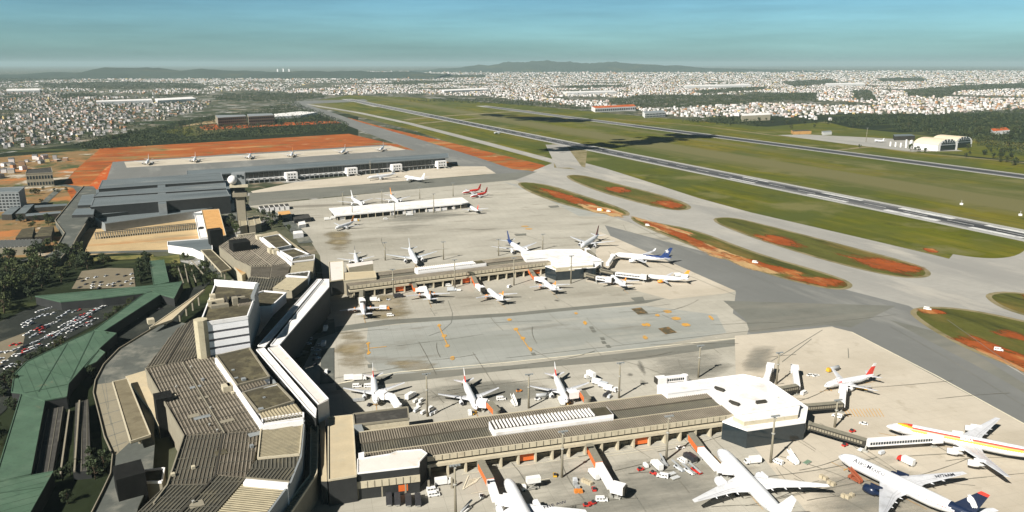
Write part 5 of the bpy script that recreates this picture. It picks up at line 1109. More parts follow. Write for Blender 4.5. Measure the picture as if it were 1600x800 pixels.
# ------------------------------------------------------------------ vehicles
VC = dict(white=(.74, .73, .70), red=(.48, .03, .02), yellow=(.60, .34, .03), grey=(.33, .34, .34), black=(.03, .03, .035), silver=(.52, .54, .56), orange=(.60, .20, .03), blue=(.05, .12, .28), brown=(.27, .075, .035), green=(.07, .16, .09), beige=(.42, .36, .25))
for k, c in VC.items(): M['v_' + k] = mat(k + '_vehicle_paint', c, .4, .06, 1, spec=.5, local=True)
M['v_glass'] = mat('vehicle_glass', (.02, .025, .03), .1, .1, 1, spec=.6, local=True)
def wheels(r, xs, y, rad):
    for x in xs:
        for s in (-1, 1):
            b = MB(); b.tube([(x, s * (y - .14), rad), (x, s * (y + .1), rad)], rad, 10); b.build('wheel', M['tyre'], r, world=False)
def hexa(b, x0, x1, y, z0, z1, f0=0, f1=0, yi=0, mi=0):
    """body block from x0 to x1, front (x1) and rear (x0) sloped inwards by f1, f0 at the top"""
    v = [(x0, -y, z0), (x1, -y, z0), (x1, y, z0), (x0, y, z0), (x0 + f0, -y + yi, z1), (x1 - f1, -y + yi, z1), (x1 - f1, y - yi, z1), (x0 + f0, y - yi, z1)]
    b.add(v, [[3, 2, 1, 0], [4, 5, 6, 7], [0, 1, 5, 4], [1, 2, 6, 5], [2, 3, 7, 6], [3, 0, 4, 7]], mi)
def v_car(r, c):
    b = MB(); hexa(b, -2.15, 2.15, .85, .3, .85, .08, .12, .06); b.build('body', M[c], r, world=False)
    b = MB(); hexa(b, -1.75, .95, .80, .85, 1.38, .45, .65, .16); b.build('glasshouse', M['v_glass'], r, world=False)
    b = MB(); hexa(b, -1.28, .28, .62, 1.385, 1.45, .05, .05, .04); b.build('roof', M[c], r, world=False)
    wheels(r, (-1.35, 1.35), .78, .31)
def v_van(r, c):
    b = MB(); hexa(b, -2.6, 2.6, .98, .4, 1.15, 0, .1, .02); hexa(b, -2.6, 1.9, .96, 1.15, 2.25, .1, .75, .12); b.build('body', M[c], r, world=False)
    for s in (-1, 1):
        b = MB()
        for x0 in (-2.2, -.9, .4): b.bar((x0, s * .94, 1.35), (x0 + 1.0, s * .94, 1.35), .05, .55)
        b.build('side_window', M['v_glass'], r, world=False)
    b = MB(); b.add([(1.86, -.8, 1.25), (1.86, .8, 1.25), (1.32, .74, 2.05), (1.32, -.74, 2.05)], [[0, 1, 2, 3]]); b.build('windscreen', M['v_glass'], r, world=False)
    wheels(r, (-1.6, 1.7), .9, .36)
def v_truck(r, c, box=None, raised=0.0, blen=5.2):
    box = box or ({'black': 'black', 'silver': 'silver'}.get(c, 'white'))
    b = MB(); hexa(b, 1.9, 4.0, 1.15, .6, 2.5, 0, .45, .1); b.build('cab', M['v_' + c] if not c.startswith('v_') else M[c], r, world=False)
    b = MB(); b.add([(3.86, -1, 1.55), (3.86, 1, 1.55), (3.6, .95, 2.35), (3.6, -.95, 2.35)], [[0, 1, 2, 3]]); b.build('windscreen', M['v_glass'], r, world=False)
    b = MB(); hexa(b, -4.0, 4.0, .9, .5, .85); b.build('chassis', M['steel'], r, world=False)
    if raised:
        b = MB()
        for s in (-1, 1): b.bar((-3, s * .8, .9), (1, s * .8, raised + .8), .25, .25); b.bar((1, s * .8, .9), (-3, s * .8, raised + .8), .25, .25)
        b.build('scissor_lift', M['steel'], r, world=False)
    b = MB(); hexa(b, 1.7 - blen - .3, 1.6, 1.25, .9 + raised, 3.4 + raised); b.build('cargo_box', M['v_' + box], r, world=False)
    wheels(r, (-2.6, 2.8), 1.05, .5)
def v_tug(r, c):
    b = MB(); hexa(b, -1.6, 1.6, .85, .35, 1.0, .05, .15, .05); b.build('body', M[c], r, world=False)
    b = MB(); hexa(b, -1.2, .1, .7, 1.0, 1.75, .1, .2, .1); b.build('seat_cab', M['v_black'], r, world=False); wheels(r, (-1.0, 1.05), .8, .4)
def v_cart(r, c):
    b = MB(); hexa(b, -1.6, 1.6, .8, .45, .65); b.bar((1.6, 0, .5), (2.4, 0, .45), .1, .1); b.build('bed', M['steel'], r, world=False)
    b = MB(); hexa(b, -1.5, 1.5, .75, .65, 1.9, 0, 0, .12); b.build('cover', M[c], r, world=False); wheels(r, (-1.1, 1.1), .7, .26)
def v_flat(r, c):
    b = MB(); hexa(b, -2.2, 2.2, 1.1, .45, .7); b.build('bed', M['steel'], r, world=False)
    b = MB()
    for k in range(6): b.bar((-1.9 + k * .75, -1.0, .72), (-1.9 + k * .75, 1.0, .72), .3, .12)
    b.build('rollers', M[c], r, world=False); wheels(r, (-1.5, 1.5), .9, .25)
def v_loader(r, c):
    b = MB(); hexa(b, -3.4, 2.6, .95, .5, 1.2, 0, .3, .05); b.build('body', M[c], r, world=False)
    b = MB(); b.bar((-3.6, .25, 1.3), (4.4, .25, 2.5), .9, .3); b.build('belt', M['v_grey'], r, world=False)
    b = MB(); hexa(b, .4, 1.6, .8, 1.2, 2.1, .1, .25, .1); b.build('cab', M['v_glass'], r, world=False); wheels(r, (-2.3, 1.6), .85, .4)
def v_stair(r, c):
    b = MB(); hexa(b, -3.5, 2.8, 1.0, .5, 1.1); hexa(b, 1.2, 2.9, 1.0, 1.1, 2.1, .1, .5, .1); b.build('chassis', M[c], r, world=False)
    b = MB()
    for k in range(13): b.box((-3.3 + k * .52, 0, 1.0 + k * .26), (.54, 1.6, .3))
    st = b.build('stair_flight', M[c], r, world=False)
    for s in (-1, 1):
        b = MB(); b.bar((-3.5, s * .85, 1.1), (3.2, s * .85, 4.4), .08, 1.0); b.build('side_rail', M[c], st, world=False)
    wheels(r, (-2.3, 1.8), .9, .4)
def v_tanker(r, c):
    b = MB(); hexa(b, 2.4, 4.6, 1.15, .6, 2.6, 0, .4, .1); b.build('cab', M[c], r, world=False)
    b = MB(); hexa(b, -4.8, 4.4, .85, .5, .9); b.build('chassis', M['steel'], r, world=False)
    b = MB(); b.tube([(-4.9, 0, 2.0), (-4.6, 0, 2.0), (1.9, 0, 2.0), (2.2, 0, 2.0)], [.7, 1.1, 1.1, .7], 14); b.build('tank', M['v_grey'], r, world=False); wheels(r, (-3.6, -2.4, 3.2), 1.0, .5)
def v_crate(r, c):
    b = MB(); hexa(b, -1.0, 1.0, .8, .15, 1.65, 0, .35, 0); b.build('shell', M[c], r, world=False)
    b = MB(); hexa(b, -1.05, 1.05, .85, 0, .15); b.build('pallet', M['steel'], r, world=False)
VK = dict(car=('car', 'car', v_car), van=('van', 'van', v_van), truck=('box_truck', 'truck', v_truck), catering=('catering_truck', 'truck', lambda r, c: v_truck(r, c, 'white', 2.6, 6)), tug=('tow_tractor', 'tow tractor', v_tug), cart=('baggage_cart', 'cart', v_cart),
          flat=('cargo_dolly', 'dolly', v_flat), loader=('belt_loader', 'belt loader', v_loader), stair=('stair_truck', 'stair truck', v_stair), tanker=('fuel_tanker', 'tanker', v_tanker), crate=('freight_container', 'container', v_crate))
_vp = {}
def veh(kind, col, px, to, label, group=None):
    nm, cat, fn = VK[kind]; g = G(*px)
    if isinstance(to, (int, float)): rz = radians(to)
    else: q = G(px[0] + to[0], px[1] + to[1]); rz = atan2(q[1] - g[1], q[0] - g[0])
    k = (kind, col)
    if k in _vp:
        r = copy_tree(_vp[k]); r['label'] = label; r['category'] = cat
        if group: r['group'] = group
        elif 'group' in r: del r['group']
    else:
        r = thing(nm, label, cat, group=group); fn(r, 'v_' + col if kind not in ('truck', 'catering') else col); _vp[k] = r
    r.location = (g[0], g[1], 0); r.rotation_euler = (0, 0, rz); return r
V = [('truck', 'white', (693, 757), 15, 'white box truck parked beside the near pier wall above two vans'), ('van', 'white', (676, 768), 15, 'white minibus above another minibus in the foreground bays'), ('van', 'white', (678, 775), 15, 'lower white minibus standing nearest the bottom edge'),
     ('tug', 'red', (1001, 735), 20, 'red tow tractor leftmost of the foreground equipment park'), ('tug', 'red', (1021, 741), -40, 'red tow tractor touching the white van in the equipment park'), ('van', 'white', (1035, 746), 160, 'white van at the front corner of the equipment park'),
     ('cart', 'white', (1009, 730), 110, 'white covered cart at the left of the equipment park'), ('truck', 'white', (1026, 731), 110, 'white truck with box body left of the floodlight mast'), ('loader', 'grey', (1037, 724), 100, 'grey belt loader right behind the foreground mast'),
     ('loader', 'silver', (1060, 733), 118, 'long silver belt loader in the middle of the equipment park'), ('flat', 'silver', (1049, 742), 30, 'flat silver dolly at the front of the equipment park'), ('flat', 'silver', (1055, 748), 30, 'second flat silver dolly at the front of the equipment park'), ('loader', 'white', (1076, 738), 118, 'long white belt loader right of the silver one'),
     ('truck', 'black', (1078, 719), 118, 'black cab truck at the back of the equipment park'), ('loader', 'red', (1087, 737), 118, 'red belt loader at the right end of the equipment park'), ('car', 'white', (1063, 701), 20, 'white car passing behind the foreground floodlight mast'),
     ('van', 'white', (1066, 722), 118, 'white van between loaders in the equipment park'), ('truck', 'white', (1176, 724), 190, 'big white box truck beside the all white airliner'), ('van', 'white', (1215, 724), 130, 'white van in front of the pier head mast'), ('stair', 'white', (1238, 722), 110, 'white stair truck parked right of the pier head mast'),
     ('flat', 'green', (1261, 724), 40, 'flat green dolly on the apron before the pier head'), ('loader', 'white', (1150, 686), 150, 'white belt loader under the corner of the pier head'), ('stair', 'brown', (1335, 751), 118, 'red brown stair truck beside the navy tailed airliner'),
     ('truck', 'red', (1415, 724), 120, 'red truck with a pale box in front of the striped airliner'), ('tug', 'red', (1320, 697), 30, 'red tow tractor under the long glazed bridge'), ('tug', 'red', (1332, 675), 20, 'red tow tractor beside the dark walkway'), ('car', 'white', (1349, 663), 150, 'white pickup left of the striped airliner nose'),
     ('flat', 'white', (1345, 704), 40, 'white dolly under the glazed bridge end'), ('cart', 'silver', (1377, 710), 30, 'silver cart left of the red truck'), ('van', 'white', (1256, 616), 40, 'white van behind the pier head under the bent bridge'), ('tanker', 'yellow', (1301, 580), 205, 'yellow fuel tanker at the wing of the lone red tailed airliner'),
     ('loader', 'yellow', (1347, 609), -15, 'yellow belt loader under the wing of the red tailed airliner'), ('flat', 'white', (1357, 613), -20, 'white dolly behind the yellow belt loader'), ('car', 'white', (1266, 587), 20, 'white car left of two on the pale apron'), ('car', 'white', (1275, 588), 20, 'white car right of two on the pale apron'),
     ('van', 'white', (1308, 652), 140, 'white van at the foot of the walkway mast'), ('catering', 'white', (828, 765), 195, 'white raised catering truck beside the airliner cut off at the bottom'), ('tug', 'yellow', (867, 744), 90, 'yellow tow tractor left of the tall foreground mast'),
     ('truck', 'white', (928, 745), 110, 'white truck under the free jet bridge'), ('tug', 'red', (928, 766), 95, 'red tow tractor below the free jet bridge'), ('van', 'white', (940, 783), 0, 'white minibus alone below the free jet bridge'), ('tug', 'red', (917, 791), 10, 'red tow tractor left of the lone minibus'), ('tug', 'red', (925, 788), 200, 'second red tow tractor beside the lone minibus'),
     ('tug', 'white', (752, 777), 100, 'white tow tractor at the jet bridge wheel on the left'), ('loader', 'white', (729, 798), 60, 'white belt loader beside the bottom edge mast shadow'), ('tug', 'orange', (811, 612), 20, 'orange tow tractor alone behind the near pier'), ('stair', 'white', (803, 632), 110, 'white stair truck behind the near pier skylight'),
     ('van', 'white', (783, 625), 10, 'white van right of the middle red tailed airliner'), ('tanker', 'white', (851, 622), 10, 'white tanker left of the third red tailed airliner'), ('tug', 'white', (840, 625), 10, 'white tractor leading the white tanker'), ('truck', 'white', (877, 630), 100, 'white truck at the nose of the third red tailed airliner'),
     ('tug', 'yellow', (888, 631), 60, 'yellow tow tractor under the third airliner nose'), ('catering', 'white', (921, 594), 120, 'tall white catering truck at the wing of the third airliner'), ('truck', 'white', (935, 601), -30, 'white truck first in the line right of the catering truck'), ('truck', 'silver', (945, 606), -30, 'silver boxed truck in the line right of the catering truck'),
     ('truck', 'white', (953, 611), -30, 'white truck last in the line beside the mast'), ('van', 'white', (962, 611), 5, 'white van at the mast behind the near pier'), ('cart', 'black', (945, 620), 60, 'black cart behind the line of trucks'), ('cart', 'black', (950, 616), 60, 'second black cart behind the line of trucks'), ('cart', 'silver', (952, 622), 60, 'silver cart behind the line of trucks'),
     ('truck', 'white', (548, 594), 10, 'white truck left of the tail of the first red tailed airliner'), ('truck', 'white', (562, 594), 10, 'white truck right behind the tail of the first airliner'), ('van', 'white', (558, 605), 10, 'white van above the left wing of the first airliner'), ('van', 'white', (576, 605), 10, 'white van touching the first airliner flank'),
     ('cart', 'grey', (556, 628), 20, 'grey cart left of the first airliner nose'), ('cart', 'grey', (565, 627), 20, 'grey cart nearer the first airliner nose'), ('tug', 'black', (578, 634), 60, 'black tractor at the first airliner nose'),
     ('truck', 'white', (642, 622), 60, 'white truck topmost in the cart cluster by the mast'), ('cart', 'white', (649, 629), 60, 'white cart second in the cluster by the mast'), ('cart', 'white', (655, 634), 60, 'white cart third in the cluster by the mast'), ('flat', 'white', (652, 638), 60, 'white dolly in the cluster by the mast'), ('cart', 'silver', (650, 644), 60, 'silver cart at the foot of the cluster by the mast'),
     ('cart', 'white', (661, 647), 60, 'white cart just left of the mast base'), ('van', 'white', (673, 641), 60, 'white van just right of the mast base'), ('cart', 'white', (680, 646), 60, 'white cart right of the van by the mast'), ('cart', 'silver', (674, 649), 60, 'silver cart right of the mast base'), ('cart', 'white', (658, 628), 60, 'white cart upper right in the cluster by the mast'),
     ('van', 'white', (734, 647), 100, 'white van under the nose of the middle red tailed airliner'), ('tug', 'yellow', (741, 647), 60, 'yellow tractor under the nose of the middle red tailed airliner'), ('van', 'white', (608, 455), 10, 'white van before the dark bays of the middle pier'), ('truck', 'white', (586, 471), 5, 'white truck right of the dark corner jet bridge'),
     ('tug', 'silver', (607, 469), 5, 'silver tractor before the middle pier'), ('truck', 'black', (623, 465), 20, 'black truck before the middle pier'), ('van', 'white', (675, 449), 10, 'white van under the middle pier edge'), ('van', 'white', (701, 447), 10, 'white van left of the vehicle cluster at the mast'), ('truck', 'silver', (706, 455), 10, 'silver boxed truck at the foot of the middle mast'), ('cart', 'white', (717, 455), 10, 'white cart at the foot of the middle mast'),
     ('truck', 'orange', (601, 484), 0, 'orange truck at the wing of the orange tailed corner airliner'), ('van', 'white', (610, 494), 10, 'white van off the wing tip of the corner airliner'), ('van', 'white', (796, 449), 60, 'white van at the left foot of the mast by the orange bridge'), ('van', 'white', (905, 433), 10, 'white van under the glazed bridge of the middle pier'),
     ('truck', 'white', (866, 452), 10, 'white truck between two orange tailed airliners'), ('truck', 'white', (1060, 432), 10, 'white truck at the outermost orange tailed airliner'), ('truck', 'white', (509, 516), 96, 'white truck on the service road beside the dark terminal corner'), ('truck', 'silver', (506, 540), 96, 'silver boxed truck on the service road in the terminal shade'), ('van', 'white', (510, 583), 96, 'white van on the service road near the wing end'),
     ('truck', 'orange', (522, 342), 20, 'orange truck at the left end of the remote building'), ('truck', 'white', (512, 344), 20, 'white truck at the left end of the remote building'), ('van', 'white', (603, 343), 20, 'white van in front of the remote building centre'), ('truck', 'white', (640, 337), 20, 'white truck before the remote building right half'), ('truck', 'yellow', (556, 346), 20, 'yellow truck left before the remote building'),
     ('van', 'white', (951, 331), -20, 'white van on the dug earth island'), ('truck', 'yellow', (938, 330), -20, 'yellow truck on the dug earth island'), ('van', 'white', (1012, 353), -30, 'white van at the dug trench start'), ('van', 'white', (1180, 411), -30, 'white van at the dug trench end'), 
     ('van', 'white', (1560, 548), -30, 'white van on the red strip at the right edge'), ('van', 'white', (1449, 484), -30, 'white van at the tip of the rightmost red island')]
for v in V: veh(*v)
for k, (px, py) in enumerate([(608, 784), (621, 784), (638, 785), (653, 785)]): veh('truck', 'black', (px, py), 100, 'black covered truck in the shaded row of four below the near pier', 'black trucks in the shaded bays')
for k, px in enumerate((572, 581, 590, 599)): veh('truck', 'black', (px, 459 - k * .8), 100, 'black covered truck in the shaded row of four below the middle pier', 'black trucks under the middle pier')
for px, py, c in ((899, 758, 'grey'), (903, 764, 'grey'), (901, 770, 'orange'), (907, 770, 'orange'), (899, 752, 'silver')): veh('crate', c, (px, py), 15, c + ' freight container in the stack left of the free jet bridge', c + ' containers by the bridge')
for k in range(4): veh('crate', 'beige', (912 + k * 3.6, 753 + k * 1.6), 40, 'beige wooden pallet box in the row under the free jet bridge', 'beige pallet boxes')
for px, py in ((1284, 747), (1290, 750), (1296, 756), (1302, 759), (1318, 777), (1325, 779), (1331, 776)): veh('crate', 'beige', (px, py), 30, 'beige pallet box lying off the wing tip of the all white airliner', 'beige boxes off the wing tip')
# parked cars
r_ = random.Random(5)
CP = [(38, 507), (45, 503), (51, 500), (58, 498), (66, 494), (74, 493), (83, 491), (93, 497), (100, 493), (107, 488), (117, 488), (124, 486), (120, 480), (129, 478), (55, 524), (75, 526), (82, 522), (88, 527), (97, 519), (84, 530), (74, 513), (66, 516), (60, 515), (62, 510), (75, 510), (80, 508), (20, 540), (41, 524), (30, 539), (55, 537), (61, 541), (140, 509), (52, 507), (48, 505), (40, 511), (104, 516), (92, 524)]
for i in range(14): CP.append((110 + i * 2.3, 508 - i * 1.32 + (i % 2) * 2.2))
for i in range(16): CP.append((139 + i * 2.25, 491 - i * 1.12 + (i % 2) * 1.8))
for (xa, ya, xb, yb, n) in ((24, 548, 62, 534, 9), (50, 519, 92, 503, 12), (66, 532, 104, 514, 11), (96, 511, 118, 500, 8), (108, 520, 150, 500, 12), (60, 488, 90, 480, 8), (100, 484, 160, 468, 12), (44, 530, 66, 521, 7), (30, 556, 70, 540, 11), (78, 540, 100, 530, 6), (112, 512, 140, 498, 9), (120, 498, 150, 484, 9), (40, 548, 60, 541, 6)):
    for i in range(n):
        if r_.random() < .9: CP.append((xa + (xb - xa) * i / (n - 1), ya + (yb - ya) * i / (n - 1)))
for px, py in CP:
    c = r_.choice(['white', 'white', 'silver', 'silver', 'grey', 'black', 'red']); veh('car', c, (px, py), r_.choice((62, 242)) + r_.uniform(-4, 4), c + ' car parked in the open car park enclosed by the green roofs', c + ' cars in the enclosed car park')
for px, py in [(3, 552), (13, 551), (35, 556), (24, 556), (2, 562), (12, 576), (20, 571), (4, 574), (28, 572), (8, 566)]:
    c = r_.choice(['white', 'silver', 'black', 'white']); veh('car', c, (px, py), 62, c + ' car parked at the left edge below the enclosed car park', c + ' cars at the left edge')
for px, py in [(125, 450), (178, 444), (186, 441), (190, 447), (178, 448), (206, 444), (207, 436), (206, 429), (135, 445), (137, 436), (150, 434), (166, 432), (184, 430), (196, 432), (170, 446), (198, 441), (130, 440), (145, 450), (155, 451), (147, 442), (158, 442), (145, 446), (158, 446)]:
    c = r_.choice(['white', 'black', 'black', 'silver', 'grey']); veh('car', c, (px, py), 80, c + ' car parked in the pale car park behind the cross shaped green roof', c + ' cars in the pale car park')
for px, py in [(472, 530), (482, 521), (482, 538), (475, 526), (493, 556), (496, 561), (490, 563), (488, 546), (478, 533), (470, 522), (497, 548), (486, 530), (492, 570), (484, 512), (499, 540)]:
    c = r_.choice(['white', 'silver', 'silver', 'black', 'grey']); veh('car', c, (px, py), r_.choice((10, 100)), c + ' car standing in the shade of the white roofed terminal wing', c + ' cars in the terminal shade')
for px, py, a in [(205, 480, 50), (222, 468, 50), (239, 477, 45), (252, 462, 45), (262, 470, 45), (250, 484, 45), (212, 500, 50), (300, 413, -45), (318, 419, -45), (327, 425, -45), (312, 409, -45), (320, 414, -45)]:
    c = r_.choice(['white', 'silver', 'black', 'black']); veh('car', c, (px, py), a, c + ' car on the sunken approach road between green hall and striped tower', c + ' cars on the approach road')

# ------------------------------------------------------------------ stand markings
b = MB(); z_ = _lay[0]; _lay[0] += .01; i_ = 0
for o in [q for q in C.objects if q.name.startswith('airliner') and q.location.y < 760]:
    x, y, _ = o.location; h = o.rotation_euler.z; d_ = Vector((cos(h), sin(h))); n_ = Vector((-d_.y, d_.x)); p_ = Vector((x, y))
    for u0, u1, w2 in ((-3, 42, .11), (4.2, 4.7, 1.6)):
        i_ += 1; zz = z_ + (i_ % 5) * .0008; a_, c_ = p_ + d_ * u0, p_ + d_ * u1; b.add([(*(a_ - n_ * w2), zz), (*(c_ - n_ * w2), zz), (*(c_ + n_ * w2), zz), (*(a_ + n_ * w2), zz)], [[0, 1, 2, 3]])
struct('stand_marking', b, M['ypaint'])
b = MB(); r_2 = random.Random(77)
for k in range(130):   # tyre tracks curving across the aprons
    px, py = r_2.uniform(560, 1500), r_2.choice((r_2.uniform(470, 640), r_2.uniform(700, 800), r_2.uniform(300, 420)))
    if not inpoly(px, py, [(540, 320), (800, 290), (1150, 470), (1560, 660), (1600, 800), (720, 800), (690, 735), (1000, 700), (560, 640)]): continue
    a0 = radians(PA + r_2.choice((0, 0, 90, 100)) + r_2.uniform(-8, 8)); cv = r_2.uniform(-.012, .012); p_ = Vector(G(px, py)); zz = _lay[0] + (k % 9) * .0008; pts = []; Ls = r_2.uniform(15, 70)
    for i in range(9): pts.append(p_.copy()); p_ += Vector((cos(a0), sin(a0))) * Ls / 8; a0 += cv * Ls / 8
    for i in range(8):
        d_ = (pts[i + 1] - pts[i]).normalized(); n_ = Vector((-d_.y, d_.x)) * r_2.uniform(.1, .22); b.add([(*(pts[i] - n_), zz), (*(pts[i + 1] - n_), zz), (*(pts[i + 1] + n_), zz), (*(pts[i] + n_), zz)], [[0, 1, 2, 3]])
_lay[0] += .01; struct('tyre_track', b, M['track'])
# ------------------------------------------------------------------ other buildings
def simple(name, label, cat, poly, z, roof, wall, par=None, rib=None, wins=None, group=None, z0=0):
    s = bld(name, label, cat, poly[0], z, group); block(s, poly, z, z0, roof, wall, rib, par)
    if wins:
        a, c, rows, n = wins; p, q = Vector(G(*a, z)), Vector(G(*c, z)); d = (q - p); L = d.length; d.normalize(); nn = Vector((d.y, -d.x)) * .12
        for rw_ in range(rows):
            b = MB(); zz = z - 1.0 - (rw_ + .75) * (z - 1.2) / rows
            for k in range(n): u = p + d * L * (k + .18) / n + nn; v = p + d * L * (k + .8) / n + nn; b.bar((*u, zz), (*v, zz), .3, (z - 1.2) / rows * .5)
            b.build('window_row', M['glass'], s)
    return s
simple('office_building', 'dark grey office block with window rows at the left edge', 'office block', [(-30, 295), (38, 293), (41, 312), (-30, 316)][:2] + [(29, 300.5), (-40, 302)], 24, M['t3roof'], M['grey'], (.8, .8, M['grey']), wins=((-40, 302), (29, 300.5), 6, 12))
simple('depot_building', 'pale grey box building on the bare construction land', 'building', [(42, 266), (80, 262), (82, 270), (40, 272)], 20, M['bitumen'], M['conc'], (.8, .8, M['conc']), wins=((40, 272), (82, 270), 2, 9))
simple('shed', 'ribbed grey shed with a striped front at the left edge', 'shed', [(-20, 376), (66, 374), (63, 384), (-20, 389)], 8, M['ribdark'], M['conc'], None, (88, 3.2, 1.2, .6, M['steel']))
simple('shed', 'tan roofed shed, left one of two behind the ribbed grey shed', 'shed', [(34, 358), (54, 354), (50, 370), (24, 372)], 7, M['flatdark'], M['shade'])
simple('shed', 'tan roofed shed, right one of two behind the ribbed grey shed', 'shed', [(64, 355), (84, 353), (80, 368), (54, 370)], 7, M['flatdark'], M['shade'])
simple('canopy', 'left grey canopy of two beside the dark office block', 'canopy', [(18, 323), (32, 323), (18, 335), (2, 335)], 7, M['t3roof'], M['shade'])
simple('canopy', 'right grey canopy of two beside the dark office block', 'canopy', [(40, 319), (54, 318), (40, 333), (24, 334)], 7, M['t3roof'], M['shade'])
simple('walkway', 'long covered walkway from the canopies to the elevated road, farther one', 'walkway', [(54, 321), (105, 318), (104, 321), (54, 324.5)], 6, M['t3roof'], M['shade'])
simple('walkway', 'long covered walkway from the canopies to the elevated road, nearer one', 'walkway', [(40, 334), (96, 329.5), (94, 333), (40, 338)], 6, M['t3roof'], M['shade'])
simple('long_building', 'long grey terrace building far beyond the red earth', 'building', [(336, 180), (382, 179), (385, 181.5), (340, 184)], 26, M['grey'], M['conc'], None, wins=((340, 184), (385, 181.5), 3, 14))
simple('long_building', 'grey stepped building joined to the terrace beyond the red earth', 'building', [(386, 178), (425, 177), (428, 180), (388, 182)], 28, M['grey'], M['conc'], None, wins=((388, 182), (428, 180), 3, 12))
simple('cargo_shed', 'white low cargo sheds at the far end of the apron', 'shed', [(428, 178), (468, 174), (496, 175), (470, 180), (430, 182)], 9, M['whiteroof'], M['white'])
simple('warehouse', 'long red and white warehouse beside the far end of the grass', 'warehouse', [(924, 166), (990, 163), (994, 166), (930, 169)], 16, M['redder'], M['white'], None, None, ((930, 169), (994, 166), 1, 22))
simple('warehouse', 'dark fronted warehouse right of the red and white one', 'warehouse', [(1004, 174), (1036, 172), (1040, 175), (1008, 177)], 16, M['grey'], M['white'], None, None, ((1008, 177), (1040, 175), 2, 14))
simple('warehouse', 'white blank warehouse by the trees in front of the right hand town', 'warehouse', [(1158, 178), (1200, 176), (1204, 179), (1160, 181)], 18, M['whiteroof'], M['cream'])
simple('villa', 'white villa with a bright red roof among trees at the right edge', 'villa', [(1548, 201), (1572, 199), (1578, 203), (1552, 205)], 10, M['redder'], M['white'])
simple('hangar_annex', 'low dark roofed building left of the twin hangars', 'building', [(1396, 210), (1424, 209.5), (1430, 212), (1398, 213)], 10, M['t3roof'], M['shade'])
simple('shed', 'low orange walled shed at the left end of the hangar apron', 'shed', [(1236, 203), (1262, 202.5), (1268, 204.5), (1240, 205.5)], 8, M['flatdark'], M['orangeroof'])
simple('shed', 'low grey depot among trees on the second runway side', 'shed', [(1284, 205), (1298, 204), (1300, 206), (1286, 207)], 7, M['grey'], M['white'])
for k, p in enumerate([[(242, 154), (300, 151), (306, 154), (246, 157)], [(10, 139), (60, 138), (62, 141), (10, 142)], [(150, 157), (236, 154), (238, 156.5), (150, 159)], [(690, 140), (760, 137), (764, 139.5), (694, 142)], [(880, 143), (960, 141), (964, 143), (884, 145)], [(1070, 133), (1170, 131), (1174, 133), (1072, 135)], [(1290, 130), (1350, 129), (1352, 131), (1290, 132)]]):
    simple('warehouse', 'huge flat white warehouse roof far out in the ' + ['left town near the terrace', 'left town at the frame edge', 'left town below the wood', 'town behind the runway end', 'town above the red and white warehouse', 'middle of the right town', 'right town beside the orange patch'][k], 'warehouse', p, 14, M['whiteroof'], M['white'])
for lab, p in (('tan roofed workshop at the foot of the radome tower, left one', [(374, 342), (384, 340), (386, 352), (375, 354)]), ('tan roofed workshop at the foot of the radome tower, middle one', [(387, 340), (395, 339), (399, 352), (389, 353)]), ('tan roofed workshop at the foot of the radome tower, right one', [(396, 339), (404, 337), (408, 349), (400, 351)])):
    simple('workshop', lab, 'workshop', p, 9, M['ribtan'], M['conc'], (.5, .5, M['cream']))
simple('kiosk', 'white roofed kiosk on the grass behind the second crescent', 'kiosk', [(466, 347), (476, 345), (478, 350), (467, 352)], 4, M['whiteroof'], M['white'])
simple('kiosk', 'white flat roofed kiosk beside the apron service road', 'kiosk', [(458, 361), (472, 360), (474, 364), (458, 366)], 5, M['whiteroof'], M['white'])
simple('store_building', 'dark store building between the trees and the apron corner', 'building', [(456, 336), (482, 334), (486, 340), (460, 343)], 5, M['bitumen'], M['dark'])
simple('store_building', 'low sandy roofed store left of the apron corner', 'building', [(434, 331), (452, 329), (455, 334), (436, 337)], 5, M['orangeroof'], M['cream'])
for k in range(6): simple('store_building', 'small dark topped store shed in the row behind the radome tower', 'building', [(404 + k * 8, 322 - k * .7), (410 + k * 8, 321.4 - k * .7), (412 + k * 8, 325 - k * .7), (406 + k * 8, 325.6 - k * .7)], 5, M['bitumen'], M['white'], group='store sheds behind the tower')
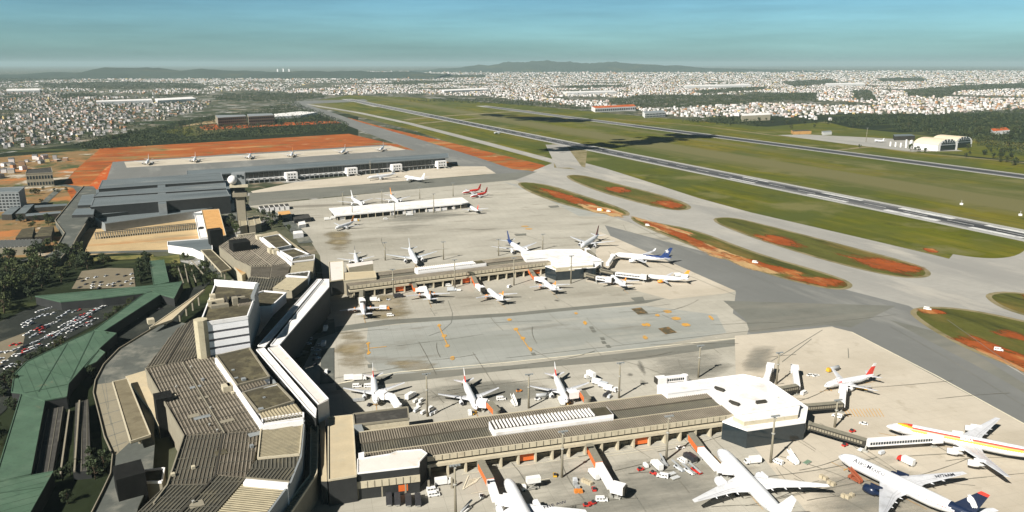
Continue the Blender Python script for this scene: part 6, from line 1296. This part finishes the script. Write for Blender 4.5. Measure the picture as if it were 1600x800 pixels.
# twin arched hangars
M['arch'] = mat('hangar_tan_roof', (.60, .50, .36), .7, .08, .1)
for lab, c0, c1 in (('left arched hangar with tan vaulted roof and dark glazed front', (1480, 235), (1442, 231)), ('right arched hangar with tan vaulted roof and dark glazed front', (1505, 230.5), (1467, 227))):
    A, Bq = Vector(G(*c0)), Vector(G(*c1)); d = (Bq - A).normalized(); n = Vector((-d.y, d.x)); Ln = (Bq - A).length; W, Hh = (Vector(G(1468, 236)) - Vector(G(1492, 233))).length / 2, 24; s = thing('hangar', lab, 'hangar', (A.x, A.y, 0))
    prof = [(-W, 0), (-W, 11)] + [(W * cos(pi - pi * k / 12), 11 + (Hh - 11) * sin(pi * k / 12)) for k in range(1, 12)] + [(W, 11), (W, 0)]
    b = MB(); r0 = [(*(A + n * x), z) for x, z in prof]; r1 = [(*(A + d * Ln + n * x), z) for x, z in prof]; N = len(prof)
    b.add(r0 + r1, [[i, i + 1, N + i + 1, N + i] for i in range(1, N - 2)], 0); b.build('vault_roof', M['arch'], s)
    b = MB(); b.add(r0 + r1, [list(range(N)), list(reversed(range(N, 2 * N))), [0, 1, N + 1, N], [N - 2, N - 1, 2 * N - 1, 2 * N - 2]], 0)
    for k in range(9):
        for sg in (-1, 1): p = A + d * (8 + k * 13) + n * sg * (W + 1); b.box((p.x, p.y, 0), (2.5, 2.4, 10), atan2(d.y, d.x))
    b.build('white_wall', M['white'], s)
    b = MB(); f = A - d * .6; b.bar((*(f - n * W * .74), .2), (*(f + n * W * .74), .2), .8, 11.5); b.build('hangar_door', M['glass'], s)
    b = MB()
    for row, (z, hw) in enumerate(((14, .66), (17.5, .56), (21, .38))):
        for k in range(-3 + row, 4 - row): p = f + n * W * hw * k / (3.2 - row); b.bar((*(p - n * 2.6), z), (*(p + n * 2.6), z), .8, 2.4)
    b.build('fan_window', M['glass'], s)
for px, lab in ((1410, 'left small white navigation hut on the grass beyond the runway'), (1598, 'right small white navigation hut on the grass beyond the runway')):
    g = G(1502 if px == 1410 else 1594, 320 if px == 1410 else 337); s = thing('navigation_hut', lab, 'hut', (*g, 0)); b = MB(); b.box((*g, 0), (3, 2.4, 2.4)); b.build('wall', M['white'], s); b = MB(); b.tube([(g[0], g[1], 2.4), (g[0], g[1], 6)], [.15, .1], 6); b.build('antenna', M['white'], s)
for k in range(2):
    for dx in range(3):
        px, py = (434 + dx * 9, 111.5); g = G(px, 113); 
        if k == 0:
            s = thing('apartment_tower', 'pale apartment tower on the far horizon left of centre', 'tower block', (*g, 0), group='apartment towers on the horizon'); b = MB(); b.box((*g, 0), (24, 24, 66 + 10 * (dx % 2))); b.build('wall', M['white'], s); b = MB(); b.box((*g, 66 + 10 * (dx % 2)), (14, 14, 5)); b.build('roof', M['grey'], s)

# ------------------------------------------------------------------ town
HC = [('white', (.62, .585, .57)), ('white', (.70, .66, .635)), ('cream', (.47, .42, .35)), ('grey', (.34, .33, .32)), ('pale pink', (.58, .46, .42)), ('orange', (.42, .23, .12)), ('yellow', (.47, .37, .17)), ('brown', (.27, .17, .11))]
RC = [('tile', (.26, .13, .08)), ('pale', (.50, .47, .44)), ('grey', (.21, .20, .20)), ('white', (.58, .56, .545)), ('dark', (.10, .10, .10))]
for i, (n_, c) in enumerate(HC): M['h%d' % i] = mat('house_wall_' + n_.replace(' ', '_') + ('' if i != 1 else '_bright'), c, .85, .12, .05)
for i, (n_, c) in enumerate(RC): M['r%d' % i] = mat('house_roof_' + n_, c, .85, .15, .05)
rt = random.Random(11)
TOWN_R = [(556, 131), (640, 114), (800, 110.8), (1620, 110.5), (1620, 178), (1560, 186), (1420, 178), (1340, 188), (1290, 189), (1240, 184), (1180, 182), (1100, 184), (1040, 181), (990, 172), (920, 167), (830, 162), (760, 150), (690, 150), (620, 146), (540, 149), (400, 149), (390, 143), (480, 138)]
TOWN_L = [(-20, 140), (60, 143), (150, 150), (240, 153), (330, 158), (320, 170), (262, 186), (236, 198), (170, 212), (100, 224), (-30, 236)]
TOWN_M = [(150, 126), (230, 117), (420, 113.5), (640, 111), (640, 116), (520, 124), (400, 127), (300, 130)]
TOWN_N = [(-20, 121), (160, 117.5), (330, 116), (640, 112), (640, 130), (500, 129), (430, 141), (330, 147), (300, 149), (200, 147), (60, 141), (-20, 138)]
TOWN_C = [(-20, 258), (90, 244), (108, 252), (60, 262), (-20, 284)]
WOODS = [[(950, 159), (1000, 149), (1100, 149), (1270, 146), (1275, 155), (1120, 166), (1010, 170), (960, 166)], [(60, 131), (200, 128), (310, 131), (330, 138), (220, 140), (70, 138)], [(330, 150), (400, 146), (500, 146), (510, 154), (440, 160), (340, 158)],
         [(-20, 123), (110, 119), (190, 117), (180, 121), (60, 126), (-20, 130)], [(1200, 156), (1230, 146), (1276, 146), (1278, 158)], [(1410, 141), (1500, 134), (1620, 129), (1620, 138), (1500, 142), (1470, 154), (1420, 150)], [(640, 159), (700, 155), (830, 158), (930, 172), (830, 166), (700, 160)],
         [(395, 176), (460, 158), (475, 168), (545, 196), (540, 206), (330, 220), (170, 234), (110, 230), (240, 202), (300, 188)], [(1380, 190), (1450, 180), (1620, 170), (1620, 246), (1540, 236), (1520, 222), (1440, 208), (1400, 206)], [(1060, 190), (1120, 184), (1180, 186), (1190, 196), (1100, 194)],
         [(580, 131), (650, 126), (720, 127), (640, 133)], [(1080, 143), (1150, 138), (1200, 136), (1190, 141), (1100, 147)], [(860, 136), (930, 133), (990, 134), (900, 139)], [(1220, 128), (1300, 124), (1310, 130), (1240, 136)], [(1370, 123), (1440, 121), (1450, 126), (1380, 128)],
         [(230, 150), (300, 146), (330, 150), (240, 152)], [(1290, 190), (1340, 180), (1420, 178), (1400, 192), (1340, 200)], [(90, 150), (130, 146), (160, 150), (100, 155)], [(1330, 142), (1360, 141), (1370, 158), (1340, 156)], [(660, 118), (760, 117), (760, 121), (670, 122)]]
def in_any(x, y, L): return any(inpoly(x, y, p) for p in L)
HS = []
def sample(poly, dens, mix):
    x0, x1 = min(p[0] for p in poly), max(p[0] for p in poly); y0, y1 = min(p[1] for p in poly), max(p[1] for p in poly)
    y = y0
    while y < y1:
        s = (y - HOR) / CAMH; step = max(1.15, 10.5 * s * .55); x = x0
        while x < x1:
            sx = max(2.3, 12.5 * s); px, py = x + rt.uniform(-.4, .4) * sx, y + rt.uniform(-.5, .5) * step
            if inpoly(px, py, poly) and rt.random() < dens and not in_any(px, py, WOODS):
                # clumped density: blocks and streets
                gx, gy = G(px, py); dk = radians(24 + 40 * sin(gx * .0011 + 1) * cos(gy * .0007)); uu, vv = gx * cos(dk) + gy * sin(dk), gy * cos(dk) - gx * sin(dk)
                if (py > 128 and (uu % 64 < 11 or vv % 150 < 13)) or sin(gx * .004 + gy * .0023) * sin(gx * .0017 - gy * .0031 + 1) < -.55: continue
                HS.append((px, py, mix))
            x += sx
        y += step
sample(TOWN_R, .92, 'r'); sample(TOWN_L, .86, 'l'); sample(TOWN_M, .7, 'r'); sample(TOWN_N, .6, 'r'); sample(TOWN_C, .62, 'l')
def house_spec(px, py, mix):
    s = (py - HOR) / CAMH; wd = max(7.5, 1.7 / s) * rt.uniform(.75, 1.5); dp = max(7.5, 1.7 / s) * rt.uniform(.75, 1.3); h = rt.choice((3.4, 5.5, 6.5, 7.5)) if s > .22 else max(5, 1.0 / s) * rt.uniform(.5, 1.15)
    wi = rt.choices(range(8), (24, 22, 12, 6, 8, 4, 3, 3) if mix == 'r' else (8, 4, 9, 22, 6, 2, 1, 9))[0]
    if rt.random() < .035: wd *= 2.6; dp *= 1.6; h *= 1.3
    elif rt.random() < .03: h *= 2.2
    ri = rt.choices(range(5), (11, 14, 4, 20, 2) if mix == 'r' else (8, 8, 22, 4, 14))[0]
    return wd, dp, h, wi, ri
def house_mesh(b, x, y, wd, dp, h, rz, wi, ri, gable):
    c, s_ = cos(rz), sin(rz)
    def T_(u, v, z): return (x + u * c - v * s_, y + u * s_ + v * c, z)
    a, e = wd / 2, dp / 2
    v = [T_(-a, -e, 0), T_(a, -e, 0), T_(a, e, 0), T_(-a, e, 0), T_(-a, -e, h), T_(a, -e, h), T_(a, e, h), T_(-a, e, h)]
    b.add(v, [[0, 1, 5, 4], [1, 2, 6, 5], [2, 3, 7, 6], [3, 0, 4, 7]], wi)
    if gable:
        g = h + dp * .22; q = [T_(-a - .3, -e - .3, h), T_(a + .3, -e - .3, h), T_(a + .3, e + .3, h), T_(-a - .3, e + .3, h), T_(-a - .3, 0, g), T_(a + .3, 0, g)]
        b.add(q, [[0, 1, 5, 4], [2, 3, 4, 5], [1, 2, 5], [3, 0, 4]], 8 + ri)
    else: b.add([T_(-a, -e, h), T_(a, -e, h), T_(a, e, h), T_(-a, e, h)], [[0, 1, 2, 3]], 8 + ri)
HM = [M['h%d' % i] for i in range(8)] + [M['r%d' % i] for i in range(5)]
HS.sort(key=lambda t: -t[1])
near, far = HS[:300], HS[300:]
_hp = {}
for px, py, mix in near:
    wd, dp, h, wi, ri = house_spec(px, py, mix); gb = rt.random() < .5; g = G(px, py); k = (wi, ri, gb)
    if k not in _hp:
        b = MB(); house_mesh(b, 0, 0, 10, 9, 6, 0, wi, ri, gb); _hp[k] = b.mesh('house', HM)
    o = link('house', _hp[k]); o.location = (g[0], g[1], 0); o.rotation_euler = (0, 0, radians(rt.choice((20, 24, 110, 66, 155)) + rt.uniform(-5, 5))); o.scale = (wd / 10, dp / 9, h / 6)
    dst = 'left hand town' if px < 400 else 'right hand town'
    if px < 130 and py > 240: dst = 'bare land at the left edge'
    lb = '%s %s house with %s roof in the %s' % ('small' if wd < 11 else 'wide', HC[wi][0], ('pitched ' if gb else 'flat ') + (RC[ri][0] if ri else 'red'), dst)
    tag(o, lb, 'house', lb.replace(' house', ' houses'))
b = MB()
for px, py, mix in far:
    wd, dp, h, wi, ri = house_spec(px, py, mix); g = G(px, py); house_mesh(b, g[0], g[1], wd, dp, h, radians(rt.choice((20, 110, 66, 155)) + rt.uniform(-8, 8)), wi, ri, rt.random() < .35 and py > 135)
tag(b.build('distant_houses', HM), 'pale sprawl of small houses spreading across the plain to the horizon', 'houses', kind='stuff')

# ------------------------------------------------------------------ trees
M['leaf'] = mat('dark_foliage', (.030, .042, .016), .8, .35, .2, island=.45)
M['leaf2'] = mat('olive_foliage', (.052, .062, .020), .8, .35, .2, island=.45)
M['leaf3'] = mat('bright_foliage', (.050, .064, .020), .8, .35, .2, island=.45)
M['bark'] = mat('bark', (.10, .075, .05), .95, .2, 2)
def rq(b, c, sz, r, mi=0):
    n = Vector((r.gauss(0, 1), r.gauss(0, 1), r.gauss(0, 1) + .6)).normalized(); t = n.orthogonal().normalized(); u = n.cross(t); a = r.uniform(0, 6.3); t, u = t * cos(a) + u * sin(a), u * cos(a) - t * sin(a); c = Vector(c)
    t *= sz * r.uniform(.6, 1.2); u *= sz * r.uniform(.5, 1.0)
    b.add([c - t - u, c + t - u * .6, c + t * .8 + u, c - t * .7 + u * .9], [[0, 1, 2, 3]], mi)
TREES = []
for vi in range(6):
    r = random.Random(40 + vi); cr = MB(); tk = MB(); Hh = 10.0; tall = vi >= 4
    tk.tube([(0, 0, 0), (.1, 0, 2), (.05, .15, 4.5), (0, .1, 7)], [.38, .28, .2, .08], 7)
    cl = []
    for k in range(15):
        a = r.uniform(0, 6.28); q = r.uniform(.2, 1); R_ = (1.7 if tall else 3.6) * q ** .6; z = r.uniform(3.0, 9.0) if not tall else r.uniform(2, 10.5); R_ *= (1.15 - abs(z - 5.6) / 6.5)
        cl.append((R_ * cos(a), R_ * sin(a), z)); tk.tube([(0, 0, min(z * .55, 5)), (R_ * cos(a) * .8, R_ * sin(a) * .8, z * .92)], [.13, .04], 5)
    for c in cl:
        cr_ = r.uniform(.9, 1.7) * (.8 if tall else 1)
        for j in range(34):
            d = Vector((r.gauss(0, 1), r.gauss(0, 1), r.gauss(0, .8))).normalized() * cr_ * r.uniform(.5, 1.05); rq(cr, Vector(c) + d, .42, r)
    TREES.append((cr.mesh('crown', [M[('leaf', 'leaf2', 'leaf', 'leaf3', 'leaf', 'leaf2')[vi]]]), tk.mesh('trunk', [M['bark']]), tall))
def tree(px, py, sc, lab, grp, vi=None, xy=None):
    vi = rt.randrange(4) if vi is None else vi; g = xy or G(px, py); cm, tm, tall = TREES[vi]
    r = thing('tree', lab, 'tree', (*g, 0), rt.uniform(0, 6.28), grp); s = sc * rt.uniform(.65, 1.35); r.scale = (s, s, s * rt.uniform(.9, 1.15)); link('crown', cm, r); link('trunk', tm, r)
def grove(poly, n, sc, lab, grp, vis=None):
    x0, x1 = min(p[0] for p in poly), max(p[0] for p in poly); y0, y1 = min(p[1] for p in poly), max(p[1] for p in poly); k = 0; pl = []; t = 0
    while k < n and t < 6000:
        t += 1; px, py = rt.uniform(x0, x1), rt.uniform(y0, y1); g = G(px, py)
        if inpoly(px, py, poly) and all(hypot(g[0] - h[0], g[1] - h[1]) > 4.2 * sc for h in pl):
            pl.append(g); tree(px, py, sc, lab, grp, rt.choice(vis) if vis else None, g); k += 1
grove([(-10, 402), (110, 397), (150, 412), (120, 436), (98, 446), (62, 458), (40, 476), (-10, 508)], 62, 1.35, 'broad dark tree in the dense grove at the left edge', 'trees of the left edge grove')
grove([(100, 414), (150, 408), (188, 403), (186, 410), (110, 421)], 14, .8, 'small tree in the clipped row behind the pale car park', 'trees behind the pale car park')
grove([(212, 408), (230, 407), (236, 442), (214, 446)], 10, 1.0, 'dark tree between the pale car park and the upper green roof', 'trees left of the upper green roof', (0, 2, 4))
grove([(262, 402), (300, 400), (308, 440), (268, 438)], 9, .8, 'tree among the pale beams right of the upper green roof', 'trees among the pale beams')
grove([(296, 432), (334, 426), (340, 450), (300, 456)], 9, .9, 'tree at the end of the sunken road below the second crescent', 'trees below the second crescent')
for k in range(9): tree(168 + k * 7, 501 - k * 4.8, .55, 'small dark tree along the narrow diagonal green roof', 'trees along the diagonal green roof')
for k in range(8): tree(96 - k * 9.5, 541 + k * 5.2, .6, 'small dark tree along the lower edge of the enclosed car park', 'trees along the lower car park edge')
grove([(-10, 600), (26, 590), (34, 612), (20, 660), (-10, 720)], 12, .8, 'dark tree left of the long green roof at the left edge', 'trees left of the long green roof', (0, 2))
grove([(96, 750), (150, 705), (168, 735), (120, 800), (80, 800)], 9, .75, 'dark tree in the shaded garden inside the bottom left road loop', 'trees in the bottom left garden', (0, 2))
grove([(150, 545), (175, 530), (165, 560), (150, 590), (128, 596)], 7, .6, 'small tree in the gap between green roof and curved deck', 'trees between green roof and deck')
grove([(404, 330), (430, 340), (460, 366), (446, 366), (410, 352)], 10, .9, 'tree on the slope behind the second crescent', 'trees behind the second crescent')
grove([(352, 348), (372, 346), (374, 366), (356, 368)], 8, .9, 'dark tree between orange roof and radome tower', 'trees beside the orange roof')
grove([(30, 346), (90, 340), (92, 352), (60, 356), (30, 356)], 12, .7, 'small tree between the tan sheds and the access road', 'trees by the tan sheds')
grove([(40, 296), (118, 300), (112, 316), (60, 318)], 8, .7, 'small tree on the bare ground inside the looping road', 'trees inside the looping road')
grove([(1270, 226), (1450, 236), (1600, 262), (1600, 240), (1530, 232), (1440, 240)], 26, 1.1, 'round tree along the fence right of the twin hangars', 'trees near the twin hangars')
grove([(1388, 196), (1480, 186), (1600, 182), (1600, 232), (1530, 226), (1440, 207)], 46, 1.5, 'broad tree in the dark wood behind the twin hangars', 'trees behind the twin hangars')
grove([(1090, 190), (1190, 184), (1290, 192), (1340, 200), (1230, 202), (1120, 196)], 22, 1.2, 'tree along the edge of the grass before the right town', 'trees before the right town')
grove([(110, 228), (300, 190), (300, 198), (130, 232)], 24, 1.3, 'tree in the belt between left town and red earth', 'trees of the red earth belt')
def wood(polys, dens, sc):
    b = MB()
    for poly in polys:
        x0, x1 = min(p[0] for p in poly), max(p[0] for p in poly); y0, y1 = min(p[1] for p in poly), max(p[1] for p in poly); y = y0
        while y < y1:
            s = (y - HOR) / CAMH; stx, sty = max(2.0, 8 * s), max(.8, 8 * s * .4); x = x0
            while x < x1:
                px, py = x + rt.uniform(-.5, .5) * stx, y + rt.uniform(-.5, .5) * sty
                if rt.random() < dens and inpoly(px, py, poly):
                    g = G(px, py); R_ = max(4.2, .95 / s) * rt.uniform(.7, 1.25) * sc; hh = (9 if s > .2 else min(14, max(9, 1.5 / s))) * rt.uniform(.75, 1.3)
                    mi = rt.choice((0, 0, 1))
                    for j in range(12 if py < 150 else 22):
                        d = Vector((rt.gauss(0, 1), rt.gauss(0, 1), rt.gauss(0, 1))).normalized(); rq(b, (g[0] + d.x * R_, g[1] + d.y * R_, hh * .58 + d.z * hh * .42), R_ * (.42 if py < 150 else .30), rt, mi)
                x += stx
            y += sty
    return b
tag(wood(WOODS, .85, 1.0).build('woodland', [M['leaf'], M['leaf2']]), 'dark belts of far woodland between the towns and the airfield', 'woodland', kind='stuff')
b = wood([TOWN_L], .36, 1.0); b2 = wood([TOWN_R], .07, 1.0)
tag(b.build('town_trees', [M['leaf'], M['leaf2']]), 'scattered dark tree tops between the houses of the left hand town', 'trees', kind='stuff')
tag(b2.build('town_trees', [M['leaf'], M['leaf2']]), 'scattered dark tree tops between the houses of the right hand town', 'trees', kind='stuff')

# ------------------------------------------------------------------ hills, cloud, haze
M['hill'] = mat('wooded_hill', (.050, .064, .050), .95, .3, .0006, layers=[((.09, .09, .05), .0012, .56, .68, 2)])
def hill(pts, dist, depth, seed):
    b = MB(); r = random.Random(seed); nx, ny = 90, 9; X0, X1 = pts[0][0], pts[-1][0]; vs = []
    for j in range(ny + 1):
        f = j / ny; env = sin(pi * f) ** .8 if 0 < f < 1 else 0
        for i in range(nx + 1):
            px = X0 + (X1 - X0) * i / nx; k = max(q for q in range(len(pts) - 1) if pts[q][0] <= px); a, c = pts[k], pts[k + 1]; t = (px - a[0]) / (c[0] - a[0]); t = t * t * (3 - 2 * t); py = a[1] + (c[1] - a[1]) * t
            z = max(0, CAMH - (py - HOR) * dist / FPX); y = dist + (f - .5) * depth; z *= env * (1 + .10 * sin(i * .9 + j * 1.3 + seed) + .06 * sin(i * 2.3 + j)) / 1.06
            vs.append(((px - 800) / FPX * dist, y, z - 2 if env == 0 else z))
    b.add(vs, [[j * (nx + 1) + i, j * (nx + 1) + i + 1, (j + 1) * (nx + 1) + i + 1, (j + 1) * (nx + 1) + i] for j in range(ny) for i in range(nx)], 0, True)
    struct('hills', b, M['hill'])
hill([(-300, 120), (-60, 117), (60, 115), (110, 112), (150, 111.5), (190, 110), (203, 106), (215, 103), (228, 105), (240, 106.5), (255, 106), (285, 109), (330, 107.5), (420, 111), (520, 110), (640, 111), (700, 115)], 11000, 3000, 1)
hill([(640, 112), (700, 106), (760, 101), (800, 97), (835, 95.5), (870, 95), (905, 98.5), (935, 97.5), (960, 97), (1000, 100.5), (1040, 102), (1100, 106), (1200, 108), (1300, 112)], 19000, 5000, 2)
M['cloud'] = mat('cloud_white', (.85, .85, .86), 1.0, .04, .01)
def cloud(items, alt):
    b = MB(); r = random.Random(9); dx = alt / math.tan(radians(SUN_EL))
    for px, py, rx, ry in items:
        g = G(px, py); c = (g[0] - dx * cos(radians(SUN_AZ)), g[1] - dx * sin(radians(SUN_AZ)), alt)
        for k in range(20):
            q_ = r.uniform(.2, 1.5); t_ = r.uniform(0, 6.28); o = (q_ * rx * cos(t_), q_ * ry * sin(t_), r.uniform(-6, 14)); k_ = max(.10, .66 - .36 * q_) * r.uniform(.7, 1.2); rr = []
            for i in range(7):
                a = pi * i / 6 - pi / 2; rr.append([(c[0] + o[0] + k_ * rx * cos(a) * cos(t * pi / 6) * r.uniform(.88, 1.1), c[1] + o[1] + k_ * ry * cos(a) * sin(t * pi / 6) * r.uniform(.88, 1.1), c[2] + o[2] + 18 * k_ * sin(a)) for t in range(12)])
            b.loft(rr, 0, True, False)
    struct('cloud', b, M['cloud'])
cloud([(1075, 213, 55, 60), (1030, 218, 55, 60), (985, 223, 55, 55), (945, 227, 45, 45), (905, 232, 40, 40), (868, 235, 30, 30)], 620)
cloud([(880, 188, 70, 90), (845, 186, 70, 80), (810, 184, 50, 60), (775, 180, 50, 60)], 640)

hz_ = MB(); hz_.box((0, 36000, -1), (126000, 80500, 321)); hm = bpy.data.materials.new('haze_air'); hm.use_nodes = True; hn = hm.node_tree; hn.nodes.clear()
ho = hn.nodes.new('ShaderNodeOutputMaterial'); hv = hn.nodes.new('ShaderNodeVolumePrincipled'); hv.inputs['Density'].default_value = 0.000034; hv.inputs['Color'].default_value = (.54, .72, .74, 1); hv.inputs['Anisotropy'].default_value = 0.0
hn.links.new(hv.outputs[0], ho.inputs['Volume'])
hzo = hz_.build('haze', hm); tag(hzo, 'thin pale blue haze filling the air over the whole plain', 'haze', kind='stuff')
